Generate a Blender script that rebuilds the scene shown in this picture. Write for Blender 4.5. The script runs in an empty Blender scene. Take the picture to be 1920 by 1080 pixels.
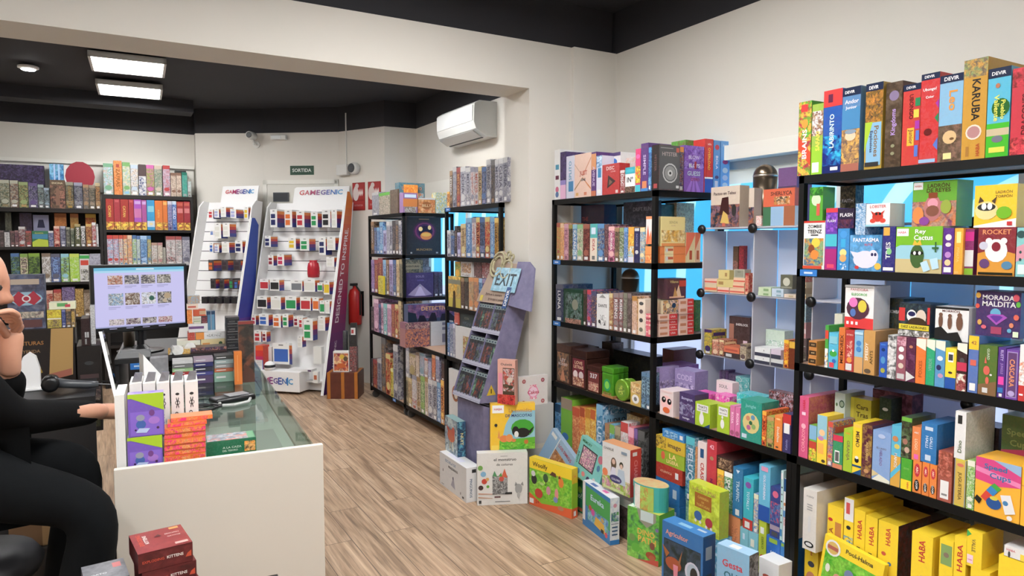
import bpy, bmesh, math, random
from mathutils import Vector, Matrix
R = math.radians
scn = bpy.context.scene
COL = scn.collection
rnd = random.Random(7)

# ---------------------------------------------------------------- camera, sky, exposure
FPX, EYE = 1308.0, 1.70
PITCH = math.atan2(540 - 456, FPX)
YAW = math.atan2(960 - 205, math.hypot(FPX, 84))
FW = Vector((math.sin(YAW) * math.cos(PITCH), math.cos(YAW) * math.cos(PITCH), -math.sin(PITCH)))
RT = Vector((math.cos(YAW), -math.sin(YAW), 0))
UP = RT.cross(FW)
CAMPOS = Vector((0, 0, EYE))
cam_data = bpy.data.cameras.new('camera')
cam_data.sensor_width = 36
cam_data.lens = FPX / 1920 * 36
cam_data.clip_start = 0.05
cam = bpy.data.objects.new('camera', cam_data)
COL.objects.link(cam)
cam.matrix_world = Matrix((RT, UP, -FW)).transposed().to_4x4()
cam.location = CAMPOS
scn.camera = cam
scn.view_settings.view_transform = 'Standard'
scn.view_settings.look = 'None'
scn.view_settings.gamma = 1
scn.view_settings.use_curve_mapping = False
scn.view_settings.exposure = 0.6
world = bpy.data.worlds.new('sky')
scn.world = world
world.use_nodes = True
wn = world.node_tree
sky = wn.nodes.new('ShaderNodeTexSky')
sky.sky_type = 'NISHITA'
sky.sun_disc = False
sky.sun_elevation = R(32)
sky.sun_rotation = R(200)
hazy = wn.nodes.new('ShaderNodeHueSaturation')
hazy.inputs['Saturation'].default_value = .35
wn.links.new(sky.outputs[0], hazy.inputs['Color'])
wn.links.new(hazy.outputs[0], wn.nodes['Background'].inputs[0])
wn.nodes['Background'].inputs[1].default_value = 0.9
PANEL_POWER = 35.0

# ---------------------------------------------------------------- helpers
def lin(c):
    c = c.strip('#')
    if len(c) == 3: c = ''.join(a * 2 for a in c)
    v = [int(c[i:i + 2], 16) / 255 for i in (0, 2, 4)]
    return tuple(x / 12.92 if x <= .04045 else ((x + .055) / 1.055) ** 2.4 for x in v)

MATS = {}
def mat(name, col, rough=.5, metal=0.0, noise=0.0, nscale=8.0, bump=0.0, col2=None, spec=.5, emit=0, trans=0, alpha=1, coat=0):
    if name in MATS: return MATS[name]
    m = bpy.data.materials.new(name); m.use_nodes = True
    nt = m.node_tree; b = nt.nodes['Principled BSDF']
    c = lin(col) if isinstance(col, str) else col
    b.inputs['Base Color'].default_value = (*c, 1)
    b.inputs['Roughness'].default_value = rough
    b.inputs['Metallic'].default_value = metal
    b.inputs['Specular IOR Level'].default_value = spec
    b.inputs['Transmission Weight'].default_value = trans
    b.inputs['Coat Weight'].default_value = coat
    b.inputs['Alpha'].default_value = alpha
    if emit:
        b.inputs['Emission Color'].default_value = (*c, 1); b.inputs['Emission Strength'].default_value = emit
    if noise or bump:
        tc = nt.nodes.new('ShaderNodeTexCoord'); n = nt.nodes.new('ShaderNodeTexNoise')
        n.inputs['Scale'].default_value = nscale; n.inputs['Detail'].default_value = 5
        nt.links.new(tc.outputs['Object'], n.inputs['Vector'])
        if noise:
            mx = nt.nodes.new('ShaderNodeMix'); mx.data_type = 'RGBA'
            c2 = lin(col2) if col2 else tuple(x * (1 - noise) for x in c)
            mx.inputs[6].default_value = (*c, 1); mx.inputs[7].default_value = (*c2, 1)
            nt.links.new(n.outputs[0], mx.inputs[0]); nt.links.new(mx.outputs[2], b.inputs['Base Color'])
        if bump:
            bp = nt.nodes.new('ShaderNodeBump'); bp.inputs['Strength'].default_value = bump; bp.inputs['Distance'].default_value = .002
            nt.links.new(n.outputs[0], bp.inputs['Height']); nt.links.new(bp.outputs[0], b.inputs['Normal'])
    MATS[name] = m
    return m

def card_material():
    m = bpy.data.materials.new('printed_card'); m.use_nodes = True
    nt = m.node_tree; N = nt.nodes.new; L = nt.links.new; b = nt.nodes['Principled BSDF']
    A, B, C_ = N('ShaderNodeAttribute'), N('ShaderNodeAttribute'), N('ShaderNodeAttribute')
    A.attribute_name, B.attribute_name, C_.attribute_name = 'ca', 'cb', 'cc'
    tc, oi = N('ShaderNodeTexCoord'), N('ShaderNodeObjectInfo')
    sc = N('ShaderNodeVectorMath'); sc.operation = 'SCALE'; L(tc.outputs['Object'], sc.inputs[0]); L(B.outputs['Alpha'], sc.inputs['Scale'])
    rm = N('ShaderNodeMath'); rm.operation = 'MULTIPLY'; rm.inputs[1].default_value = 60; L(oi.outputs['Random'], rm.inputs[0])
    def noise(off, scale, detail, dist):
        ad = N('ShaderNodeVectorMath'); ad.operation = 'ADD'; L(sc.outputs[0], ad.inputs[0]); L(rm.outputs[0], ad.inputs[1])
        a2 = N('ShaderNodeVectorMath'); a2.operation = 'ADD'; L(ad.outputs[0], a2.inputs[0]); a2.inputs[1].default_value = (off, off * 1.7, -off)
        n = N('ShaderNodeTexNoise'); n.inputs['Scale'].default_value = scale; n.inputs['Detail'].default_value = detail
        n.inputs['Distortion'].default_value = dist; L(a2.outputs[0], n.inputs['Vector']); return n.outputs[0]
    def step(v, lo, hi):
        r = N('ShaderNodeMapRange'); r.inputs[1].default_value = lo; r.inputs[2].default_value = hi; L(v, r.inputs[0])
        mu = N('ShaderNodeMath'); mu.operation = 'MULTIPLY'; L(r.outputs[0], mu.inputs[0]); L(A.outputs['Alpha'], mu.inputs[1]); return mu.outputs[0]
    def mix(f, a, c):
        x = N('ShaderNodeMix'); x.data_type = 'RGBA'; L(f, x.inputs[0]); L(a, x.inputs[6]); L(c, x.inputs[7]); return x.outputs[2]
    c1 = mix(step(noise(0, 1, 6, 1.1), .42, .6), A.outputs['Color'], B.outputs['Color'])
    c2 = mix(step(noise(17.3, 1.5, 6, .9), .48, .64), c1, C_.outputs['Color'])
    n3 = step(noise(5.1, 4.5, 4, .6), .2, .8)
    v = N('ShaderNodeMath'); v.operation = 'MULTIPLY_ADD'; v.inputs[1].default_value = .9; L(n3, v.inputs[0])
    w = N('ShaderNodeMath'); w.operation = 'MULTIPLY_ADD'; w.inputs[1].default_value = -.42; w.inputs[2].default_value = 1; L(A.outputs['Alpha'], w.inputs[0])
    L(w.outputs[0], v.inputs[2])
    ml = N('ShaderNodeVectorMath'); ml.operation = 'SCALE'; L(c2, ml.inputs[0]); L(v.outputs[0], ml.inputs['Scale'])
    hs = N('ShaderNodeHueSaturation'); hs.inputs['Saturation'].default_value = .97; hs.inputs['Value'].default_value = .86; L(ml.outputs[0], hs.inputs['Color']); L(hs.outputs[0], b.inputs['Base Color']); L(C_.outputs['Alpha'], b.inputs['Roughness'])
    b.inputs['Specular IOR Level'].default_value = .4
    return m
CARD = card_material()

_TXT = {}
def text_geo(s):
    if s in _TXT: return _TXT[s]
    cu = bpy.data.curves.new('t', 'FONT'); cu.body = s; cu.size = 1; cu.resolution_u = 2; cu.offset = .018
    o = bpy.data.objects.new('t', cu); me = bpy.data.meshes.new_from_object(o)
    vs = [(v.co.x, v.co.y) for v in me.vertices]; fs = [tuple(p.vertices) for p in me.polygons]
    # font faces may point down; make them all face +z
    out = []
    for f in fs:
        a = 0
        for i in range(len(f)):
            x1, y1 = vs[f[i]]; x2, y2 = vs[f[(i + 1) % len(f)]]; a += x1 * y2 - x2 * y1
        out.append(f if a > 0 else f[::-1])
    xs = [v[0] for v in vs] or [0]; ys = [v[1] for v in vs] or [0]
    x0, x1, y0, y1 = min(xs), max(xs), min(ys), max(ys)
    w, h = max(x1 - x0, .01), max(y1 - y0, .01)
    g = ([((x - x0) / h, (y - y0) / h) for x, y in vs], out, w / h)
    bpy.data.objects.remove(o); bpy.data.curves.remove(cu); bpy.data.meshes.remove(me)
    _TXT[s] = g
    return g

class Print:
    """A printed thing: geometry plus print colours per face, one material."""
    def __init__(s):
        s.v, s.f, s.ca, s.cb, s.cc = [], [], [], [], []
    def face(s, pts, a, b=None, c=None, art=0., scale=20., rough=.4):
        n = len(s.v); s.v += [tuple(p) for p in pts]; s.f.append(tuple(range(n, n + len(pts))))
        b = b or a; c = c or a
        s.ca.append((*a, art)); s.cb.append((*b, scale)); s.cc.append((*c, rough))
    def poly(s, verts, faces, a, rough=.4):
        n = len(s.v); s.v += [tuple(p) for p in verts]
        for f in faces:
            s.f.append(tuple(i + n for i in f)); s.ca.append((*a, 0)); s.cb.append((*a, 20)); s.cc.append((*a, rough))
    def mesh(s, name):
        me = bpy.data.meshes.new(name); me.from_pydata(s.v, [], s.f)
        for nm, d in (('ca', s.ca), ('cb', s.cb), ('cc', s.cc)):
            at = me.attributes.new(nm, 'FLOAT_COLOR', 'FACE'); at.data.foreach_set('color', [x for q in d for x in q])
        me.materials.append(CARD); me.update(); return me

class Frame:
    """A flat side of a box that takes print: origin, right, up, outward normal and size in metres."""
    def __init__(s, P, o, u, v, w, h, rough=.4):
        s.P, s.o, s.u, s.v, s.w, s.h, s.k, s.rough = P, Vector(o), Vector(u), Vector(v), w, h, 0, rough
        s.n = s.u.cross(s.v)
    def pt(s, x, y):
        return s.o + s.u * x + s.v * y + s.n * (.0004 + .00025 * s.k)
    def rect(s, x, y, w, h, c, b=None, cc=None, art=0, scale=20):
        s.k += 1; X, Y, W, H = x * s.w, y * s.h, w * s.w, h * s.h
        s.P.face([s.pt(X, Y), s.pt(X + W, Y), s.pt(X + W, Y + H), s.pt(X, Y + H)], c, b, cc, art, scale, s.rough)
    def tri(s, pts, c):
        s.k += 1; s.P.face([s.pt(x * s.w, y * s.h) for x, y in pts], c, rough=s.rough)
    def ell(s, x, y, rx, ry, c, b=None, cc=None, art=0, scale=20):
        s.k += 1; n = 14
        s.P.face([s.pt(x * s.w + rx * math.cos(2 * math.pi * i / n), y * s.h + ry * math.sin(2 * math.pi * i / n)) for i in range(n)], c, b, cc, art, scale, s.rough)
    def text(s, t, x, y, w, h, c, vert=0, fill=.9):
        """text fitted in the box x,y,w,h (fractions); vert 1 reads downward, -1 upward"""
        s.k += 1; vs, fs, asp = text_geo(t)
        W, H = w * s.w * fill, h * s.h * fill
        L, T = (H, W) if vert else (W, H)
        hh = min(T, L / asp * 1.0) if asp else T
        sx = min(L / (asp * hh), 1.25); lw = asp * hh * sx
        cx, cy = (x + w / 2) * s.w, (y + h / 2) * s.h
        out = []
        for a, b in vs:
            p, q = a * hh * sx - lw / 2, b * hh - hh / 2
            if vert == 1: p, q = q, -p
            elif vert == -1: p, q = -q, p
            out.append(s.pt(cx + p, cy + q))
        s.P.poly(out, fs, c, s.rough)

class MB:
    """Collects boxes, bars, tubes and lathes in one mesh."""
    def __init__(s): s.bm = bmesh.new()
    def box(s, x0, y0, z0, x1, y1, z1, bev=0):
        r = bmesh.ops.create_cube(s.bm, size=1)
        bmesh.ops.scale(s.bm, vec=(abs(x1 - x0), abs(y1 - y0), abs(z1 - z0)), verts=r['verts'])
        bmesh.ops.translate(s.bm, vec=((x0 + x1) / 2, (y0 + y1) / 2, (z0 + z1) / 2), verts=r['verts'])
        if bev:
            es = list({e for v in r['verts'] for e in v.link_edges})
            bmesh.ops.bevel(s.bm, geom=es, offset=bev, segments=2, affect='EDGES', profile=.5)
        return s
    def tube(s, pts, r, n=8, cap=True):
        pts = [Vector(p) for p in pts]; rings = []
        rr = r if isinstance(r, (list, tuple)) else [r] * len(pts)
        for i, p in enumerate(pts):
            t = (pts[min(i + 1, len(pts) - 1)] - pts[max(i - 1, 0)]).normalized()
            a = t.cross(Vector((0, 0, 1)) if abs(t.z) < .9 else Vector((1, 0, 0))).normalized(); b = t.cross(a)
            rings.append([s.bm.verts.new(p + (a * math.cos(2 * math.pi * k / n) + b * math.sin(2 * math.pi * k / n)) * rr[i]) for k in range(n)])
        for i in range(len(rings) - 1):
            for k in range(n): s.bm.faces.new((rings[i][k], rings[i][(k + 1) % n], rings[i + 1][(k + 1) % n], rings[i + 1][k]))
        if cap: s.bm.faces.new(rings[0][::-1]); s.bm.faces.new(rings[-1])
        return s
    def lathe(s, prof, n=20, c=(0, 0, 0), axis='z'):
        rings = []
        for r, z in prof:
            ring = []
            for k in range(n):
                a = 2 * math.pi * k / n; p = (r * math.cos(a), r * math.sin(a), z)
                if axis == 'y': p = (p[0], p[2], p[1])
                if axis == 'x': p = (p[2], p[0], p[1])
                ring.append(s.bm.verts.new(Vector(c) + Vector(p)))
            rings.append(ring)
        for i in range(len(rings) - 1):
            for k in range(n): s.bm.faces.new((rings[i][k], rings[i][(k + 1) % n], rings[i + 1][(k + 1) % n], rings[i + 1][k]))
        s.bm.faces.new(rings[0][::-1]); s.bm.faces.new(rings[-1]); return s
    def prism(s, pts, vec):
        a = [s.bm.verts.new(p) for p in pts]; b = [s.bm.verts.new(Vector(p) + Vector(vec)) for p in pts]
        s.bm.faces.new(a[::-1]); s.bm.faces.new(b)
        for i in range(len(a)): s.bm.faces.new((a[i], a[(i + 1) % len(a)], b[(i + 1) % len(a)], b[i]))
        return s
    def build(s, name, m, parent=None, smooth=False):
        bmesh.ops.recalc_face_normals(s.bm, faces=s.bm.faces)
        me = bpy.data.meshes.new(name); s.bm.to_mesh(me); s.bm.free()
        if smooth:
            for p in me.polygons: p.use_smooth = True
        me.materials.append(m); return link(name, me, parent)

def link(name, data, parent=None):
    o = bpy.data.objects.new(name, data); COL.objects.link(o)
    if parent: o.parent = parent
    return o
LABELS = {}
def tag(o, label, cat, group=None, kind=None):
    if kind == 'structure':
        o['kind'] = kind; return o
    if label in LABELS: print('DUP LABEL', label)
    if len(label.split()) > 16: print('LONG LABEL', label)
    LABELS[label] = o
    o['label'] = label; o['category'] = cat
    if group: o['group'] = group
    if kind: o['kind'] = kind
    return o
def thing(name, label, cat, loc=(0, 0, 0), rz=0, group=None):
    o = link(name, None); o.location = loc; o.rotation_euler = (0, 0, rz)
    return tag(o, label, cat, group)
def struct(name, mb, m, smooth=False):
    o = mb.build(name, m, None, smooth); o['kind'] = 'structure'; return o
def copy_tree(o, parent=None):
    c = o.copy(); COL.objects.link(c)
    if parent: c.parent = parent
    for ch in list(o.children): copy_tree(ch, c)
    return c

def ray(x, y): return FW + RT * ((x - 960) / FPX) - UP * ((y - 540) / FPX)
def on_plane(x, y, p, n):
    d = ray(x, y); p, n = Vector(p), Vector(n); return CAMPOS + d * ((p - CAMPOS).dot(n) / d.dot(n))
class Wall:
    """An upright plane through (ox,oy) with its rightward direction; gives places on it."""
    def __init__(s, ox, oy, ux, uy):
        l = math.hypot(ux, uy); s.o = Vector((ox, oy, 0)); s.u = Vector((ux / l, uy / l, 0))
        s.d = Vector((-s.u.y, s.u.x, 0)); s.rz = math.atan2(s.u.y, s.u.x)
    def back(s, b): return Wall(*(s.o + s.d * b).xy, *s.u.xy)
    def u_at(s, x, z):
        q = s.o + Vector((0, 0, z)) - CAMPOS; k = (x - 960) / FPX; w = RT - FW * k
        return -q.dot(w) / s.u.dot(w)
    def z_at(s, y, u):
        q = s.o + s.u * u - CAMPOS; k = (540 - y) / FPX; w = UP - FW * k
        return -q.dot(w) / Vector((0, 0, 1)).dot(w)
    def loc(s, u, z, b=0): return s.o + s.u * u + s.d * b + Vector((0, 0, z))

def h3(c): return lin(c)
DARK, LIGHT = lin('222'), lin('eee')
def lum(c): return .3 * c[0] + .6 * c[1] + .1 * c[2]
def draw(fr, art, C):
    """small drawing list for a printed side"""
    for tok in art.split(';'):
        p = tok.strip().split(' ')
        k = p[0]
        if k == 'R': fr.rect(*map(float, p[1:5]), h3(p[5]))
        elif k == 'A': fr.rect(*map(float, p[1:5]), h3(p[5]), h3(p[6]), h3(p[7]), 1, float(p[8]) if len(p) > 8 else 30)
        elif k == 'E': m = min(fr.w, fr.h); fr.ell(float(p[1]), float(p[2]), float(p[3]) * m, float(p[4]) * m, h3(p[5]))
        elif k == 'P':
            n = [float(a) for a in p[1:-1]]; fr.tri(list(zip(n[::2], n[1::2])), h3(p[-1]))
        elif k == 'T': fr.text(' '.join(p[6:]), *map(float, p[1:5]), h3(p[5]))
        elif k == 'D': fr.text(' '.join(p[6:]), *map(float, p[1:5]), h3(p[5]), 1)
        elif k == 'U': fr.text(' '.join(p[6:]), *map(float, p[1:5]), h3(p[5]), -1)

def game_mesh(name, w, d, h, cols, style, text, art='', rough=.38, seed=0, side=None):
    rg = random.Random(seed)
    P = Print(); c = [h3(x) for x in cols.split()]
    while len(c) < 3: c.append(c[-1])
    a, b, e = c[:3]
    sc = 9 / max(.06, min(.3, math.sqrt(w * h)))
    if style in 'vVn': sc = 7 / max(.05, math.sqrt(w * h))
    st = {'v': .45, 'V': .72, 'f': 0.15, 'F': .8, 'n': .6, 'h': .35, 'p': 0.0, 'x': .035}[style]
    tb = (lum(a) > .35)
    # front, right side, left side, back, top, bottom
    P.face([(0, 0, 0), (w, 0, 0), (w, 0, h), (0, 0, h)], a, b, e, st, sc, rough)
    s1 = .9 if (style in 'vV' and d > w * 1.3) else st
    sd = h3(side) if side else a
    P.face([(w, 0, 0), (w, d, 0), (w, d, h), (w, 0, h)], sd, b, e, s1 if not side else .2, sc * .7, rough)
    P.face([(0, d, 0), (0, 0, 0), (0, 0, h), (0, d, h)], sd, b, e, s1 if not side else .2, sc * .7, rough)
    P.face([(w, d, 0), (0, d, 0), (0, d, h), (w, d, h)], a, b, e, st, sc, rough)
    P.face([(0, 0, h), (w, 0, h), (w, d, h), (0, d, h)], a, b, e, st * .5, sc, rough)
    P.face([(0, d, 0), (w, d, 0), (w, 0, 0), (0, 0, 0)], a, rough=rough)
    F = Frame(P, (0, 0, 0), (1, 0, 0), (0, 0, 1), w, h, rough)
    tc = e if abs(lum(e) - lum(a)) > .12 else (LIGHT if not tb else DARK)
    if art: draw(F, art, c)
    elif style in 'vV':
        F.rect(.0, .88, 1, .12, b); F.rect(.22, .03, .56, .08, LIGHT if rg.random() < .6 else e)
        if rg.random() < .5: F.rect(0, .14, 1, .16, e, b, a, 1, sc * 1.5)
        if style == 'V': F.ell(.5, .22, .38 * w, .3 * w, b)
    elif style in 'fF':
        if style == 'f':
            F.rect(.05, .12, .9, .56, b, e, a, 1, sc * .9)
            F.ell(.5, .4, .26 * min(w, h), .22 * min(w, h), e, b, a, .8, sc * 1.6)
            F.ell(.3, .28, .12 * min(w, h), .12 * min(w, h), b); F.ell(.72, .3, .1 * min(w, h), .13 * min(w, h), e)
        F.rect(.06, .03, .16, .06, LIGHT)
    elif style == 'h':
        F.rect(.82, .15, .14, .7, b)
    if text:
        if style in 'vV': F.text(text, .12, .3, .76, .56, tc, 1)
        elif style in 'fF': F.text(text, .08, .7, .84, .24, tc)
        elif style == 'h': F.text(text, .08, .2, .7, .6, tc)
    # small title on the wide right side of spine boxes
    if style in 'vV' and d > .1:
        S = Frame(P, (w, 0, 0), (0, 1, 0), (0, 0, 1), d, h, rough)
        S.rect(.1, .74, .8, .14, b); S.ell(.5, .4, .24 * min(d, h), .24 * min(d, h), e, b, a, 1, sc)
        if text and len(text) < 14: S.text(text, .14, .76, .72, .1, LIGHT if lum(b) < .35 else DARK)
    return P.mesh(name)

ALLB = []
SEED = [0]
BAYS = []      # clear spans between posts: wall, from, to, bottom, top, depth
def clear_span(wall, z, u0, u1):
    best = None
    for w, a, b, z0, z1, d in BAYS:
        if (w.o - wall.o).length < 1e-6 and (w.u - wall.u).length < 1e-6 and z0 - .01 <= z < z1 - .03:
            ov = min(u1, b) - max(u0, a)
            if ov > 0 and (best is None or ov > best[0]): best = (ov, a, b, d)
    return best
def row(wall, z, place, data, name='board_game_box', cat='game box', group=None, depth=.22, back=0.004, rough=.3, jit=.004, maxd=None, made=None):
    """One shelf of boxes: per line  x0 x1 ytop [yb=..] [d=..] [b=..] | colours | style | text | look | art"""
    made = list(made or [])
    for ln in data.strip().split('\n'):
        q = [s.strip() for s in ln.split('|')]
        n, opt = [], {}
        for t in q[0].split():
            if '=' in t: k, v = t.split('='); opt[k] = v
            else: n.append(float(t))
        x0, x1, yt = n[:3]
        SEED[0] += 1
        rg = random.Random(SEED[0])
        bk = float(opt.get('b', back + rg.random() * jit)); W = wall.back(bk)
        d = float(opt.get('d', depth)); zz = z
        cs = clear_span(wall, z, W.u_at(x0, z), W.u_at(x1, z))
        md = maxd or (cs[3] if cs else None)
        if md and bk + d > md:
            d = min(d, md * .9); bk = min(bk, md - d); W = wall.back(bk)
        u0 = W.u_at(x0, zz)
        if 'yb' in opt:
            zz = W.z_at(float(opt['yb']), u0); u0 = W.u_at(x0, zz)
            zz = W.z_at(float(opt['yb']), u0); u1 = W.u_at(x1, zz); best = None
            for (v0, v1, b0, b1, t) in made:
                ov = min(u1, v1) - max(u0, v0)
                if ov > .3 * min(u1 - u0, v1 - v0) and min(b1, bk + d) - max(b0, bk) > .01 and abs(t - zz) < .07:
                    if best is None or t > best: best = t
            if best is not None: zz = best + .0008
            elif abs(zz - z) < .03: zz = z
            else: print('UNSUPPORTED', place, q[4], round(zz - z, 3))
            u0 = W.u_at(x0, zz)
        u1 = W.u_at(x1, zz)
        if cs and (bk < .03 or cs[1] > -90):
            if u1 - cs[1] < .006 or cs[2] - u0 < .006: print('OUTSIDE', place, q[4], u0, u1, cs)
            u0 = max(u0, min(cs[1], u1 - .008)); u1 = min(u1, max(cs[2], u0 + .008))
        h = W.z_at(yt, u0) - zz
        w = max(u1 - u0 - .0012, .006)
        if h < .008: print('LOW', q[4], h); h = .02
        if cs: h = min(h, max(.02, [t for (w_, a_, b_, z0_, t, d_) in BAYS if (w_.o - wall.o).length < 1e-6 and a_ == cs[1] and z0_ - .01 <= z < t - .03][0] - zz - .004))
        nm = opt.get('k', name); ct = cat
        me = game_mesh(nm, w, d, h, q[1], q[2], q[3], q[5] if len(q) > 5 else '', float(opt.get('r', rough)), SEED[0], opt.get('s'))
        o = link(nm, me); o.location = W.loc(u0 + .0006, zz + .0005); o.rotation_euler = (0, 0, W.rz)
        lb = (q[4] + ' ' + place).strip()
        if len(lb.split()) == 17: lb = lb.replace(' rack ', ' ', 1)
        tag(o, lb, ct, group or ('games ' + place))
        made.append((u0, u1, bk, bk + d, zz + h))
        ALLB.append(o)
    return made
def settle():
    """Neighbouring boxes that would share space: the front one is made shallower, or a hair narrower"""
    def ext(o):
        c = [o.matrix_basis @ Vector(v) for v in o.bound_box]; return [min(p[i] for p in c) for i in range(3)], [max(p[i] for p in c) for i in range(3)]
    bx = [[o, *ext(o)] for o in ALLB if abs(math.sin(2 * o.rotation_euler.z)) < .01]
    for rnd_ in range(3):
        bx.sort(key=lambda t: t[1][0])
        for i, A in enumerate(bx):
            for B in bx[i + 1:]:
                if B[1][0] > A[2][0]: break
                ov = [min(A[2][k], B[2][k]) - max(A[1][k], B[1][k]) for k in range(3)]
                if min(ov) <= 0.0002: continue
                opts = []
                for P_, Q_ in ((A, B), (B, A)):
                    o = P_[0]; ax = 0 if abs(math.sin(o.rotation_euler.z)) > .7 else 1
                    dd = P_[2][ax] - P_[1][ax]; room = Q_[1][ax] - P_[1][ax] - .0015
                    if room > .012: opts.append((dd - room, 'd', o, room / dd))
                    wx = 1 - ax; ww = P_[2][wx] - P_[1][wx]
                    if ov[wx] < .4 * ww: opts.append((ov[wx] * 1.5, 'w', o, (ww - ov[wx] - .0012) / ww, Q_[1][wx] < P_[1][wx], wx, ov[wx] + .0012))
                    if P_[1][2] < Q_[1][2] and ov[2] < .3 * (P_[2][2] - P_[1][2]): opts.append((ov[2] * 2, 'h', o, (Q_[1][2] - P_[1][2] - .001) / (P_[2][2] - P_[1][2])))
                if not opts: print('STUCK', A[0]['label'], '|', B[0]['label'], [round(v, 3) for v in ov]); continue
                op = min(opts, key=lambda t: t[0]); o = op[2]
                if op[1] == 'd': o.scale.y *= op[3]
                elif op[1] == 'h': o.scale.z *= op[3]
                else:
                    o.scale.x *= op[3]
                    u = Vector((math.cos(o.rotation_euler.z), math.sin(o.rotation_euler.z), 0)); pos = u[op[5]] > 0
                    if op[4] == pos: o.location += u * op[6]
                for T in (A, B): T[1:] = ext(T[0])
# ---------------------------------------------------------------- room shell
M_WALL = mat('white_wall_paint', 'dcd8d0', .85, noise=.04, nscale=3, bump=.05)
M_BLACK = mat('black_wall_paint', '2b2b30', .8, noise=.15, nscale=4)
M_TRIM = mat('white_trim_paint', 'e2e0d8', .5)
M_METAL = mat('black_powder_steel', '080808', .6, spec=.25)
M_BOARD = mat('brown_shelf_board', 'b08c74', .6, noise=.3, nscale=30)

def floor_material():
    m = bpy.data.materials.new('wood_plank_floor'); m.use_nodes = True
    nt = m.node_tree; N = nt.nodes.new; L = nt.links.new; b = nt.nodes['Principled BSDF']
    tc = N('ShaderNodeTexCoord'); mp = N('ShaderNodeMapping'); mp.inputs['Rotation'].default_value = (0, 0, R(90)); L(tc.outputs['Object'], mp.inputs[0])
    br = N('ShaderNodeTexBrick'); br.offset = .37; br.inputs['Scale'].default_value = 1
    br.inputs['Brick Width'].default_value = 1.28; br.inputs['Row Height'].default_value = .192; br.inputs['Mortar Size'].default_value = .0022
    br.inputs['Mortar Smooth'].default_value = .3; br.inputs['Bias'].default_value = 0
    br.inputs['Color1'].default_value = (.0, .0, .0, 1); br.inputs['Color2'].default_value = (1, 1, 1, 1); br.inputs['Mortar'].default_value = (.5, .5, .5, 1)
    L(mp.outputs[0], br.inputs['Vector'])
    ad = N('ShaderNodeVectorMath'); ad.operation = 'MULTIPLY_ADD'; L(br.outputs['Color'], ad.inputs[0]); ad.inputs[1].default_value = (9, 9, 9); L(tc.outputs['Object'], ad.inputs[2])
    st = N('ShaderNodeMapping'); st.inputs['Scale'].default_value = (13, .8, 1); L(ad.outputs[0], st.inputs[0])
    n1 = N('ShaderNodeTexNoise'); n1.inputs['Scale'].default_value = 1.6; n1.inputs['Detail'].default_value = 6; n1.inputs['Distortion'].default_value = 1.2; L(st.outputs[0], n1.inputs['Vector'])
    s2 = N('ShaderNodeMapping'); s2.inputs['Scale'].default_value = (55, 1.7, 1); L(ad.outputs[0], s2.inputs[0])
    n2 = N('ShaderNodeTexNoise'); n2.inputs['Scale'].default_value = 2; n2.inputs['Detail'].default_value = 5; n2.inputs['Distortion'].default_value = .7; L(s2.outputs[0], n2.inputs['Vector'])
    rp = N('ShaderNodeValToRGB'); e = rp.color_ramp.elements
    e[0].position = .28; e[0].color = (*lin('7c644e'), 1); e[1].position = .72; e[1].color = (*lin('c4aa90'), 1)
    k = e.new(.5); k.color = (*lin('a88c72'), 1); L(n1.outputs[0], rp.inputs[0])
    r2 = N('ShaderNodeMapRange'); r2.inputs[1].default_value = .3; r2.inputs[2].default_value = .52; r2.inputs[3].default_value = .62; r2.inputs[4].default_value = 1.04; L(n2.outputs[0], r2.inputs[0])
    v = N('ShaderNodeVectorMath'); v.operation = 'SCALE'; L(rp.outputs[0], v.inputs[0]); L(r2.outputs[0], v.inputs['Scale'])
    tone = N('ShaderNodeMapRange'); tone.inputs[3].default_value = .86; tone.inputs[4].default_value = 1.1; L(br.outputs['Color'], tone.inputs[0])
    v2 = N('ShaderNodeVectorMath'); v2.operation = 'SCALE'; L(v.outputs[0], v2.inputs[0]); L(tone.outputs[0], v2.inputs['Scale'])
    mx = N('ShaderNodeMix'); mx.data_type = 'RGBA'; L(br.outputs['Fac'], mx.inputs[0]); L(v2.outputs[0], mx.inputs[6]); mx.inputs[7].default_value = (*lin('4a3a2e'), 1)
    L(mx.outputs[2], b.inputs['Base Color']); b.inputs['Roughness'].default_value = .42
    bp = N('ShaderNodeBump'); bp.inputs['Strength'].default_value = .25; bp.inputs['Distance'].default_value = .002; L(n2.outputs[0], bp.inputs['Height']); L(bp.outputs[0], b.inputs['Normal'])
    return m

XL, XR, YB, ZW, ZC = -2.6, 3.21, -2.6, 3.06, 3.36
struct('floor', MB().box(XL, YB, -.05, 3.4, 9.8, 0), floor_material())
struct('ceiling', MB().box(XL - .1, YB - .1, ZC, 3.5, 10.0, ZC + .08), M_BLACK)
# long wall with the shop windows
WS, WT = .78, 2.19
w = MB(); w.box(XR, YB, 0, XR + .2, 9.8, WS); w.box(XR, YB, WT, XR + .2, 9.8, ZW)
w.box(XR, YB, WS, XR + .2, -1.9, WT); w.box(XR, 3.98, WS, XR + .2, 4.6, WT); w.box(XR, 7.7, WS, XR + .2, 9.8, WT)
struct('wall_right', w, M_WALL)
w = MB(); w.box(XR, YB, ZW, XR + .2, 9.8, ZC); w.box(XL, 4.10, ZW, 3.2, 4.42, ZC)
struct('wall_upper', w, M_BLACK)
w = MB(); w.box(XR - .035, -1.9, WT - .0, XR, 4.05, WT + .085); w.box(XR - .02, 4.5, WT, XR, 7.8, WT + .2)
struct('trim_1', w, M_TRIM)
w = MB(); w.box(XR - .07, -1.9, WS - .03, XR + .1, 3.98, WS); w.box(XR - .03, 4.6, WS - .03, XR + .1, 7.7, WS)
struct('trim_2', w, M_TRIM)
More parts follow.
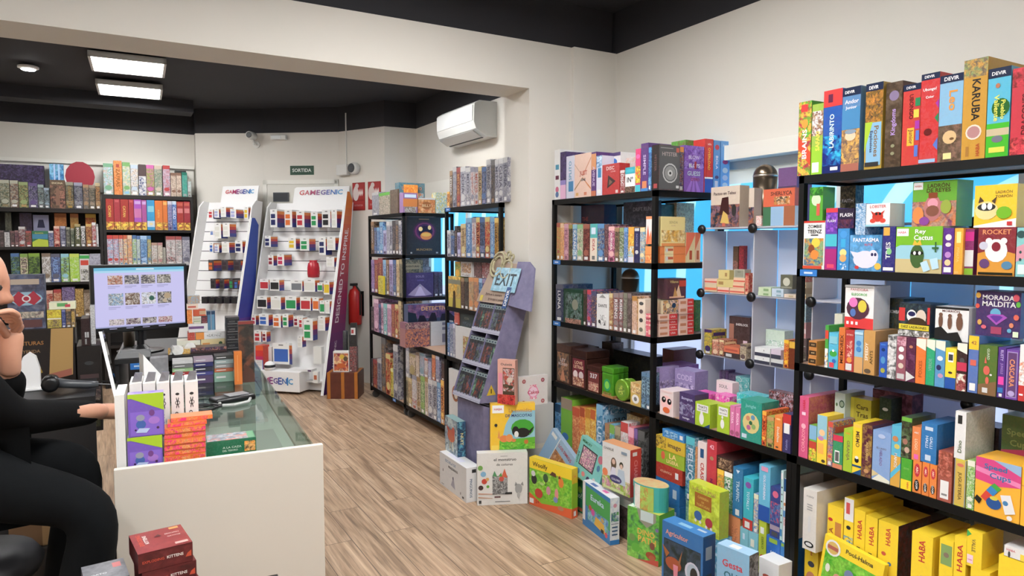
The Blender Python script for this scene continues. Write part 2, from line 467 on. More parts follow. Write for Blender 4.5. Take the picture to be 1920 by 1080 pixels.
# wall with the wide opening: beam and pillar
w = MB(); w.box(XL, 4.09, 2.744, 2.49, 4.43, ZW); w.box(2.49, 4.09, 0, XR, 4.43, ZW); w.box(2.836, 4.06, 0, XR, 4.09, ZW)
struct('wall_opening', w, M_WALL)
w = MB(); w.box(XL - .2, YB, 0, XL, 9.8, ZC); struct('wall_left', w, M_WALL)
w = MB(); w.box(XL, YB - .2, 0, XR, YB, ZC); struct('wall_front', w, M_WALL)
# back room: straight wall, then the slanted run of wall up to the windows
def wall_run(name, pts, z0, z1, m, th=.12):
    w = MB()
    for (x0, y0), (x1, y1) in zip(pts, pts[1:]):
        l = math.hypot(x1 - x0, y1 - y0); nx, ny = -(y1 - y0) / l * th, (x1 - x0) / l * th
        w.prism([(x0, y0, z0), (x1, y1, z0), (x1 + nx, y1 + ny, z0), (x0 + nx, y0 + ny, z0)], (0, 0, z1 - z0))
    return struct(name, w, m)
BK = [(XL, 9.7), (.966, 9.7), (.966, 9.55), (1.69, 9.12), (2.47, 8.55), (2.82, 7.88), (XR, 7.86)]
wall_run('wall_back', BK, 0, ZW, M_WALL); wall_run('wall_back_upper', BK, ZW, ZC, M_BLACK)
w = MB(); w.box(XL, 9.62, 2.62, .95, 9.7, 2.66); w.box(XL, 9.66, 2.3, .95, 9.7, 2.62); struct('trim_3', w, M_TRIM)
# black boxed duct under the back ceiling
w = MB(); w.box(XL, 9.0, 3.22, .9, 9.3, ZC); struct('ceiling_duct', w, M_BLACK)

# ---------------------------------------------------------------- windows with blue film
def film_material():
    m = bpy.data.materials.new('blue_window_film'); m.use_nodes = True
    nt = m.node_tree; N = nt.nodes.new; L = nt.links.new; nt.nodes.remove(nt.nodes['Principled BSDF'])
    tc = N('ShaderNodeTexCoord'); sp = N('ShaderNodeSeparateXYZ'); L(tc.outputs['Object'], sp.inputs[0])
    def band(lo, hi):
        a = N('ShaderNodeMath'); a.operation = 'GREATER_THAN'; a.inputs[1].default_value = lo; L(sp.outputs['Z'], a.inputs[0])
        b = N('ShaderNodeMath'); b.operation = 'LESS_THAN'; b.inputs[1].default_value = hi; L(sp.outputs['Z'], b.inputs[0])
        c = N('ShaderNodeMath'); c.operation = 'MULTIPLY'; L(a.outputs[0], c.inputs[0]); L(b.outputs[0], c.inputs[1]); return c.outputs[0]
    def mix(f, a, c):
        x = N('ShaderNodeMix'); x.data_type = 'RGBA'; L(f, x.inputs[0])
        for i, q in ((6, a), (7, c)):
            if isinstance(q, str): x.inputs[i].default_value = (*lin(q), 1)
            else: L(q, x.inputs[i])
        return x.outputs[2]
    # wide rings printed on the film
    mp = N('ShaderNodeMapping'); mp.inputs['Location'].default_value = (0, -1.25, -1.35); L(tc.outputs['Object'], mp.inputs[0])
    ln = N('ShaderNodeVectorMath'); ln.operation = 'LENGTH'; ms = N('ShaderNodeVectorMath'); ms.operation = 'MULTIPLY'; ms.inputs[1].default_value = (0, 1, 1)
    L(mp.outputs[0], ms.inputs[0]); L(ms.outputs[0], ln.inputs[0])
    g = N('ShaderNodeMath'); g.operation = 'PINGPONG'; g.inputs[1].default_value = .16; L(ln.outputs['Value'], g.inputs[0])
    rg = N('ShaderNodeMath'); rg.operation = 'LESS_THAN'; rg.inputs[1].default_value = .045; L(g.outputs[0], rg.inputs[0])
    c = mix(rg.outputs[0], '86cdee', 'cbe9f6')
    c = mix(band(0, 1.22), c, 'd3d8e8'); c = mix(band(2.06, 3), c, 'cfd0cc')
    tr = N('ShaderNodeBsdfTranslucent'); L(c, tr.inputs[0]); gl = N('ShaderNodeBsdfGlossy'); gl.inputs['Roughness'].default_value = .12
    df = N('ShaderNodeBsdfDiffuse'); L(c, df.inputs[0])
    m1 = N('ShaderNodeMixShader'); m1.inputs[0].default_value = .3; L(tr.outputs[0], m1.inputs[1]); L(df.outputs[0], m1.inputs[2])
    m2 = N('ShaderNodeMixShader'); m2.inputs[0].default_value = .05; L(m1.outputs[0], m2.inputs[1]); L(gl.outputs[0], m2.inputs[2])
    L(m2.outputs[0], nt.nodes['Material Output'].inputs[0])
    return m
FILM = film_material()
def window(name, y0, y1, n):
    o = MB(); fw = .045
    o.box(XR + .08, y0, WS, XR + .14, y1, WS + fw); o.box(XR + .08, y0, WT - fw, XR + .14, y1, WT)
    for i in range(n + 1):
        y = y0 + (y1 - y0) * i / n; o.box(XR + .075, max(y0, y - fw / 2), WS, XR + .145, min(y1, y + fw / 2), WT)
    f = struct(name, o, M_TRIM)
    for i in range(n):
        a, b = y0 + (y1 - y0) * i / n + fw / 2, y0 + (y1 - y0) * (i + 1) / n - fw / 2
        p = MB().box(XR + .105, a, WS + fw, XR + .112, b, WT - fw).build('window_pane', FILM, f); p['kind'] = 'structure'
window('window_1', -1.9, 3.98, 7)
window('window_2', 4.6, 7.7, 3)
struct('street', MB().box(3.41, -9, -.25, 26, 18, -.15), mat('pale_paving', 'b0aca4', .9, noise=.15))

# ---------------------------------------------------------------- ceiling lamps
M_DIFF = mat('lamp_diffuser', 'fffefd', .5, emit=PANEL_POWER)
M_LAMP = mat('lamp_frame_white', 'd8d8d4', .4)
M_DIFF2 = mat('lamp_diffuser_dimmer', 'fffefd', .5, emit=PANEL_POWER * .62)
def panel(x, y, z, label, s=.6, md=M_DIFF):
    t = thing('ceiling_light', label, 'ceiling light', (x, y, z), R(-2), 'square ceiling light panels')
    f = MB(); h = s / 2; e = .022
    for a in ((-h, -h, h, -h + e), (-h, h - e, h, h), (-h, -h, -h + e, h), (h - e, -h, h, h)): f.box(a[0], a[1], -.05, a[2], a[3], 0)
    f.box(-h, -h, -.012, h, h, 0); f.build('frame', M_LAMP, t)
    MB().box(-h + e, -h + e, -.045, h - e, h - e, -.03).build('diffuser', md, t)
    return t
panel(.2, 7.28, ZC - .03, 'square white ceiling light partly hidden by the white beam', md=M_DIFF2)
panel(.24, 8.44, ZC - .03, 'square white ceiling light deeper in the back room', md=M_DIFF2)
for x, y, l in ((.55, 1.8, 'over the sales counter'), (1.55, 2.6, 'over the aisle by the pillar'), (.5, .5, 'above the middle of the front room'), (-1.1, .9, 'over the stool'),
                (.9, -1.4, 'at the entrance'), (1.9, 6.0, 'added unseen over the back aisle'), (-1.2, 6.0, 'over the dark back desk')):  # back aisle panel is added, unseen behind the beam, to brighten that room
    panel(x, y, ZC - .03, 'square white ceiling light panel ' + l, md=M_DIFF if y < 4 or x > 1.8 else M_DIFF2)
t = thing('ceiling_spotlight', 'small round recessed spotlight in the black back ceiling', 'ceiling light', (-.6, 7.95, ZC - .02))
MB().lathe([(.07, 0), (.085, -.005), (.085, -.02), (.06, -.03)], 24).build('rim', M_LAMP, t)
MB().lathe([(.055, -.031), (.055, -.036)], 20).build('diffuser', M_DIFF, t)

# ---------------------------------------------------------------- black steel racks
W_R = Wall(2.639, 0, 0, -1); W_B = Wall(2.46, 0, 0, -1)
BT, SH = .746, (1.168, 1.587, 1.995)
DEP = .54
M_LAB = mat('blue_label_card', '2a78c8', .4)
def board(t, w, z, d=DEP, name='shelf', wire=False):
    s = MB().box(.012, .012, z - .02, w - .012, d - .012, z).build(name, M_BOARD, t)
    f = MB(); e = .024
    for a in ((0, 0, w, e), (0, d - e, w, d), (0, e, e, d - e), (w - e, e, w, d - e)): f.box(a[0], a[1], z - .034, a[2], a[3], z - .0003)
    f.build('shelf_frame', M_METAL, s)
def rack(name, label, wall, u0, u1, z0, levels, d=DEP, wheels=False, lowz=None):
    w = u1 - u0
    t = thing(name, label, 'shelving rack', wall.loc(u0, z0), wall.rz, 'black steel racks')
    zs = ([lowz] if lowz else [z0]) + list(levels)
    for a, b in zip(zs, zs[1:]): BAYS.append((wall, u0 + .027, u1 - .027, a, b - .034, d - .028))
    (zs[-1] > 1) and BAYS.append((wall, -99, 99, zs[-1], 9, d - .004))
    top = levels[-1] - z0; p = .026; zb = .075 if wheels else 0
    for x in (0, w - p):
        for y in (0, d - p): MB().box(x, y, zb, x + p, y + p, top).build('post', M_METAL, t)
    if lowz: board(t, w, lowz - z0, d)
    else:
        f = MB()
        for a in ((p, d - p, w - p, d), (0, p, p, d - p), (w - p, p, w, d - p)): f.box(a[0], a[1], 0.002, a[2], a[3], .026)
        f.build('base_frame', M_METAL, t)
    for l in levels: board(t, w, l - z0, d)
    if wheels:
        for x in (.05, w - .05):
            for y in (.06, d - .06):
                c = MB().box(x - .012, y - .02, .04, x + .012, y + .02, .09).build('caster', M_METAL, t)
                MB().lathe([(.006, -.014), (.036, -.014), (.04, -.008), (.04, .008), (.036, .014), (.006, .014)], 20, (x, y - .01, .0405), 'x').build('wheel', mat('grey_rubber', '4a4a4a', .6), c)
    return t
FZ = .125
rack('shelving_rack', 'tall black steel rack nearest the camera with brown boards', W_R, -2.05, -1.0, BT + .001, SH, d=.345)
rack('shelving_rack', 'tall black steel rack standing against the white pillar', W_R, -4.03, -2.985, BT + .001, SH)
rack('low_rack', 'low black base unit under the near tall rack', W_R, -2.05, -1.0, 0, (BT,), d=.565, lowz=FZ, wheels=True)
BAYS.append((W_R, -2.98, -2.055, BT, 1.9, .34))
rack('low_rack', 'low black base unit between the two tall window racks', W_R, -2.983, -2.052, 0, (BT,), d=.565, lowz=FZ, wheels=True)
rack('low_rack', 'low black base unit under the rack by the pillar', W_R, -4.03, -2.985, 0, (BT,), d=.565, lowz=FZ, wheels=True)
rack('shelving_rack', 'tall black steel rack in the back room just behind the pillar', W_B, -5.41, -4.44, BT + .001, SH)
rack('shelving_rack', 'farthest tall black steel rack beside the orange and purple banner', W_B, -7.42, -6.38, BT + .001, SH)
for a, b, l in ((-5.41, -4.44, 'under the rack behind the pillar'), (-6.378, -5.412, 'with wheels in the middle of the back room racks'), (-7.42, -6.38, 'under the farthest tall rack')):
    rack('low_rack', 'low black base unit ' + l, W_B, a, b, 0, (BT,), lowz=FZ, wheels=True)
W_E = Wall(2.639, 2.985, 1, 0); W_BE = Wall(2.46, 6.38, 1, 0)
for wl in (W_E, W_BE):
    zs = [BT] + list(SH)
    for a, b in zip(zs, zs[1:]): BAYS.append((wl, .028, DEP - .028, a, b - .034, .6))
# blue shelf-edge labels
def label_strip(wall, px, z, where, w=.07):
    P = Print(); h = .028
    for f in ([(0, 0, 0), (w, 0, 0), (w, 0, h), (0, 0, h)], [(0, .003, h), (w, .003, h), (w, .003, 0), (0, .003, 0)], [(0, 0, h), (w, 0, h), (w, .003, h), (0, .003, h)], [(w, 0, 0), (w, .003, 0), (w, .003, h), (w, 0, h)], [(0, .003, 0), (0, 0, 0), (0, 0, h), (0, .003, h)]): P.face(f, lin('2a78c8'), rough=.35)
    F = Frame(P, (0, 0, 0), (1, 0, 0), (0, 0, 1), w, h); F.rect(.25, .35, .5, .3, lin('cfe0f4'))
    o = link('shelf_label', P.mesh('shelf_label')); u = wall.u_at(px, z); o.location = wall.loc(u, z - .03, -.0035); o.rotation_euler = (0, 0, wall.rz)
    tag(o, 'small blue label on ' + where, 'shelf label', 'blue shelf labels')
for px, z, wh in ((1038, SH[1], 'the second shelf edge of the pillar rack'), (1038, SH[0], 'the third shelf edge of the pillar rack'), (1501, SH[1], 'the second shelf edge of the near rack')):
    label_strip(W_R, px, z, wh, .085)
label_strip(W_B, 836, SH[2], 'the top corner of the rack behind the pillar', .09)
label_strip(W_B, 737, FZ, 'the lowest edge of the farthest base unit', .08)

# ---------------------------------------------------------------- translucent cube shelves
M_FROST = bpy.data.materials.new('frosted_plastic'); M_FROST.use_nodes = True
_nt = M_FROST.node_tree; _b = _nt.nodes['Principled BSDF']
_b.inputs['Base Color'].default_value = (*lin('dcdce4'), 1); _b.inputs['Roughness'].default_value = .35; _b.inputs['Transmission Weight'].default_value = 0
_tl = _nt.nodes.new('ShaderNodeBsdfTranslucent'); _tl.inputs[0].default_value = (*lin('e6e6ee'), 1)
_tp = _nt.nodes.new('ShaderNodeBsdfTransparent'); _tp.inputs[0].default_value = (*lin('f0f0f4'), 1)
_m1 = _nt.nodes.new('ShaderNodeMixShader'); _m1.inputs[0].default_value = .34; _m2 = _nt.nodes.new('ShaderNodeMixShader'); _m2.inputs[0].default_value = .07
_nt.links.new(_b.outputs[0], _m1.inputs[1]); _nt.links.new(_tl.outputs[0], _m1.inputs[2]); _nt.links.new(_m1.outputs[0], _m2.inputs[1]); _nt.links.new(_tp.outputs[0], _m2.inputs[2])
_nt.links.new(_m2.outputs[0], _nt.nodes['Material Output'].inputs[0])
M_BALL = mat('black_plastic', '0e0e10', .35)
CX, CW, CH = 2.992, .371, .355
CZ = [.7475, 1.047, 1.410, 1.780]
W_C = Wall(CX, 0, 0, -1)
cu = thing('cube_shelf', 'frosted plastic cube shelving with black ball joints behind the low shelf', 'cube shelving', W_C.loc(-2.98, CZ[0] + .0), W_C.rz)
NCOL = 4
for i in range(NCOL):
    for k in range(3): BAYS.append((W_C, -2.98 + i * CW + .006, -2.98 + (i + 1) * CW - .006, CZ[k] + .008, CZ[k + 1] - .002, .196))
BAYS.append((W_C, -99, 99, CZ[3] + .008, 9, .2))
for i in range(NCOL + 1):
    for k in range(3):
        x = i * CW; MB().box(x - .004, .012, CZ[k] - CZ[0] + .012, x + .004, .2, CZ[k + 1] - CZ[0] - .008, .002).build('side_panel', M_FROST, cu)
for i in range(NCOL):
    for k in range(4):
        z = CZ[k] - CZ[0] + .006; MB().box(i * CW + .005, .012, z - .005, (i + 1) * CW - .005, .2, z + .004, .002).build('shelf_panel', M_FROST, cu)
    for k in range(3):
        MB().box(i * CW + .0045, .2015, CZ[k] - CZ[0] + .011, (i + 1) * CW - .0045, .2075, CZ[k + 1] - CZ[0] - .008, .002).build('back_panel', M_FROST, cu)
for i in range(NCOL + 1):
    for k in range(4):
        if k == 0: continue
        MB().lathe([(.004, -.016), (.02, -.014), (.027, -.005), (.027, .005), (.02, .013), (.004, .016)], 16, (i * CW, .0, CZ[k] - CZ[0]), 'y').build('connector', M_BALL, cu, True)

# ---------------------------------------------------------------- bookcases on the far wall
W_L = Wall(0, 9.35, 1, 0)
M_CASE = mat('black_brown_wood', '1c1614', .55, noise=.3, nscale=25)
def bookcase(label, x0, x1, zt, levels, d=.33):
    t = thing('bookcase', label, 'bookcase', (x0, 9.352, 0), 0, 'dark bookcases on the far wall'); w = x1 - x0
    zs = sorted(levels) + [zt]
    for a, b in zip(zs, zs[1:]): BAYS.append((W_L, x0 + .032, x1 - .032, a, b - .046, d - .016))
    for x in (0, w - .03): MB().box(x, 0, 0, x + .03, d, zt).build('side_panel', M_CASE, t)
    MB().box(.03, d - .01, 0, w - .03, d, zt).build('back_panel', M_CASE, t)
    MB().box(.03, 0, zt - .045, w - .03, d - .01, zt).build('top_panel', M_CASE, t)
    for z in levels: MB().box(.03, .004, z - .03, w - .03, d - .01, z).build('shelf', M_CASE, t)
LZ1, LZ2 = (.45, .86, 1.262, 1.66, 2.077), (.5, .985, 1.43, 1.856)
bookcase('dark bookcase on the far wall behind the seated person', -1.22, -.062, 2.09, LZ1[:-1])
bookcase('dark bookcase on the far wall holding the red and gold box row', -.055, .90, 2.262, LZ2)
# ---------------------------------------------------------------- games: near rack
row(W_R, SH[2], 'on the near rack top', '''
1495 1519 193 d=.3 | 5a3 d42 fc4 | x | | green box with a slanted red stripe and fruit | A 0 0 1 1 5a3 a34 fb4 40;P 0 .55 1 .3 1 .12 0 .38 d42;U .3 .2 .4 .45 fff BRAINS;R .2 .86 .5 .1 d33;E .5 .7 .25 .3 f93
1520 1541 197 d=.29 | 9b4 eee c96 | x | | narrow box with green grass and a white tag | A 0 .55 1 .35 a86 fff 744 50;R 0 0 1 .4 9c3;R .1 .03 .6 .14 fff;U .3 .32 .5 .3 fd5 SAFARI
1541 1576 172 d=.3 | 15a d34 4ad | x | LAB | tall blue box with a red corner | A 0 0 1 .45 15a 2ad 127 20;R 0 .8 1 .2 d33;R .25 .85 .25 .1 624;U .2 .28 .55 .45 dff LABIRINTO;R 0 0 1 .09 126;R .45 .03 .4 .04 fff
1576 1610 167 d=.3 | 58b da5 864 | x | | blue box with a helmeted young warrior | A 0 0 1 .5 975 da5 655 40;R 0 .9 1 .1 124;T .1 .91 .6 .07 fff DEVIR;R 0 .5 1 .26 48b;T .1 .79 .85 .08 eef Andor;T .15 .73 .7 .05 eef Junior;E .5 .42 .3 .25 fca;E .5 .47 .32 .12 89a;R 0 0 1 .09 a65
1610 1652 161 d=.3 | b93 6ad 862 | x | | box of golden bottles on a light blue label | A 0 .55 1 .36 862 c83 543 40;R 0 .91 1 .09 124;T .15 .92 .6 .06 fff DEVIR;R .1 .04 .85 .5 8bd;P 0 .55 .45 .55 0 .2 ac3;D .5 .12 .35 .4 863 Pociones;D .25 .18 .25 .28 335 Explosivas;R .05 .03 .8 .05 333
1654 1656 172 d=.28 b=.03 | 654 432 876 | n | | very thin brown box wedged between two games
1657 1688 157 d=.3 | 543 879 a8b | x | | dark brown wooden plank box with round creature | A 0 0 1 1 543 432 654 16;E .5 .84 .3 .3 879;U .3 .36 .45 .34 b9d Kingdoms;E .5 .25 .12 .1 997;E .5 .16 .12 .1 997
1689 1722 161 d=.3 | c33 fc4 285 | x | | red box with coloured jigsaw pieces along one edge | R 0 .92 1 .08 124;T .15 .93 .6 .06 fff DEVIR;D .25 .55 .5 .34 511 UBONGO;R .3 .24 .4 .22 fb3;D .32 .25 .36 .2 633 Junior;R .72 .72 .28 .1 285;R .65 .58 .3 .1 fc4;R .8 .3 .2 .12 57c;R .75 .44 .25 .1 a3a;R .75 .1 .2 .14 57c
1722 1757 141 d=.3 | c22 fff 57b | x | | taller red box with white script title | R 0 .93 1 .07 124;T .15 .94 .6 .05 fff DEVIR;T .08 .77 .8 .1 fff Ubongo!;T .25 .72 .5 .04 fff Color;E .45 .35 .22 .2 611;P 1 .7 .82 .66 1 .6 a3a;P 1 .55 .8 .5 1 .44 285;P 1 .28 .75 .2 1 .14 57c;R 0 .01 .9 .04 9bd
1757 1801 144 d=.3 | 8bd c73 654 | x | | sky blue box with a shaggy brown lion | A 0 0 1 .42 654 865 543 24;R 0 .91 1 .09 124;T .15 .925 .7 .06 fff DEVIR;D .4 .55 .4 .3 e93 Leo;E .5 .28 .3 .3 db8;E .6 .26 .1 .06 753;R .25 .03 .35 .07 ed9
1801 1846 115 d=.31 | c93 a73 111 | x | | tallest ochre box with a round white seal | A 0 .82 1 .18 896 c94 765 40;D .3 .36 .5 .46 222 KARUBA;E .5 .27 .34 .34 edc;E .5 .27 .27 .27 b88;U .55 .02 .3 .14 b42 HABA;R .2 .03 .12 .1 a73
1847 1890 131 d=.3 | 5bd 4a2 dd5 | x | | blue sky and green hill box with yellow lettering | R 0 0 1 .38 4b2;R 0 .24 1 .08 cb9;R 0 .89 1 .11 124;T .12 .9 .7 .08 fff DEVIR;E .6 .55 .4 .45 262;E .5 .2 .25 .17 778;D .3 .3 .25 .5 ee6 Valiente;D .6 .35 .22 .35 ee6 Pueblo;R .15 .05 .7 .06 dd5;E .45 .8 .1 .12 b75
1892 1945 130 d=.3 | c34 722 e66 | x | | crimson box cut by the picture edge with dragon shapes | A 0 .78 1 .22 c34 722 c34 30;U .3 .2 .4 .52 511 DRAGONES;A 0 0 1 .2 c34 722 e55 40
''', group='boxes along the top of the near rack', maxd=.318)
row(W_R, SH[1], 'on the near rack second shelf', '''
1500.6 1545 415 d=.2 | eee 5a4 c83 | x | | white box of cartoon zombie hunters | R 0 .96 1 .04 c32;T .15 .84 .75 .09 222 ZOMBIE;T .15 .73 .75 .1 111 TEENZ;R .35 .69 .35 .03 555;A .05 .08 .9 .56 8a7 c83 468 36;E .6 .55 .2 .2 dc4;E .4 .42 .15 .18 842;E .55 .3 .18 .2 e83;R 0 .01 .9 .06 c42
1546 1568 391 d=.22 | 63a 4bb d47 | x | | purple and magenta spine with a red top | R 0 .93 1 .07 d34;A 0 .62 1 .3 63a 95c 427 30;R 0 .38 1 .2 4bc;R 0 0 1 .34 a27;R .2 .03 .6 .06 e46;T .1 .76 .8 .07 eee FLASH
1569 1591 429 d=.25 | 28c fff e93 | x | | light blue spine with round gold emblems | E .5 .86 .3 .3 49d;E .5 .42 .3 .3 ed8;E .5 .29 .3 .3 da6;A .2 .02 .6 .14 28c fff 28c 60;R .3 .55 .4 .2 3ad
1570 1601 392 yb=430 d=.2 | 213 768 fff | x | | dark night box with pale capitals above a blue spine | T .1 .58 .85 .2 eee FLASH;A 0 0 1 .45 325 634 213 40
1592 1652 441 d=.16 | 59c dde 26a | x | | pale blue box with a smiling white ghost | A 0 0 1 1 59c 37a 6ad 14;T .06 .78 .9 .16 eef FANTASMA;T .4 .7 .4 .06 c45 BLITZ;E .5 .32 .38 .26 dde;E .75 .4 .16 .2 dde;P .2 .3 .02 .55 .3 .5 dde;E .72 .46 .04 .05 225;E .82 .46 .04 .05 225;E .9 .14 .1 .1 eb4;E .25 .1 .07 .05 c33
1653 1677 425 d=.2 | 227 eee c94 | x | | navy spine with a white ghost and chess shapes | R .05 .8 .5 .18 da4;U .25 .22 .4 .5 eee TRES;E .55 .45 .2 .25 8c8;R .1 .03 .8 .07 eee
1678 1765 426 d=.16 | cb8 7a2 fff | x | | box with a masked cactus king in the desert | R 0 .6 1 .4 7b2;R 0 .3 1 .3 9cd;P 0 .9 .3 .98 .3 .7 0 .55 7b2;R 0 0 1 .3 cb8;R .02 .8 .26 .16 fff;T .04 .84 .2 .08 c34 HABA;T .4 .82 .28 .13 fff Rey;T .38 .7 .45 .13 fff Cactus;E .48 .36 .15 .26 463;P .38 .6 .42 .72 .48 .64 .54 .72 .58 .6 eb3;E .48 .43 .14 .05 111;E .43 .43 .03 .04 fff;E .54 .43 .03 .04 fff;R .86 .45 .03 .22 363;R .8 .52 .14 .04 363;P .56 .22 .7 .28 .78 .08 .64 .02 bde;P .76 .3 .92 .34 .96 .12 .82 .08 bde
1766 1787 428 d=.2 | 528 edd c8a | x | | plum spine with white round icons | E .5 .8 .3 .3 edd;E .5 .64 .28 .2 edd;E .5 .42 .3 .3 b8c;E .5 .25 .3 .3 fc9;R .15 .04 .7 .11 eee
1787 1806 428 d=.2 | fa2 fff c71 | x | | bright orange yellow spine | R .25 .68 .5 .24 fe9;D .3 .25 .4 .35 ec7 PIÑATA;R .1 .02 .5 .05 eb6
1807 1824 430 d=.18 b=.02 | 826 ddd 8b3 | x | | slim box with magenta top and white middle | R 0 .74 1 .2 c28;R 0 .18 1 .36 ddd;R 0 0 1 .14 8b3
1831 1902 427 d=.17 | 823 c93 eee | x | | maroon to orange box with a white cartoon bear | R 0 0 1 .46 d93;P 0 .46 1 .46 .5 .56 d93;T .08 .84 .84 .13 e96 ROCKET;E .5 .52 .3 .34 eee;E .3 .72 .09 .09 eee;E .7 .72 .09 .09 eee;E .5 .6 .12 .14 823;E .16 .62 .12 .12 ccd;E .2 .25 .14 .14 647;E .8 .22 .14 .12 58a;R .04 .02 .92 .05 221
1903 1945 427 d=.17 | 8cc d8a fff | x | | pale teal and pink box at the picture edge | P 0 .6 1 .8 1 .5 0 .3 d9a;E .2 .86 .2 .2 355;E .2 .5 .06 .08 355;E .2 .35 .06 .08 355;R .1 .05 .4 .2 dee
1517 1542 352 yb=414 d=.08 | 5a3 c42 353 | x | | small green spine above the white zombie box | E .5 .62 .35 .4 cdb;A 0 .75 1 .25 5a3 262 353 40;R .55 .15 .25 .35 c54
1545 1600 341 b=.25 d=.06 | 332 875 211 | F | FAITH | large dark brown box at the back corner
1603 1622 382 yb=441 d=.1 | 48b cde eee | n | | blue and white side panel box, above the ghost box
1622 1668 383 yb=441 d=.1 | eee d43 fca | x | | white box with a red lobster | T .12 .8 .76 .14 c44 LOBSTER;E .5 .42 .26 .22 c32;E .3 .25 .14 .1 d43;E .72 .25 .14 .1 d43;E .45 .55 .06 .06 222;E .6 .55 .06 .06 222;P .2 .7 .3 .5 .35 .6 c32;P .8 .7 .7 .5 .65 .6 c32;R 0 0 1 .09 9cd
1709 1792 342 yb=427 b=.05 d=.11 | 6a3 a87 c84 | x | | green box with a bearded king above the cactus king | A 0 0 1 .55 a87 c74 746 22;R .02 .82 .22 .16 eee;T .04 .86 .18 .08 b43 HABA;T .32 .84 .55 .12 542 LADRÓN;T .3 .74 .6 .1 542 DE REYES;E .48 .4 .2 .3 b77;R .38 .62 .2 .12 842;E .48 .5 .12 .12 e9a;E .48 .34 .15 .13 854;E .15 .25 .13 .2 e84;E .78 .42 .12 .16 9a4;E .3 .12 .12 .1 849
1825 1905 349 yb=426 b=.04 d=.12 | fc2 8b3 eee | x | | bright yellow box with a sly raccoon and green apple | P 0 0 1 0 1 .2 0 .04 fff;T .48 .78 .44 .1 873 LADRÓN;T .48 .68 .44 .1 873 TORPÓN;E .3 .4 .28 .24 ed9;E .3 .48 .22 .1 333;E .24 .5 .06 .09 fff;E .38 .5 .06 .09 fff;P .1 .58 .14 .74 .24 .62 543;P .42 .62 .54 .72 .5 .55 543;E .72 .34 .18 .16 7b2;R .8 .04 .12 .09 c33
''', group='boxes on the near rack second shelf')
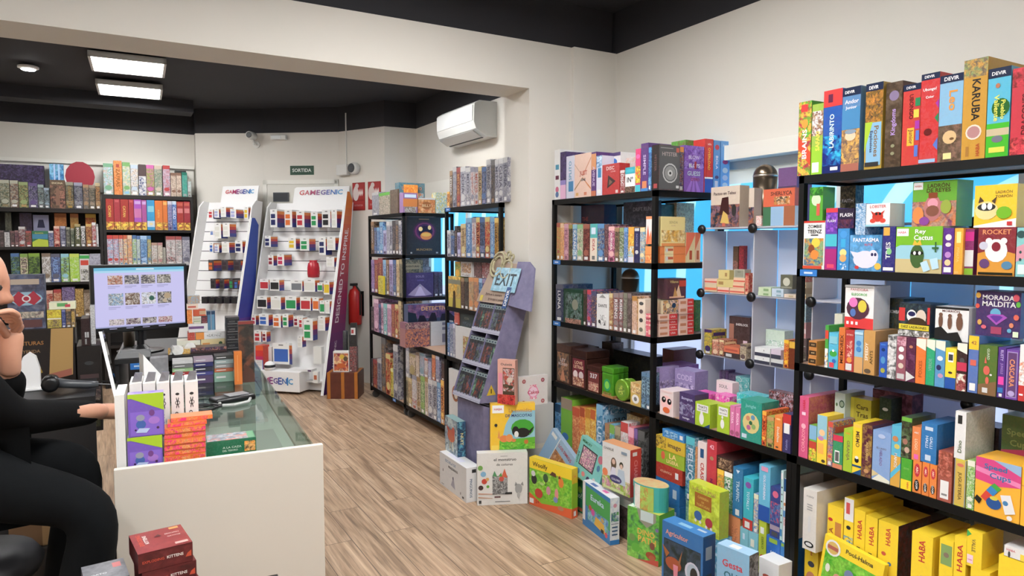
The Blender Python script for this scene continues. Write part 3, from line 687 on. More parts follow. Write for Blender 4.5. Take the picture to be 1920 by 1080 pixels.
row(W_R, SH[0], 'on the near rack third shelf', '''
1495.5 1540 666 d=.2 | c84 432 eec | x | | bottom orange game case of the stack of three | R .05 .22 .9 .56 432;T .3 .3 .45 .4 ec9 ADA LOVE
1495.5 1540 651 yb=666 d=.2 | c84 432 eec | x | | middle orange game case of the stack of three | R .05 .22 .9 .56 432;T .3 .3 .45 .4 ec9 ADA LOVE
1495.5 1540 636 yb=651 d=.2 | c84 432 eec | x | | top orange game case of the stack of three | R .05 .22 .9 .56 432;T .3 .3 .45 .4 ec9 ADA LOVE
1541 1552 609 | 4a4 d43 eee | x | | slim green spine with red corner | R 0 .68 1 .2 d43;R 0 0 1 .45 eee;A 0 .05 1 .3 eee 36a fc4 60
1552.5 1570.5 623 | 5bd 3a5 e54 | x | | sky blue box with a green monster | E .5 .42 .4 .3 4a4;E .5 .5 .12 .12 fff;R .1 .7 .8 .2 8cd;R .1 .03 .5 .14 d45;E .6 .22 .2 .2 36b
1571 1583 614 | d73 621 eb7 | x | | orange spine with brown lettering column | U .2 .1 .6 .8 632 MEMOREX
1583.5 1600 618.5 | b33 ecb 722 | x | | brick red spine with small white figures | T .1 .84 .8 .1 ecb RITMO;A .2 .25 .6 .5 b33 ecb b33 70;R .1 .03 .7 .16 ddd;E .5 .28 .3 .3 e94
1600.5 1617 619 | 8bd c97 48c | x | | pale blue spine with tan lower half | R 0 0 1 .38 d9a66a;E .5 .7 .3 .3 48c;E .5 .56 .3 .3 48c;R 0 .9 1 .06 bde
1617.5 1639 619 | c95 eda 753 | x | | tan box with speedy ant lettering | U .12 .12 .3 .8 fed SPEEDY;U .55 .15 .3 .5 542 ANTS;E .4 .08 .3 .2 654
1639.5 1662 641 | 25b cc4 48d | x | | royal blue box with an olive knot | E .5 .8 .25 .14 136;E .5 .5 .3 .3 59c;E .5 .2 .3 .2 aa4;R .2 .93 .6 .03 48d
1662.5 1679 628 | ddd 777 333 | x | | white box with black wavy lines | A 0 0 1 1 ddd 555 ddd 34
1679.5 1697 631 | 956 ecc b86 | x | | mauve patterned spine with three white circles | A 0 .8 1 .2 956 dab 956 60;E .5 .72 .3 .3 eee;E .5 .54 .3 .3 eee;E .5 .34 .3 .3 dcb;R .1 .04 .8 .12 ccc
1697.5 1715 633 | 524 c76 eed | x | | deep purple spine with coppery swirls | P 0 0 1 .12 0 .24 ddd;E .5 .8 .2 .16 c86;A 0 .3 1 .4 524 746 524 30
1715.5 1734 634 | e72 eed 852 | x | | orange spine with white top corner | P 0 .84 1 .74 1 1 0 1 eed;U .3 .08 .4 .5 a52 FOXES
1734.5 1751 636 | 2a7 eed 175 | x | | emerald spine with white top corner | P 0 .84 1 .76 1 1 0 1 eed;U .3 .3 .4 .3 8ba VERDE
1751.5 1770 638 | 59c eed 336 | x | | light blue spine with dancing cats | P 0 .84 1 .78 1 1 0 1 eed;E .5 .62 .3 .26 eee;E .4 .42 .26 .3 336;E .6 .25 .28 .24 c9b
1770.5 1791 652 | fd2 25a eee | x | | yellow spine with blue foot and barcode | R 0 0 1 .28 25a;R .25 .66 .5 .24 fff;R .3 .7 .4 .15 444;E .5 .4 .2 .12 433
1792 1811 643 | 322 c35 eed | x | | black box with white corner and crimson band | P 0 .86 1 .78 1 1 0 1 eed;E .5 .64 .25 .3 555;R 0 .42 1 .18 c35;A 0 0 1 .36 a55 733 eed 50
1813 1832 629 | 57b fc2 d54 | x | | slate blue spine with yellow cap | R 0 .76 1 .24 fc2;T .2 .84 .6 .08 964 42;R .2 .48 .6 .1 d65;R .2 .04 .6 .13 eee
1832.5 1867 646 | 573 d64 864 | x | | moss green box with a red fox | R 0 0 1 .2 864;P 0 .2 1 .2 1 .3 864;D .42 .7 .2 .25 cdb GUARD;E .45 .5 .18 .28 d65;E .5 .3 .1 .22 d65;P .32 .64 .38 .78 .46 .64 d65;E .7 .42 .07 .06 eee;R .25 .05 .3 .1 ddd
1868 1883 651 | 538 d5a 48c | x | | violet spine with pink emblem | D .2 .72 .6 .24 cbe RUSTY;D .2 .46 .6 .24 a8c JUNGLE;R .15 .26 .7 .16 e4a;R .1 .1 .7 .1 37b;R .3 .02 .4 .06 eee
1883.5 1907 655 | 74a 427 eb8 | x | | purple framed spine with ornate gold lettering | R .08 .04 .84 .92 a9c;R .14 .06 .72 .88 647;D .25 .22 .5 .62 e96 CASCARA;E .5 .12 .28 .26 bad
1908 1945 646 | eee c33 d85 | x | | white box with red base at the picture edge | R 0 0 1 .28 c33;A 0 .3 .8 .4 eee d86 eee 40;R .05 .1 .2 .03 fff
1545 1560 588 b=.12 d=.12 | eee c83 444 | x | | small white box with orange corner | P 0 0 1 .15 1 .3 0 .3 c84;E .5 .7 .2 .2 bbb
1562 1577 588 b=.12 d=.12 | eed 385 444 | x | | small white box with green corner | P 0 .05 1 .2 1 .4 0 .4 396;E .5 .7 .2 .2 bbb
1583 1637 534 yb=619 b=.03 d=.11 | eee d33 fc4 | x | | white box with balloon animals above a red band | R 0 0 1 .25 d33;T .15 .87 .7 .06 b66 PANDORA;T .2 .74 .6 .1 4a4 ELEGOROS;E .46 .46 .4 .36 534;E .3 .6 .15 .16 e7b;E .62 .52 .15 .2 dc4;E .3 .36 .1 .13 57b;R .08 .08 .08 .07 fff;R .24 .08 .08 .07 fff;R .4 .08 .08 .07 fff;R 0 .95 1 .05 bbb
1648 1690 558 b=.16 d=.15 | 332 554 245 | F | BOMBAS | very dark box standing behind the spines
1684 1743 567 yb=630 b=.03 d=.12 | 234 c43 eda | x | | box with a white robot and a yellow title | A 0 .3 1 .7 234 455 222 30;R 0 .45 .2 .4 c33;E .42 .62 .16 .2 eee;E .42 .68 .12 .08 225;E .72 .6 .16 .24 dcb;E .6 .4 .3 .2 432;R .02 .2 .96 .16 dc3;T .05 .22 .9 .12 222 DIEZ LADRONES;A 0 0 1 .18 443 eee 888 60;R .92 .4 .08 .5 c33
1752 1815 574 yb=639 b=.03 d=.12 | eee 744 432 | x | | white box with three striding meerkats | R 0 .93 1 .07 222;T .05 .84 .85 .09 633 MORRIÓN;E .17 .56 .07 .22 754;E .17 .76 .06 .06 754;E .45 .54 .07 .22 754;E .45 .74 .06 .06 754;E .74 .55 .1 .24 754;E .74 .78 .07 .07 754;P 0 0 0 .34 .2 .4 .4 .22 .7 .28 .85 .0 222
1828 1912 545 yb=646 b=.04 d=.12 | 436 d46 6ac | x | | large dark purple box with coloured gems | T .1 .8 .8 .13 eee MORADA;T .1 .66 .84 .13 eee MALDITA;E .45 .52 .12 .12 6ac;P .25 .44 .35 .5 .62 .5 .72 .44 .48 .26 a5b;P .33 .44 .4 .47 .56 .47 .62 .44 .48 .31 639;R .36 .06 .24 .16 a46;E .9 .88 .07 .09 d56;E .95 .74 .05 .07 6b4;E .05 .9 .06 .07 da4;E .04 .66 .05 .06 d54;E .1 .3 .05 .07 da5;E .2 .2 .06 .05 d67;E .82 .28 .05 .06 d86;E .78 .16 .05 .05 6ac;E .92 .46 .06 .07 d65;R .86 .03 .12 .12 dec
''', group='boxes on the near rack third shelf')
row(W_R, BT, 'on the near rack fourth shelf', '''
1494 1514 742 d=.24 s=#b56 | d58 fc4 f9b | x | | tall pink spine with red vertical lettering | U .25 .78 .5 .18 c23 HABA;U .3 .08 .4 .44 fab CORAZON;E .5 .52 .25 .25 fbc;R .3 .7 .4 .05 fde
1516 1530 796 d=.15 | 7b4 d43 6bd | x | | small spine with grass, sky and red bow | R 0 .6 1 .4 8bd;R 0 .35 1 .2 c43;A 0 0 1 .35 7b3 fd4 d54 50
1530.5 1549 777 d=.18 | fd3 8bd c7b | x | | yellow spine with pale blue cartoon top | R 0 .52 1 .48 9cd;E .5 .64 .3 .3 fc9;E .4 .52 .3 .2 c8b;R .1 .2 .6 .22 fb5;E .7 .06 .2 .15 543
1550.5 1560 790 d=.15 | 57a d54 fc4 | V | | thin slate blue spine with patches
1560.5 1579 814 d=.16 | 396 c35 fff | x | | green spine with crimson band and barcode | R 0 .82 1 .18 d35;R .2 .18 .5 .36 fff;R .26 .22 .38 .28 666;R 0 0 1 .14 d86
1580 1596.5 803 d=.16 | ac3 da3 763 | x | | lime spine with wavy brown letters | D .25 .1 .5 .8 875 GRANJA;E .5 .9 .3 .1 da3
1597 1614 792 d=.2 | fd2 25a 222 | x | | yellow spine with a black and white toy soldier | P 0 0 1 .12 1 0 258;R 0 .14 1 .04 258;D .3 .52 .5 .34 754 MEMO;E .5 .28 .25 .3 222;E .5 .33 .2 .16 eee;R .1 .92 .8 .06 fc5
1614.5 1633 795 d=.2 | 523 c95 746 | x | | dark plum spine with gold tracery | A 0 0 1 1 523 a84 634 30;D .3 .3 .4 .4 db7 AQUELARRE;E .5 .12 .26 .2 c96
1634 1668 805 d=.14 | 8ad eed 88b | x | | light blue winter sky box | P 0 0 1 0 1 .06 .4 .14 eed;P 0 .06 .4 .14 0 .2 dc9;T .2 .62 .6 .08 778 EL LAGO;D .38 .3 .2 .34 87a HELADO;E .5 .9 .2 .12 bce
1668.5 1687 796 d=.2 | 5bd dc5 d75 | x | | turquoise and yellow striped spine with children | R 0 0 1 .5 da4;P 0 .1 1 .3 1 .4 0 .2 5bd;E .4 .78 .3 .3 c85;E .6 .66 .28 .26 dc6;D .3 .3 .4 .26 eee MANOS
1688 1708 857 d=.16 | 4a3 fd2 c33 | x | | short green box with yellow foot | R 0 0 1 .32 fd2;T .2 .6 .6 .16 8c6 zoo;U .5 .04 .35 .24 c33 HABA
1688.5 1708 781 yb=857 d=.16 | 453 7a5 a65 | x | | mossy box with jungle animals, standing on a green box | A 0 0 1 .9 453 675 322 40;R 0 .9 1 .1 7b4;E .4 .4 .25 .3 a76;E .6 .2 .25 .3 ca9
1710 1726.5 863 d=.16 | e83 c33 fff | x | | first squat orange box with red pill | E .5 .72 .32 .8 c34;D .36 .52 .28 .4 fed ABC;E .5 .24 .3 .7 222;D .34 .12 .32 .26 fff LOOPI
1727.5 1741 866 d=.16 | e83 c33 fff | x | | second squat orange box with red pill | E .5 .72 .32 .8 c34;D .36 .52 .28 .4 fed ABC;E .5 .24 .3 .7 222;D .34 .12 .32 .26 fff LOOPI
1741.5 1755 870 d=.16 | e83 c33 fff | x | | third squat orange box with red pill | E .5 .72 .32 .8 c34;D .36 .52 .28 .4 fed ABC;E .5 .24 .3 .7 222;D .34 .12 .32 .26 fff LOOPI
1708.5 1725 799 yb=863 d=.16 | e84 eee c4a | x | | taller orange box standing above an orange pair | T .2 .76 .6 .14 eee ABC;D .3 .3 .4 .36 fdb LOGO;R .3 .05 .5 .14 e6b
1725.5 1755 791 yb=870 d=.18 | 27b eee 9c4 | x | | blue box with white double lettering, atop orange boxes | D .28 .3 .2 .45 def HALLI;D .56 .3 .2 .45 def GALLI;R .25 .82 .5 .09 cde;R .3 .06 .36 .14 cde
1756.5 1783 844 d=.18 | a54 d88 eee | x | | red brown box with a white price sheet | R .2 .06 .6 .36 eee;R .3 .12 .4 .04 888;A 0 .5 1 .5 a54 843 c76 40
1787 1809 859 d=.2 | dc4 89a 432 | x | | yellow box with grey border and slanted lettering | R .08 .04 .84 .92 db5;D .25 .1 .5 .66 542 JUGUETERÍA;E .5 .88 .3 .16 d76;R 0 0 .07 1 89a;R .93 0 .07 1 89a
1788 1809 770 yb=859 d=.2 s=#dcdcd0 | eee 444 7a6 | x | | white box with a green cap figure above yellow | R .25 .74 .4 .18 333;U .3 .06 .4 .4 563 Dino
1810.5 1825 862 d=.16 | 8b4 eed 384 | V | | slim green box beside the colourful cup game
1826 1911 855 d=.14 | fb2 d48 38c | x | | large yellow box with magenta top and coloured cups | P 0 1 1 1 1 .62 .5 .55 0 .6 d48;P .4 1 1 1 1 .82 9bd;P 0 .75 1 .62 1 .7 0 .84 e8b;T .1 .79 .7 .13 27a Speed;T .26 .64 .6 .14 27a Cups;P .14 .3 .26 .44 .42 .36 .3 .22 d43;P .26 .44 .36 .54 .52 .46 .42 .36 38c;P .36 .54 .44 .6 .6 .52 .52 .46 4a4;E .44 .24 .17 .15 259;E .44 .33 .09 .05 dc4;P .58 .42 .8 .46 .92 .16 .7 .1 eee;E .7 .3 .06 .06 48b;P 0 .24 .06 .32 .18 .26 .12 .16 222;E .8 .06 .06 .06 eee
1912 1945 870 d=.14 | fb2 d84 fc4 | x | | plain yellow box at the picture edge | R 0 .64 1 .02 d93
1872 1945 776 b=.18 d=.14 | 574 d48 fb2 | x | | second box with coloured cups raised behind the first | R 0 0 1 .5 fb2;P 0 .5 1 .5 1 .68 0 .6 c46;T .1 .76 .7 .1 9a6 Speed;T .2 .64 .6 .1 9a6 Cups;E .3 .36 .14 .14 38c;E .45 .44 .1 .1 d43;P .4 .1 .62 .24 .7 .5 .5 .46 eee
1562 1588 735 b=.12 d=.14 | cdd 454 c7a | x | | pale grey box with green ring | E .2 .82 .1 .12 575;E .7 .84 .26 .26 354;E .7 .84 .18 .18 9a9;A 0 0 .5 .5 cdd c8a eee 30
1592 1630 744 b=.16 d=.08 | cb3 543 fff | x | | yellow box with brown faces | T .25 .82 .65 .1 542 Cara;T .25 .7 .65 .1 542 Tras;E .5 .42 .14 .16 ca8;E .75 .4 .14 .16 b86;R 0 0 .16 1 dc4
1632 1706 728 b=.3 d=.08 | 523 a67 634 | n | | wide maroon box lying at the back
1645 1667 744 b=.16 d=.1 | 232 9b6 eee | x | | small black box with a green burst | E .5 .84 .25 .14 ddd;A 0 .3 1 .3 232 8b4 232 40;T .2 .06 .7 .1 ddd KOALA
1802 1868 790 b=.3 d=.1 | 322 433 544 | n | | dark brown box deep at the back
''', group='boxes on the near rack fourth shelf')
row(W_R, FZ, 'in the near rack bottom bay', '''
1507 1532 1018 d=.26 b=.06 | fd2 c33 d95 | x | | yellow spine with red word under the white box | U .25 .78 .5 .2 c33 HABA;E .5 .6 .25 .2 445;E .5 .28 .36 .5 c86
1504 1529 914 yb=1017 d=.28 | e4e0da a86 444 | x | | tall white box with a black oval mark | T .2 .86 .6 .05 888 A LINCE;R .3 .74 .4 .02 aaa;R .3 .7 .4 .02 aaa;R .3 .66 .4 .02 aaa;R .4 .3 .2 .26 ddd;E .5 .1 .36 .2 222;E .5 .1 .24 .12 ddd
1547 1576 944 d=.26 b=.06 | fd2 c53 9bc | x | | yellow box with a framed orange scene | U .1 .5 .3 .3 a53 FLOTA;R .5 .6 .4 .24 c84;E .2 .85 .15 .1 c33;R .15 .2 .3 .2 543
1577.5 1595 932 d=.28 b=.06 | fd2 7bb eee | x | | yellow spine with white cap and blue water | R 0 .8 1 .2 eee;R .2 .86 .4 .1 d55;E .5 .74 .24 .2 333;A 0 .1 1 .56 fd2 6ac 366 40
1596 1616.5 953 d=.27 b=.06 | fd2 c33 555 | x | | yellow spine with red word beside the blue water one | U .3 .72 .45 .2 c33 HABA;R .3 .6 .3 .05 333;R .25 .42 .3 .1 555
1617 1639.5 965 d=.27 b=.06 | fd2 c33 333 | x | | plain yellow spine with red brand word | U .3 .72 .45 .2 c33 HABA;R .3 .6 .3 .05 443
1641 1678 974 d=.27 b=.06 s=#3a2c28 | fd2 c33 68a | x | | wide yellow box beside a dark cover | U .3 .78 .4 .18 c33 HABA;E .3 .7 .12 .1 c54;E .6 .62 .1 .1 47a;A 0 0 1 .5 fd2 c84 fd2 30
1702 1741 995 d=.26 | fd2 c33 368 | x | | second wide yellow box with a blue dot | U .3 .76 .4 .2 c33 HABA;E .55 .64 .12 .1 47a;U .5 .1 .3 .3 654 DELI
1753 1779 1008 d=.26 | fd2 7a5 544 | x | | yellow box with a small green animal picture | R .1 .8 .8 .16 8a6;E .5 .88 .2 .2 876;D .4 .36 .3 .4 543 MANU
1779.5 1810 1004 d=.26 | fd2 c33 777 | x | | yellow spine with red word and panda | U .25 .74 .5 .22 c33 HABA;E .4 .6 .2 .16 333;E .4 .58 .12 .1 eee;U .4 .1 .3 .3 654 PEKE
1811 1847 1062 d=.2 | fd2 c33 cb5 | x | | low yellow box under a tilted little one | U .2 .7 .4 .26 c33 HABA
1811 1840 992 yb=1062 d=.14 | fd2 c44 675 | x | | little yellow box set on a low one | D .3 .4 .3 .4 764 VALLE;R .05 .08 .4 .24 fde;T .08 .12 .34 .12 c33 HABA;P 0 .8 .3 .9 0 1 4a5
1861 1945 1038 d=.22 | fd2 a52 c33 | x | | flat yellow box with brown block letters | T .06 .6 .8 .28 a52 El Frutal
1882 1945 1021 yb=1038 d=.16 | eee fd2 444 | x | | flat white box with a small red word | T .06 .5 .3 .3 c56 HABA;E .16 .24 .1 .3 444;R .5 0 .5 .6 fd4
1684 1742 958 b=.29 d=.12 | 322 943 554 | x | | dark box with a red ribbon deep in the bay | R 0 .5 1 .2 922
1560 1600 905 b=.34 d=.1 | 333 999 555 | x | KAT | black box with grey letters high in the bay | T .1 .75 .8 .14 999 KAT
1670 1745 925 b=.4 d=.1 | 322 888 555 | x | | black box with big grey letters deep in the bay | T .05 .8 .9 .12 888 LA KAKA
1746 1800 960 b=.4 d=.08 | 566 899 455 | n | | grey green box at the very back of the bay
''', group='boxes in the bottom bay of the near rack', depth=.26)

# ---------------------------------------------------------------- games: low shelf between the racks
row(W_R, BT, 'on the low shelf between the racks', '''
1237 1262 729 d=.13 | edd fbb c33 | x | | white box with a big eyed furry owl | E .5 .5 .42 .4 fcc;E .3 .62 .16 .16 111;E .72 .58 .16 .16 111;E .33 .65 .05 .05 fff;E .75 .61 .05 .05 fff;E .5 .22 .26 .16 d63;R .1 .92 .8 .04 ecc
1273.5 1302 734 d=.24 | 436 9ac d8b | x | | indigo box with a frosty meadow | T .1 .72 .8 .14 cce Bomgoya;A 0 .2 1 .45 436 99b 536 40;T .1 .06 .7 .1 dde bomgo
1303 1331 752 d=.1 | ac2 eee d3a | x | | first lime box with a white bottle drawing | R .12 .62 .76 .3 eee;T .16 .76 .68 .12 222 THAT'S;T .16 .64 .68 .12 222 NOT A HAT;E .45 .32 .16 .3 eee;E .45 .56 .08 .1 eee;P .6 0 1 0 1 .18 247
1344 1367 757 d=.1 | ac2 eee d3a | x | | second lime box with a white bottle drawing | R .12 .62 .76 .3 eee;T .16 .76 .68 .12 222 THAT'S;T .16 .64 .68 .12 222 NOT A HAT;E .45 .32 .16 .3 eee;E .45 .56 .08 .1 eee
1303 1331 733 b=.11 d=.1 | d3a f6c eee | n | | hot pink box behind the first lime one
1340 1367 738 b=.11 d=.1 | d3a f6c eee | n | | hot pink box behind the second lime one
1368 1377 760 d=.1 | d7a fbd 845 | x | | first slim pink spine | D .25 .3 .5 .6 fde ROSA;E .5 .12 .4 .4 a57
1377.5 1387 763 d=.1 | d7a fbd 845 | x | | second slim pink spine | D .25 .3 .5 .6 fde ROSA;E .5 .12 .4 .4 a57
1388 1427 747 d=.12 | 298 dc7 fff | x | | teal box with a round cream creature wheel | T .1 .8 .75 .11 8cc Jungle;E .5 .45 .4 .4 dc8;E .36 .56 .1 .1 c86;E .6 .6 .1 .1 69b;E .64 .38 .1 .1 8a6;E .4 .34 .1 .1 b69;E .5 .46 .08 .08 364;R .08 .06 .24 .1 cde
1428 1436 770 d=.16 | d42 fb4 822 | V | RIO | thin scarlet spine next to the wheel box
1437 1450 780 d=.16 | 9b5 c96 543 | V | | green and brown patched spine
1451 1465.5 778 d=.16 | e83 eee 622 | x | | orange spine with a white dancing word | D .3 .2 .4 .5 eed DodaDoo;E .5 .9 .3 .1 fc8;E .4 .08 .2 .1 543
1466.5 1482 775 d=.16 | 336 c33 eee | x | | navy spine with a red and white head | R 0 .74 1 .26 c33;R .15 .5 .7 .26 eee;U .3 .06 .4 .3 99c Kaleido
1380 1427 736 b=.13 d=.1 | 4bc 2a9 eee | n | | turquoise lid peeking over the wheel box
1342 1372 712 b=.19 d=.05 | edd c7a 444 | x | | white box with a little guard figure | E .4 .5 .12 .24 c65;T .15 .82 .6 .1 777 SOUL
1440 1485 731 b=.19 d=.05 | 322 a55 dcd | F | | dark maroon box behind the orange spine
1262 1302 690 b=.16 d=.1 | 98b 658 cbd | f | CODE | lilac box behind the indigo one
''', group='boxes on the low shelf between the racks')
row(W_R, FZ, 'under the low shelf between racks', '''
1285 1323 937 | 7a9 486 cdb | n | | green box hidden low behind the turtle race box
1324 1364 950 | 49a 27a cde | n | | teal box hidden low behind the turtle race box
1365 1386 963 | e96 b64 543 | x | | light orange box with a rounded edge | A .3 .4 .5 .4 e96 c75 e96 40;R .1 .02 .5 .1 444;R .2 .04 .14 .05 eee
1386.5 1420 987 | 8cd cde 59b | x | | pale aqua box pair under the turquoise spine | R .46 0 .03 1 59a;R .6 .6 .2 .2 eed;R .15 .7 .12 .16 def;R .55 .2 .4 .1 59b
1421 1435 974 | bc3 c33 eee | x | | yellow green spine with a red creature | R .2 .76 .5 .12 eee;E .5 .32 .3 .3 c33;D .3 .44 .4 .3 573 DJEKO
1435.5 1461 1002 | 26b cde 49d | x | | bright blue box with white slanted lettering | U .3 .1 .4 .6 def MARE;R .2 .86 .6 .1 9b4
1461.5 1491 1015 | 27b cde a85 | x | | blue box with two columns of white words | D .15 .2 .3 .6 ecd PIPES;D .56 .2 .3 .55 cde FLIPP;R .2 .9 .6 .07 9b4
1219 1274 932 d=.3 | 27b def 38c | x | | lower flat blue box of the colourful pile | R .72 .3 .14 .45 cde
1219 1274 892 yb=932 d=.3 | 27b def 38c | x | | upper flat blue box of the colourful pile | R .72 .3 .16 .4 cde
1219 1279 864 yb=892 d=.3 | b32 eda fff | x | | flat red box in the colourful pile | T .14 .3 .5 .45 eca ATLÁNTICA;R .74 .3 .12 .4 eee
1223 1283 838 yb=864 d=.3 | 9b3 c43 fda | x | | flat lime green box in the colourful pile | E .25 .6 .2 .3 d64;T .4 .5 .4 .4 fd9 LA;T .36 .1 .46 .4 fd9 LIGERA
1228 1284 814 yb=838 d=.28 | db3 333 c43 | x | | flat yellow box on the colourful pile | A 0 0 .35 1 db3 543 ca3 40;T .4 .2 .5 .5 654 imago
1242 1283 803 yb=814 d=.22 | 38c cde 247 | x | | small flat blue box on top of the pile | A .1 .1 .6 .8 38c bde 27a 60;R .8 .3 .14 .5 eee
1284.5 1301 817 d=.26 yb=935 | 268 5bc cde | v | PELUQ | tall teal blue spine
1302 1306 838 d=.2 yb=938 | c85 a64 ec9 | n | | sliver of a tan box
1306.5 1323 827 d=.26 yb=940 | edd c43 7a5 | x | | white spine with red lettering and green leaves | R .3 .76 .4 .14 258;D .3 .36 .5 .34 c33 CRASH;A 0 0 1 .34 6a6 edd c64 50
1324 1342 824 d=.26 yb=950 | c34 724 fbc | x | | red spine with a pale number at its top | T .25 .87 .5 .08 fcd 42;E .5 .74 .2 .16 a86;U .35 .12 .3 .4 726 BRAIN
1343.5 1356 878 d=.24 yb=962 | e73 fc4 4a5 | V | | orange spine beside the tall red one
1343 1390 853 yb=878 d=.2 | 322 c85 ddd | x | | narrow dark box laid over the orange spine | A .1 .1 .8 .8 322 754 ca8 60
1357 1372 873 d=.26 yb=963 | 385 fff 5a6 | v | SMALL | forest green spine
1373 1391.5 874 d=.28 yb=966 | 27a def 8bd | x | | tall blue spine with white vertical lettering | D .3 .3 .4 .46 cde TRAFFIC;R .3 .04 .4 .12 eee;P .3 .95 .7 .95 .5 .88 def
1392.5 1411 893 d=.26 yb=988 | 3bc c33 eee | x | | turquoise spine with a red base | R 0 0 1 .2 c33;R .2 .03 .5 .12 eee;E .5 .86 .3 .26 85a;D .3 .36 .4 .4 def TOTALLY
1412 1420.5 925 d=.22 yb=985 | 48c eec fb4 | V | | thin sky blue spine with sun patch
1421.5 1442.5 870 d=.28 yb=976 | 6bd def 36b | x | | tall pale blue spine with navy base | R 0 0 1 .28 25a;D .3 .36 .4 .5 eef GOLONDRINA;R .2 .9 .6 .08 d9b
1443 1461.5 911 d=.26 yb=1002 | 348 d57 69c | x | | deep blue spine with pink creature | E .5 .86 .3 .3 d68;A 0 .3 1 .4 348 57a c56 40;R 0 .14 1 .1 a9a;R .2 .03 .6 .08 555
1461.5 1466.5 882 d=.28 yb=1015 | bdd 444 8bd | x | | long grey spine with black playing piece dots | E .5 .76 .3 .3 343;E .5 .66 .3 .3 777;E .5 .56 .3 .3 343;E .5 .46 .26 .2 d65;E .5 .36 .3 .3 343;E .5 .26 .3 .3 555;R .1 .06 .8 .1 48b;R .15 .88 .7 .09 eee
1467 1473 897 d=.26 yb=1015 | eee 36b c33 | x | | white spine with a blue and red loco | R 0 .8 1 .2 258;E .5 .6 .4 .5 c85;D .2 .2 .6 .26 c33 LOCO;R 0 .4 1 .1 69c
1440 1490 868 b=.4 d=.1 | 665 c98 443 | n | | pale brown box lying deep underneath
''', group='boxes under the low shelf between the racks', depth=.26)
# ---------------------------------------------------------------- games: rack against the pillar
P_T = 'on the pillar rack top'
row(W_R, SH[2], P_T, '''
1039.5 1050 282 d=.3 | eee 9bd d9a | x | | white spine with small coloured squares | R .2 .6 .6 .1 49b;R .2 .4 .6 .08 624;E .5 .2 .3 .3 c68;E .5 .1 .3 .3 57a
1050.5 1061 286 d=.3 | 436 ebd 99c | x | | navy to lilac spine | R 0 0 1 .34 ebd;R 0 .3 1 .1 98c;A 0 .4 1 .6 436 547 324 40
1061.5 1076.5 294 d=.28 | dde 58b 7bd | x | | white spine with pale blue letters | U .25 .4 .5 .5 59b SPLITO;R .3 .16 .6 .24 48b
1077 1108 291 d=.16 | ecb b43 653 | x | | cream box with crossed strings | P 0 .8 .5 .5 .5 .48 0 .76 ca9;P 1 .9 .5 .5 .52 .48 1 .86 c86;P 0 .2 .5 .46 .5 .44 0 .16 a85;P 1 .2 .5 .46 .5 .44 1 .16 d85;T .3 .46 .5 .16 b43 JUST;T .4 .34 .3 .12 356 ONE;R .1 .04 .16 .07 da6;R .6 .04 .16 .07 d86
1108.5 1117.5 286 d=.28 | 537 d85 b9c | x | | dark violet and orange spine | R 0 .6 1 .36 d96;D .25 .2 .5 .5 cbd AVENUE;R 0 0 1 .12 c75
1118 1128.5 293 d=.24 | dde 38b 7bd | x | | white spine with a blue badge | R .25 .45 .6 .24 38b;A 0 .7 1 .3 9bd def 58b 40;R .2 .05 .6 .1 eee
1129 1161 310 d=.08 | b33 433 eee | x | | red box with a black triangle | T .1 .8 .75 .13 edd DISC;T .4 .72 .5 .05 ebb COVER;P .3 .2 .36 .64 .8 .42 433;P .4 .3 .44 .5 .62 .4 865;R .8 .03 .14 .1 dcc
1132 1163 290 b=.1 d=.12 | eee 37c d45 | x | | white box with a blue oval, behind the red one | E .4 .78 .3 .14 37c;E .8 .7 .04 .04 d44;R 0 .92 1 .08 547
1162.5 1171 320 d=.1 | 922 dcc 521 | v | DISC | narrow dark red spine
1172 1190.5 315 d=.1 | eee 2ab 222 | x | | white and teal box with big black letters | R 0 .74 1 .26 3ab;E .5 .86 .4 .12 4bc;T .15 .36 .7 .3 222 INº;A 0 0 1 .24 543 976 322 60
1173 1195 297 b=.14 d=.1 | dcc e96 bcb | n | | pale box with faint orange print
1191 1200.5 280 d=.26 | d37 fd3 5a4 | x | | magenta and yellow spine | R 0 .3 1 .3 fd3;R 0 0 1 .16 4bc;A 0 .2 1 .4 fd3 d43 5a4 60;E .5 .82 .4 .3 e6a
1201 1215 270 d=.28 | 537 cad e93 | x | | tall violet spine with an orange plinth | D .3 .3 .4 .5 cbd SIMPLE;R .2 .05 .6 .16 d85;R 0 0 1 .06 48c;R .1 .9 .8 .06 647
1215.5 1220.5 277 d=.24 | 248 59c 8bd | v | | slim blue spine
1221.5 1235 273 d=.155 s=#5a5a5c | 222 766 d55 | x | | black box with a big silver speaker | D .3 .4 .45 .4 755 HITSTER;R .3 .04 .5 .1 a44
''', group='boxes along the top of the pillar rack', depth=.2)
# its wide speaker side faces the aisle end
_o = ALLB[-1]; _w = [max(v.co[i] for v in _o.data.vertices) for i in range(3)]
P = Print(); F = Frame(P, (0, -.0006, 0), (1, 0, 0), (0, 0, 1), .155, _w[2])
F.rect(.02, .02, .96, .96, lin('5e5e60')); F.text('HITSTER', .1, .74, .8, .12, lin('b9a9a9')); F.ell(.52, .38, .055, .055, lin('d0d0d0')); F.ell(.52, .38, .047, .047, lin('6a6a6c')); F.ell(.52, .38, .04, .04, lin('9c9c9c')); F.ell(.52, .38, .018, .018, lin('d8d8d8')); F.ell(.52, .38, .008, .008, lin('333333')); F.rect(.8, .85, .14, .1, lin('cc6655')); F.rect(.05, .92, .6, .02, lin('999999')); F.rect(.8, .05, .14, .06, lin('dddddd'))
_c = link('speaker_cover', P.mesh('speaker_cover'), _o); _c.location = (_w[0] + .0006, 0, 0); _c.rotation_euler = (0, 0, R(90))
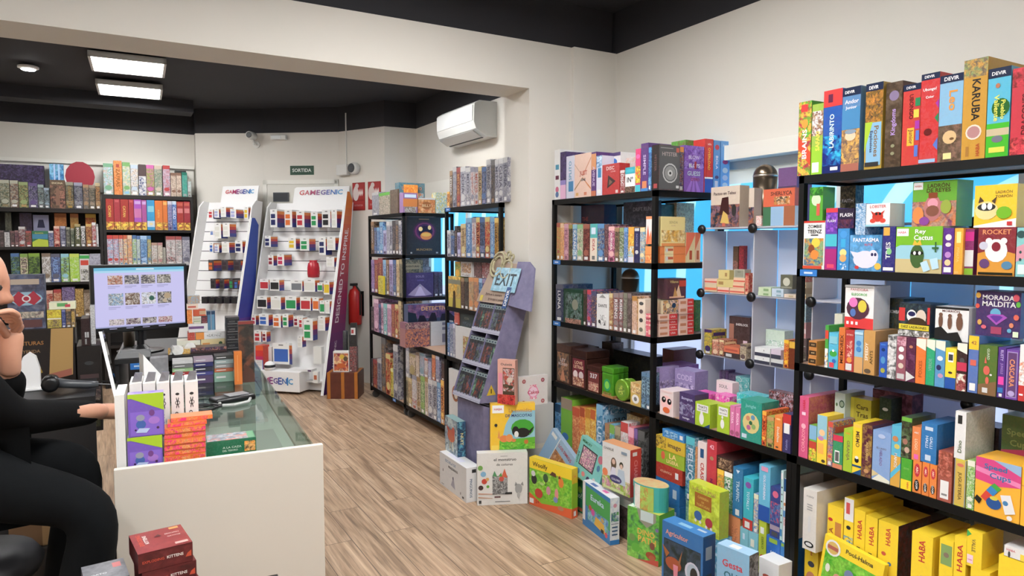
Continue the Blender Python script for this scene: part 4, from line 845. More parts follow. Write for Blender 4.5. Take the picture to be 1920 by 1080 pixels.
row(W_E, SH[2], P_T, '''
1272 1281 275 d=.3 | 436 e94 9bd | v | | dark violet spine at the aisle end
1282 1319 272 d=.08 | 85b cbd eee | x | | violet box with a castle of white letters | A 0 .5 1 .5 85b a8d 639 26;P .1 .0 .5 .4 .3 .0 a7d;P .4 0 .5 .4 .55 0 a7d;P .65 0 .5 .4 .85 0 a7d;T .18 .7 .6 .1 dce BLOW;T .2 .48 .6 .18 eee BLOTS;T .12 .34 .72 .12 cde GUESS;T .3 .22 .5 .1 a46 OTRO;R .5 .5 .1 .16 a34
1284 1322 262 b=.1 d=.12 | 6a4 854 384 | n | | green box with brown top edge behind the castle letters
1320.5 1336 260 d=.2 | d33 fb3 25b | x | | red spine with yellow capitals above a blue foot | R 0 0 1 .26 25b;R 0 .26 1 .03 fff;D .3 .4 .45 .46 fc4 OVERLOAD;T .3 .88 .5 .05 fcc iello;R .14 .28 .06 .6 b22
1337 1349 263 d=.2 | 59d eee d45 | x | | sky blue spine with red dot | E .5 .87 .34 .3 c45;D .3 .4 .4 .36 eef BOLA;R .2 .03 .5 .2 dde;E .5 .3 .3 .2 547
1350 1367 264 d=.2 | 6ae def c45 | x | | lighter blue spine with small characters | T .2 .88 .6 .07 def juego;E .5 .6 .3 .18 a48;E .5 .44 .3 .22 cde;E .5 .3 .3 .22 bce;E .5 .16 .3 .2 cde;R .3 .02 .4 .05 d65
''', group='boxes along the top of the pillar rack')
P_2 = 'on the pillar rack second shelf'
row(W_R, SH[1], P_2, '''
1043.5 1050 418 | c85 a54 9b5 | V | | rust coloured spine
1050.5 1057 419 | d95 eca 754 | v | | orange spine
1057.5 1065.5 420 | c89 dab 967 | V | FLOR | dusty pink spine
1066 1073 421 | 222 a95 655 | v | | black spine
1073.5 1081.5 421 | 36a 9cd eee | v | KATAN | blue spine
1082 1092.5 421 | dcb 8b8 554 | V | | cream spine with green figures
1093 1105 421 | 512 a65 322 | V | | dark wine spine
1106 1119.5 420 | 5bb eda c43 | x | | teal and cream spine with red letters | R 0 0 1 .62 edc;D .3 .25 .4 .36 b44 IDEA;R .2 .72 .6 .18 def;R .3 .04 .4 .1 777
1120 1132.5 420 | 236 69c ba8 | V | | navy spine with small knights
1133 1140 421 | 423 755 a88 | V | | dark maroon spine
1140.5 1152 425 | a37 ebb 634 | V | AURORA | magenta spine
1152.5 1160.5 427 | 332 a86 766 | V | | brown black spine with a pale sticker
1161 1169 427 | 453 9a7 ddd | V | | grey green spine
1169.5 1176 427 | 36a 7ad dde | v | | clear blue spine
1176.5 1188 426 | ea3 8cd eee | x | | yellow spine with a white foot | R 0 0 1 .16 dde;A 0 .16 1 .3 da3 9cd eee 30;A 0 .5 1 .3 eb4 c83 fd6 30
1188.5 1199 427 | 225 ddd 557 | x | | navy spine with a pale skull | E .5 .3 .3 .24 ddd;R .1 .9 .8 .08 ddd;D .3 .44 .4 .4 99b NOCHE
1199.5 1208.5 427 | 49c eda b85 | V | | light blue and sand spine
1209.5 1226 458 d=.2 | e95 d74 fc9 | x | | flat orange box at the corner post | R 0 .48 1 .03 c63;A .1 .1 .8 .35 e95 d74 fc8 30
1211 1226 406 yb=459 d=.15 | eee e75 d85 | x | | white box with orange flame, above the flat orange one | P 0 0 .7 0 .3 .7 d64;P .3 0 1 0 .8 .5 e85;R 0 .9 1 .1 e96
1089 1132 381 b=.2 d=.1 | 324 b43 556 | x | | dark navy box with a slanted red title | P .02 .4 .75 .62 .75 .48 .02 .26 a34;T .04 .7 .3 .1 b44 THE;T .08 .42 .6 .14 d66 BANDIT;R .85 .1 .15 .35 99b
1168 1225 372 b=.2 d=.1 | 334 567 223 | x | | large night blue box with a racing car | A 0 .4 1 .6 334 556 223 20;P .3 .42 .55 .55 .8 .5 .95 .36 .7 .22 .3 .3 125;P .45 .48 .58 .53 .74 .48 .6 .42 778;P .1 .2 .6 .02 .3 .02 88a;T .3 .82 .65 .1 99a DRIFT RUN
''', group='boxes on the pillar rack second shelf', depth=.2)
row(W_E, SH[1], P_2, '''
1238 1289 477 d=.2 | e84 fdb c53 | x | | lower flat orange box facing the aisle end | R .16 0 .35 1 eda;R .2 .4 .3 .3 c64;E .25 .5 .2 .3 ddd
1238 1289 462 yb=477 d=.2 | e84 fdb c53 | x | | upper flat orange box facing the aisle end | R .16 0 .35 1 eda;R .2 .4 .3 .3 c64;E .25 .5 .2 .3 ddd
1240 1284 406 yb=462 d=.1 | ed9 da4 fda | x | | sunny desert box facing the aisle end | A 0 .14 1 .4 da4 eda b84 20;R 0 0 1 .1 e95;T .3 .76 .4 .1 ba7 SENDA;T .4 .66 .2 .08 ca8 AL SOL
1285.5 1302 436 d=.14 | eda e64 d84 | x | | white and red orange spine near the cubes | P 0 .2 1 .9 1 1 0 1 e75;R .4 .1 .3 .3 b53
1302.5 1313 436 d=.14 | eca e64 d84 | x | | second white and orange spine near the cubes | P 0 .4 1 .9 1 1 0 1 d75;R .3 .1 .4 .3 b64
1267 1316 380 b=.22 d=.1 | dca b97 eda | F | | tall sand coloured box behind the orange ones
1238 1265 383 b=.24 d=.1 | 466 9bb dee | x | | teal box with big white letters behind the desert box | T .05 .62 .9 .2 def WARP
''', group='boxes on the pillar rack second shelf')
P_3 = 'on the pillar rack third shelf'
row(W_R, SH[0], P_3, '''
1042 1055 533 d=.25 | 235 667 446 | V | LUNA | midnight blue spine pair
1056.5 1093 541 d=.1 | 243 8a8 232 | x | | dark misty box with a skull in a frame | A .1 .1 .85 .8 465 788 232 24;E .6 .56 .16 .16 998;A .1 .0 .8 .14 a76 c98 654 40
1093.5 1099 543 d=.2 | 332 755 554 | v | | black brown spine next to the framed skull
1099.5 1108 543 d=.22 | 347 c45 99b | V | | blue spine with red patches
1108.5 1117.5 546 d=.22 | 335 557 c96 | V | | slate spine with orange shine
1118.5 1141 551 d=.16 | eee 333 777 | x | | white box with four dark letters | T .1 .62 .8 .1 333 DANTE;A .3 .1 .5 .3 eee 444 eee 30;E .25 .2 .1 .1 333;P .2 .9 .5 1 .8 .9 999
1112 1146 543 b=.2 d=.08 | e93 b62 fc5 | n | | orange box showing above the white one
1142 1148.5 550 d=.18 | a64 dc9 533 | V | | copper spine
1149.5 1160 549 | 655 988 b44 | V | RISING | first worn grey spine with a red mark
1160.5 1167.5 549 | 655 988 b44 | V | RISING | second worn grey spine with a red mark
1168 1175.5 549 | 544 887 998 | V | PIEDRA | dark grey stone spine
1176 1183.5 550 | 544 877 443 | V | | charcoal stone spine
1184.5 1194.5 555 | dba b84 542 | v | | tan wooden spine
1195 1209.5 556 | edc 433 c95 | x | | cream spine with small black characters | R .0 0 .08 1 da6;E .5 .88 .3 .16 555;E .5 .66 .25 .2 655;E .5 .42 .25 .2 444;E .5 .16 .25 .2 776
''', group='boxes on the pillar rack third shelf', depth=.2)
def pile(wall, x0, x1, ys, z, cols, art, look, place, group, d=.12, name='card_game_box', cat='card game box', b=.004, first=('bottom', 'second', 'third', 'fourth', 'fifth', 'sixth', 'seventh')):
    """A stack of flat boxes: ys runs from the bottom edge up"""
    ln = []
    for i in range(len(ys) - 1):
        yb = '' if i == 0 and z is not None else ' yb=%s' % ys[i]
        w = 'top' if i == len(ys) - 2 else first[i]
        ln.append('%s %s %s%s d=%s b=%s | %s | x | | %s %s | %s' % (x0, x1, ys[i + 1], yb, d, b + .004 * ((i * 7) % 3), cols, w, look, art))
    return '\n'.join(ln)
PINK = 'R 0 .1 .06 .8 fff;R .55 .25 .4 .5 ecb;T .1 .3 .4 .4 fee MIA'
row(W_R, SH[0], P_3, pile(W_R, 1210.5, 1225.5, [622, 613, 605, 596, 588], 1, 'd67 eee b34', PINK, 'pink card box by the corner post', '', ''), 'card_game_box', 'card game box', group='stacked card boxes on the pillar rack')
REDW = 'R 0 0 .56 1 ecb;R .56 .05 .44 .9 d33;R .06 .3 .4 .4 c86;T .62 .3 .3 .4 fdd UNA'
row(W_E, SH[0], P_3, pile(W_E, 1235, 1270, [631, 621, 611, 601, 590], 1, 'ecb d33 c86', REDW, 'cream red box, four high stack,', '', '') + '\n' +
    pile(W_E, 1273.5, 1300.5, [629, 616, 603, 589, 575, 561], 1, 'ecc d33 c86', REDW, 'cream red box, five high stack,', '', '') + '''
1243 1272 564 yb=590 d=.12 | dca b85 346 | x | | tan box with round portraits above the four high stack | A 0 0 1 1 dba c95 456 40;E .3 .6 .2 .2 eda;E .7 .6 .2 .2 246
1251 1286 523 yb=563 b=.02 d=.1 | 534 da6 c33 | x | | dark violet box with a sailing ship | P .4 .1 .75 .1 .6 .7 eca;P .3 .1 .4 .6 .55 .1 c95;T .1 .78 .5 .14 dc8 Villanos;R .62 .6 .38 .3 c43;R .1 .05 .8 .08 eb9
1303 1313 563 b=.1 d=.12 | 6a5 354 a85 | n | | green box half hidden by the cubes
''', 'card_game_box', 'card game box', group='stacked card boxes on the pillar rack')
P_4 = 'on the pillar rack fourth shelf'
row(W_R, BT, P_4, '''
1202 1210.5 697 d=.2 | 234 68a 9bc | V | LUZ | first navy spine by the corner post
1211 1220 699 d=.2 | 234 68a 9bc | V | LUZ | second navy spine by the corner post
1150 1222 655 b=.32 d=.12 | 222 333 443 | n | | big black box at the back
1128 1147 640 b=.34 d=.1 | 432 654 321 | n | | brown box standing at the back
''', group='boxes on the pillar rack fourth shelf')
row(W_E, BT, P_4, '''
1235 1272 690 d=.15 b=.03 | a9c 768 dce | f | | pale lilac box facing the aisle end
1273.5 1309 687 d=.15 b=.03 | 759 436 cae | f | CODE | violet box with a framed title facing the aisle end
1262 1310 657 b=.18 d=.1 | 633 854 322 | f | | maroon box behind the lilac pair
''', group='boxes on the pillar rack fourth shelf')
# tins with hinged lids
def tin(name, wall, x0, x1, z, ytop, d, cols, art, label, b=.01, rough=.3, rd=.02):
    W = wall.back(b); u0, u1 = W.u_at(x0, z), W.u_at(x1, z); h = W.z_at(ytop, u0) - z; w = u1 - u0 - .002
    c = [lin(a) for a in cols.split()]
    t = thing(name, label, 'game tin', W.loc(u0 + .001, z + .0006), W.rz, 'metal game tins')
    m = mat('tin_' + cols.replace(' ', '_'), c[0], .3, .55, noise=.35, nscale=30, col2=cols.split()[1])
    MB().box(0, 0, 0, w, d, h * .8, .006).build('tin_body', m, t); l = MB().box(-.0015, -.0015, h * .8, w + .0015, d, h, .006).build('lid', m, t)
    P = Print(); F = Frame(P, (0, -.001, 0), (1, 0, 0), (0, 0, 1), w, h * .8); draw(F, art, c); link('cover_print', P.mesh('cover_print'), t)
    return t
tin('game_tin', W_R, 1043, 1069, BT, 644, .15, '43302c 6a4a40', 'A .08 .06 .84 .94 654 a75 433 26;T .15 .7 .7 .12 dcc LEY;T .15 .58 .7 .1 dcc RODEO;P .3 .1 .7 .1 .5 .5 c86', 'dark brown tin with a sunset rider on the pillar rack fourth shelf')
tin('game_tin', W_R, 1071, 1099, BT, 654, .19, '3c2420 5a3a30', 'R .1 .06 .8 .9 723;T .14 .78 .72 .12 eca LOVE;T .14 .64 .72 .12 eca LETRAS;E .3 .44 .16 .16 edd;E .68 .44 .16 .16 dcc;A .14 .08 .72 .28 a64 eca 723 50', 'first dark tin with round white faces on the pillar rack fourth shelf')
tin('game_tin', W_R, 1100.5, 1126, BT, 683, .1, '40261f 6a3c33', 'R .1 .06 .8 .9 733;T .2 .66 .6 .24 eee 337;A .14 .08 .72 .4 b55 edb 823 60', 'smaller dark tin with white numbers on the pillar rack fourth shelf')
tin('game_tin', W_R, 1078, 1104, BT, 646, .09, '3c2420 5a3a30', 'R .1 .1 .8 .8 543', 'dark tin half hidden behind the round faces tin', b=.22)
for i in range(3):
    tin('game_tin', W_R, 1128 + 9 * i, 1149 + 9 * i, BT, 686 - 1 * i, .05, '6cc23a 4c9a2c', 'E .5 .5 .3 .34 2a6;E .5 .5 .2 .22 8d5;A .1 .02 .8 .18 6b3 a55 743 50', '%s bright green square tin on the pillar rack fourth shelf' % ('front', 'middle', 'rear')[i], b=.01 + .06 * i)
for i in range(2):
    W = W_R.back(.012 + .045 * i); u = W.u_at(1165 + 10 * i, BT)
    t = thing('game_tin', '%s round lime green tin standing on edge on the pillar rack' % ('front', 'rear')[i], 'game tin', W.loc(u, BT + .068), W.rz, 'metal game tins')
    m = mat('tin_lime', '8cbc3c', .3, .4, noise=.2, nscale=20, col2='5a8a2a')
    MB().lathe([(.01, 0), (.062, 0), (.066, .004), (.066, .02)], 30, (0, 0, 0), 'y').build('lid', m, t)
    MB().lathe([(.01, .0201), (.064, .0201), (.064, .04), (.01, .04)], 30, (0, 0, 0), 'y').build('tin_body', m, t)
    P = Print(); F = Frame(P, (-.05, -.001, -.05), (1, 0, 0), (0, 0, 1), .1, .1); F.ell(.5, .5, .046, .046, lin('6f9f30')); F.ell(.5, .5, .03, .03, lin('8cbc3c'), lin('456a22'), lin('d8d070'), 1, 60); link('cover_print', P.mesh('cover_print'), t)
row(W_R, BT, P_4, '''
1182 1201 716 d=.1 | ca5 edc 443 | x | | tan display box with round cards | E .5 .3 .36 .3 eee;E .5 .3 .16 .14 777;A 0 .55 1 .45 c95 eda 975 30
1128.5 1149 738 d=.05 b=.002 | a74 c96 733 | n | | low tan tray edge under the green tins
''', group='boxes on the pillar rack fourth shelf')
P_5 = 'in the pillar rack bottom bay'
row(W_R, FZ, P_5, '''
1040 1051 756 | 48b 246 9bd | V | | blue spine next to the end post
1051.5 1072 744 | 7b3 36b c43 | x | | tall lime green box | R 0 .86 1 .14 987;E .4 .5 .3 .2 37b;A 0 .2 1 .2 7b3 36a c43 30
1072.5 1086 762 | d85 c53 fc8 | V | | first orange spine of the bottom group
1086.5 1096 763 | e84 b53 fd8 | v | SOL | second orange spine of the bottom group
1096.5 1105.5 765 | eb4 c83 fe9 | v | ORO | third orange spine with pale lettering
1106 1115.5 767 | eb4 c63 fe9 | V | | fourth amber spine of the bottom group
1117 1129 757 | 27a 8bd def | v | LUDILO | dark teal spine with white letters
1133 1141.5 793 | 854 b86 dc9 | V | | brown spine
1142 1151 795 | 59c 8b5 def | V | | blue green spine
1151.5 1162 798 | 876 ba8 543 | V | | taupe spine
1162.5 1176 790 | eee c44 bbb | v | GRIAL | white spine with pale letters
1176.5 1187 800 | d67 fbc a34 | v | | rose pink spine
1187.5 1194 803 | 323 86a 654 | V | | thin black violet spine
1194.5 1207 806 | 222 666 888 | v | DOMO | black spine with grey frame
1147 1207 766 b=.1 d=.18 | ca6 864 edb | F | ZOO | tan box lying across the upper part
1075 1115 752 b=.22 d=.12 | 455 a66 322 | n | | dark box behind the orange spines
''', group='boxes in the bottom bay of the pillar rack')

# ---------------------------------------------------------------- games on and in the cube shelves
def cz(k): return CZ[k] + .0105 + (.0005)
P_C = 'on top of the frosted cubes'
row(W_C, CZ[3] + .0105, P_C, '''
1332 1386 352 d=.075 b=.01 | dcb 543 b95 | x | | first tan box with a rearing eagle | A 0 0 1 .55 867 234 a64 24;P .3 .3 .4 .72 .62 .74 .66 .3 422;P .35 .1 .45 .4 .6 .3 .66 .08 db6;T .06 .78 .86 .1 655 Pactos en Tebas;E .82 .4 .08 .16 333;R .42 .02 .1 .08 c65
1403 1413 353 d=.06 b=.01 | dcb 543 b95 | x | | second tan box, mostly behind the first | A 0 0 1 .5 867 234 a64 24
1430 1490 389 d=.17 b=.02 | e9eef0 8ab 357 | x | | flat box with a ship cover under the orange one | R .0 .0 .25 1 475;R .25 .0 .4 1 9bd;R .66 0 .34 1 a64
1431 1490 356 yb=388 d=.17 b=.02 | d64 a43 543 | x | | flat orange red box with black title | T .2 .6 .75 .26 322 SHERLYCA;A .35 .1 .5 .45 c84 eca 543 40
1417 1429 405 d=.16 b=.01 | eee d44 c96 | n | | low white box with red stripe
''', group='boxes on top of the cube shelves', depth=.1)
row(W_C, cz(2), 'in the upper cubes', '''
1321 1344 531 d=.1 | dca e86 eee | x | | flat cream box with orange stripe | R 0 .2 1 .3 e75
1321 1344 522 yb=531 d=.1 | ecb d54 eee | x | | second flat cream box of the low pile | R 0 .2 1 .3 d65
1345 1367 538 d=.1 | ecb d54 eee | x | | flat white and red box of the middle pile | R 0 .2 1 .3 d54
1344 1375 523 yb=537 d=.1 | dc8 a95 eed | x | | flat straw box across the middle pile | R .1 .3 .3 .4 a85
1347 1374 506 yb=523 d=.08 | dc8 a95 eed | x | | flat straw box on top of the middle pile | R .6 .3 .2 .4 a85
1368 1397 540 d=.1 | eca d54 eee | x | | bottom salmon box of the taller pile | R 0 .2 1 .3 d65
1368 1397 530 yb=540 d=.1 | eca d54 eee | x | | middle salmon box of the taller pile | R 0 .2 1 .3 d65
1368 1397 520 yb=530 d=.1 | eca d54 eee | x | | upper salmon box of the taller pile | R 0 .2 1 .3 d65
1376 1397 505 yb=520 d=.05 | bba 776 dcc | x | | small silver box on the salmon pile | R .1 .1 .8 .8 998;T .2 .6 .6 .2 554 ILO
1396 1403 512 d=.1 | d65 a33 eca | V | | small red spine at the cube wall
1373 1383 462 b=.14 d=.03 | 543 866 a65 | f | | brown booklet behind the silver box
1384 1393 461 b=.14 d=.03 | a34 733 322 | n | | dark red booklet behind the silver box
1421 1446 547 d=.1 | cdb 8a7 eee | x | | flat pale green box in the second cube | R .4 .2 .4 .5 8a7
1422 1446 538 yb=547 d=.1 | cdb 8a7 eee | x | | second flat pale green box in the second cube | R .4 .2 .4 .5 8a7
1447 1469 550 d=.1 | cde 8ab eee | x | | flat pale blue box in the second cube | R .4 .2 .4 .5 8ab
1447 1469 541 yb=550 d=.1 | cde 8ab eee | x | | second flat pale blue box in the second cube | R .4 .2 .4 .5 8ab
1470 1492 551 d=.1 | dcb ba8 eee | x | | flat beige box in the second cube | R .4 .2 .4 .5 ba8
1463 1486 515 yb=541 d=.06 b=.03 | 665 bba 443 | x | | grey portrait box standing on the flat boxes | E .5 .5 .3 .3 ccb;R .06 .06 .88 .1 998
''', 'card_game_box', 'card game box', group='small boxes in the upper cubes')
row(W_C, cz(1), 'in the middle cubes', '''
1320 1334 617 d=.12 | db3 436 7a5 | V | | yellow and violet patterned box
1335 1347 636 d=.12 | c65 eca 433 | V | | salmon spine in the middle cube
1348 1358 637 d=.12 | b54 eda 533 | V | | brick spine in the middle cube
1358 1386 660 d=.1 | 433 ddd 866 | x | | flat black and white box | R .1 .2 .4 .6 ddd
1357 1386 648 yb=660 d=.1 | d75 eca 533 | x | | flat coral box on the black and white one | R .1 .3 .8 .3 b54
1387 1399 645 d=.12 | ba8 655 dcb | V | | grey tan box at the cube wall
1366 1405 592 b=.115 d=.07 | 433 ddd 855 | x | | dark box with pale capital title at the back | T .3 .74 .65 .12 ddd SHERLOCK;R .02 .3 .22 .5 a76;R .3 .1 .4 .3 544;R .7 .2 .2 .2 dcd
1414 1443 666 d=.1 | eee 445 99a | x | | lower white box with black pawn print | R 0 0 1 .4 445;E .6 .7 .05 .1 555
1415 1444 650 yb=666 d=.1 | eee 445 99a | x | | upper white box with black pawn print | R 0 0 1 .4 445;E .6 .7 .05 .1 555
1445 1468 672 d=.1 | ddd 445 99a | x | | lower white box by the yellow spines | R 0 0 1 .45 445
1445 1464 654 yb=672 d=.1 | dcd 445 99a | x | | upper white box by the yellow spines | R 0 0 1 .45 445
1469 1478 637 d=.12 | d53 fc3 722 | V | | red yellow spine in the second middle cube
1478.5 1491 640 d=.12 | 732 fc3 343 | x | | brown box with yellow cap | R 0 .76 1 .24 eb4
1426 1470 617 b=.115 d=.07 | cdc 8a9 eee | f | | tall pale grey green box at the back
''', 'card_game_box', 'card game box', group='small boxes in the middle cubes')
row(W_C, CZ[0] + .0105, 'in the lowest cubes', '''
1348 1352 694 b=.12 d=.06 | 758 546 98a | n | | mauve spine deep in the cube
1353 1358 694 b=.12 d=.06 | 768 546 98a | n | | second mauve spine deep in the cube
1359 1364 694 b=.12 d=.06 | 758 546 98a | n | | third mauve spine deep in the cube
1365 1389 700 b=.12 d=.06 | 768 546 98a | n | | wide mauve box deep in the cube
1378 1404 705 b=.05 d=.1 | 4aa 8cc eee | n | | teal box at the mouth of the cube
1441 1480 732 b=.13 d=.05 | 533 ddd a66 | n | | dark red box low in the second cube
''', group='boxes in the lowest cubes')
row(W_C, cz(2), 'in the cube behind the near rack', '''
1499 1511 551 d=.1 | dca b96 eee | x | | flat cream box behind the post | R 0 .3 1 .3 c96
1499 1511 540 yb=551 d=.1 | dca d86 eee | x | | second flat cream box behind the post | R 0 .3 1 .3 c96
1499 1511 529 yb=540 d=.1 | edb d86 eee | x | | third flat cream box behind the post | R 0 .3 1 .3 c96
1499 1511 519 yb=529 d=.1 | d87 b54 eee | n | | reddish flat box on top behind the post
1527 1553 536 b=.09 d=.1 | a9a c99 bab | n | | dim pink grey box seen through the frosted panel
''', 'card_game_box', 'card game box', group='boxes in the cube behind the near rack')
row(W_C, cz(1), 'in the cube behind the near rack', '''
1499 1511 634 d=.1 | 655 bba 998 | x | | grey brown box with a curled sign | A .1 .1 .8 .5 655 998 443 40;T .1 .66 .8 .2 ddd CONAR
1499 1511 604 yb=634 d=.1 | c99 eee 766 | x | | pinkish box above the curled sign one | R 0 .3 1 .3 dcc
1499 1511 570 yb=600 d=.1 | 9bc 667 dee | n | | pale blue grey box high behind the post
''', group='boxes in the cube behind the near rack')
row(Wall(3.06, 0, 0, -1), CZ[3] + .0105, P_C, '''
1457 1492 316 d=.12 | 758 324 bad | x | | violet box with two skull panels | R .08 .1 .38 .45 324;R .54 .1 .38 .45 324;E .27 .32 .13 .14 a9b;E .73 .32 .13 .14 a9b;R 0 .62 1 .06 546
''', group='boxes on top of the cube shelves')
# bronze dome canisters
M_BRZ = mat('brushed_bronze', '8a7a68', .28, .9, noise=.2, nscale=6)
def dome(x, y, z, r, h, label):
    t = thing('dome_canister', label, 'metal canister', (x, y, z), 0, 'bronze dome canisters')
    pr = [(r, 0), (r, h - r)] + [(r * math.cos(a), h - r + r * math.sin(a)) for a in [R(10 * i) for i in range(1, 9)]] + [(.004, h)]
    MB().lathe(pr[:2] + [(r * 1.0, h - r)], 32).build('body', M_BRZ, t, True)
    MB().lathe(pr[1:], 32).build('dome_lid', M_BRZ, t, True)
    MB().lathe([(r * .98, h - r - .006), (r * 1.03, h - r - .004), (r * 1.03, h - r + .004), (r * .98, h - r + .006)], 32).build('ring', mat('pale_steel', 'c8c4bc', .3, .9), t, True)
_p = on_plane(1401, 392, (3.03, 0, 0), (1, 0, 0)); dome(3.125, 2.645, CZ[3] + .011, .064, .34, 'bronze metal dome canister on top of the frosted cubes by the window')
_q = W_R.back(.3); dome(*_q.loc(_q.u_at(1181, SH[0]), 0).xy, SH[0] + .001, .058, .365, 'dark bronze dome canister at the back of the pillar rack third shelf')
# ---------------------------------------------------------------- boxes on the floor in front of the racks
def free(ax, ay, bx, by, z, yt, d, cols, style, text, label, art='', side=None, name='board_game_box', cat='game box', group='boxes on the floor along the racks', rough=.36, sideart=None, topart=None, b=0):
    A, B = [Vector(on_plane(x, y, (0, 0, z), (0, 0, 1))) for x, y in ((ax, ay), (bx, by))]
    W = Wall(A.x, A.y, B.x - A.x, B.y - A.y); w = (B - A).length; h = W.z_at(yt, 0) - z; SEED[0] += 1
    me = game_mesh(name, w, d, h, cols, style, text, art, rough, SEED[0], side)
    o = link(name, me); o.location = W.loc(0, z + .0006, b); o.rotation_euler = (0, 0, W.rz)
    tag(o, label, cat, group)
    if sideart:
        P = Print(); F = Frame(P, (0, 0, 0), (1, 0, 0), (0, 0, 1), d, h); draw(F, sideart, None); s = link('side_print', P.mesh('side_print'), o)
        s.location = (w + .0003, 0, 0); s.rotation_euler = (0, 0, R(90))
    if topart:
        P = Print(); F = Frame(P, (0, 0, h + .0003), (1, 0, 0), (0, 1, 0), w, d); draw(F, topart, None); link('top_print', P.mesh('top_print'), o)
    return o, w, h, z + h + .0008
def block(x0, y0, x1, y1, z0, z1, cols, style, text, label, art='', rz=0, group='boxes on the floor along the racks', name='board_game_box', cat='game box'):
    """box by its place: front edge runs from (x0,y0) to (x1,y1)"""
    W = Wall(x0, y0, x1 - x0, y1 - y0)
o1, w1, h1, zt1 = free(824.8, 906, 874.6, 943.5, 0, 846, .1, 'e6e6e6 fff 357', 'x', '', 'white penguin school box at the floor row end by the aisle', 'T .12 .8 .6 .09 79b ESCUELA DE;T .2 .66 .64 .1 222 PINGÜINOS;P .44 .2 .54 .5 .6 .14 aab;E .52 .44 .03 .05 446;E .14 .5 .02 .05 333;E .8 .16 .02 .04 444;R .08 .06 .1 .02 888;R .86 .06 .06 .06 333', sideart='R .02 .02 .96 .96 e6e6e6;D .2 .1 .3 .6 357 PINGÜINOS;R .4 .84 .3 .1 333', topart='R .2 .2 .5 .4 dde')
free(835, 842, 857.8, 858, zt1, 778.5, .06, '8aa 345 c75', 'x', '', 'small dark blue box with a red hen on the white penguin box', 'A 0 0 1 1 9ab cdd 467 20;E .5 .5 .3 .2 c64;E .68 .66 .12 .14 c54;P .3 .55 .1 .75 .35 .7 b43;R .4 .08 .04 .28 eda;R .6 .08 .04 .28 eda;R .3 .86 .3 .1 cdd', side='#24344c', sideart='A 0 0 1 1 234 357 6ab 20;D .35 .2 .4 .6 ed9 NUIT')
o2, w2, h2, zt2 = free(895, 948.3, 989, 944.2, 0, 850.8, .062, 'e8e6e2 eee 333', 'x', '', 'square white box with a scribbled grey monster on the floor', 'T .3 .84 .5 .06 444 el monstruo;T .36 .75 .36 .05 666 de colores;R .46 .93 .14 .01 999;E .06 .72 .05 .05 7a5;E .12 .6 .055 .055 8bd;E .14 .46 .055 .055 c43;E .2 .5 .035 .035 da6;E .07 .34 .05 .05 433;E .21 .36 .03 .03 6a4;A .3 .2 .3 .36 777 bbb 555 60;P .3 .56 .34 .66 .4 .54 596;P .48 .54 .54 .7 .6 .52 d64;P .42 .56 .47 .62 .5 .54 6a5;E .48 .5 .05 .05 c54;R .34 .14 .12 .03 644;R .55 .2 .14 .04 333;E .82 .3 .07 .1 aaa;P .74 .36 .76 .44 .8 .38 999;P .86 .38 .9 .44 .92 .36 999;E .82 .18 .03 .06 bbb;P .02 .24 .3 .22 .3 .21 .02 .22 c86;P .02 .17 .3 .14 .3 .13 .02 .15 b86;R .35 .06 .3 .012 555;R .03 .04 .05 .06 444')
free(919.7, 844, 1003, 841, zt2, 758, .05, 'fc2 9cd 4a3', 'x', '', 'yellow and sky box with a black and white dog, above the scribbled monster', 'P .2 0 .34 .55 .5 .84 1 .84 1 0 9cd;P .2 0 1 0 1 .26 .2 .2 6b3;A .2 0 .8 .14 6b3 8c4 4a2 20;E .72 .46 .26 .2 4a3;R .04 .8 .26 .17 fff;T .07 .84 .2 .09 c34 HABA;T .38 .8 .58 .1 c95 La comidita;T .3 .69 .66 .1 347 DE MASCOTAS;E .72 .36 .16 .11 222;E .56 .4 .08 .11 222;E .58 .33 .05 .07 eee;P .84 .38 .98 .5 .9 .34 222;E .3 .24 .1 .08 e84;E .42 .25 .08 .09 e95;P .16 .26 .19 .44 .22 .24 e95;E .8 .16 .05 .05 c73;E .52 .2 .05 .04 d84;E .12 .54 .035 .035 333;R .02 .0 .16 .1 fd5', topart='R .1 .1 .8 .8 fd5')
_zq = zt2 + .302
o3, w3, h3_, zt3 = free(933, 757, 966, 760, ALLB and (zt2 + o2.dimensions.z * 0 + .3035), 674, .045, 'e8b0a0 c43 633', 'x', '', 'narrow pink and red window box of animals, above the dog box', 'R .3 .06 .66 .76 543;A .33 .3 .6 .5 dcc 543 c54 40;T .1 .87 .8 .06 555 Ouistiti;R .05 .1 .24 .6 e9a;A 0 0 1 .22 c33 d54 822 30;E .5 .42 .16 .1 654;E .75 .4 .14 .1 443;E .5 .6 .14 .12 b54;E .7 .56 .16 .14 dcb')
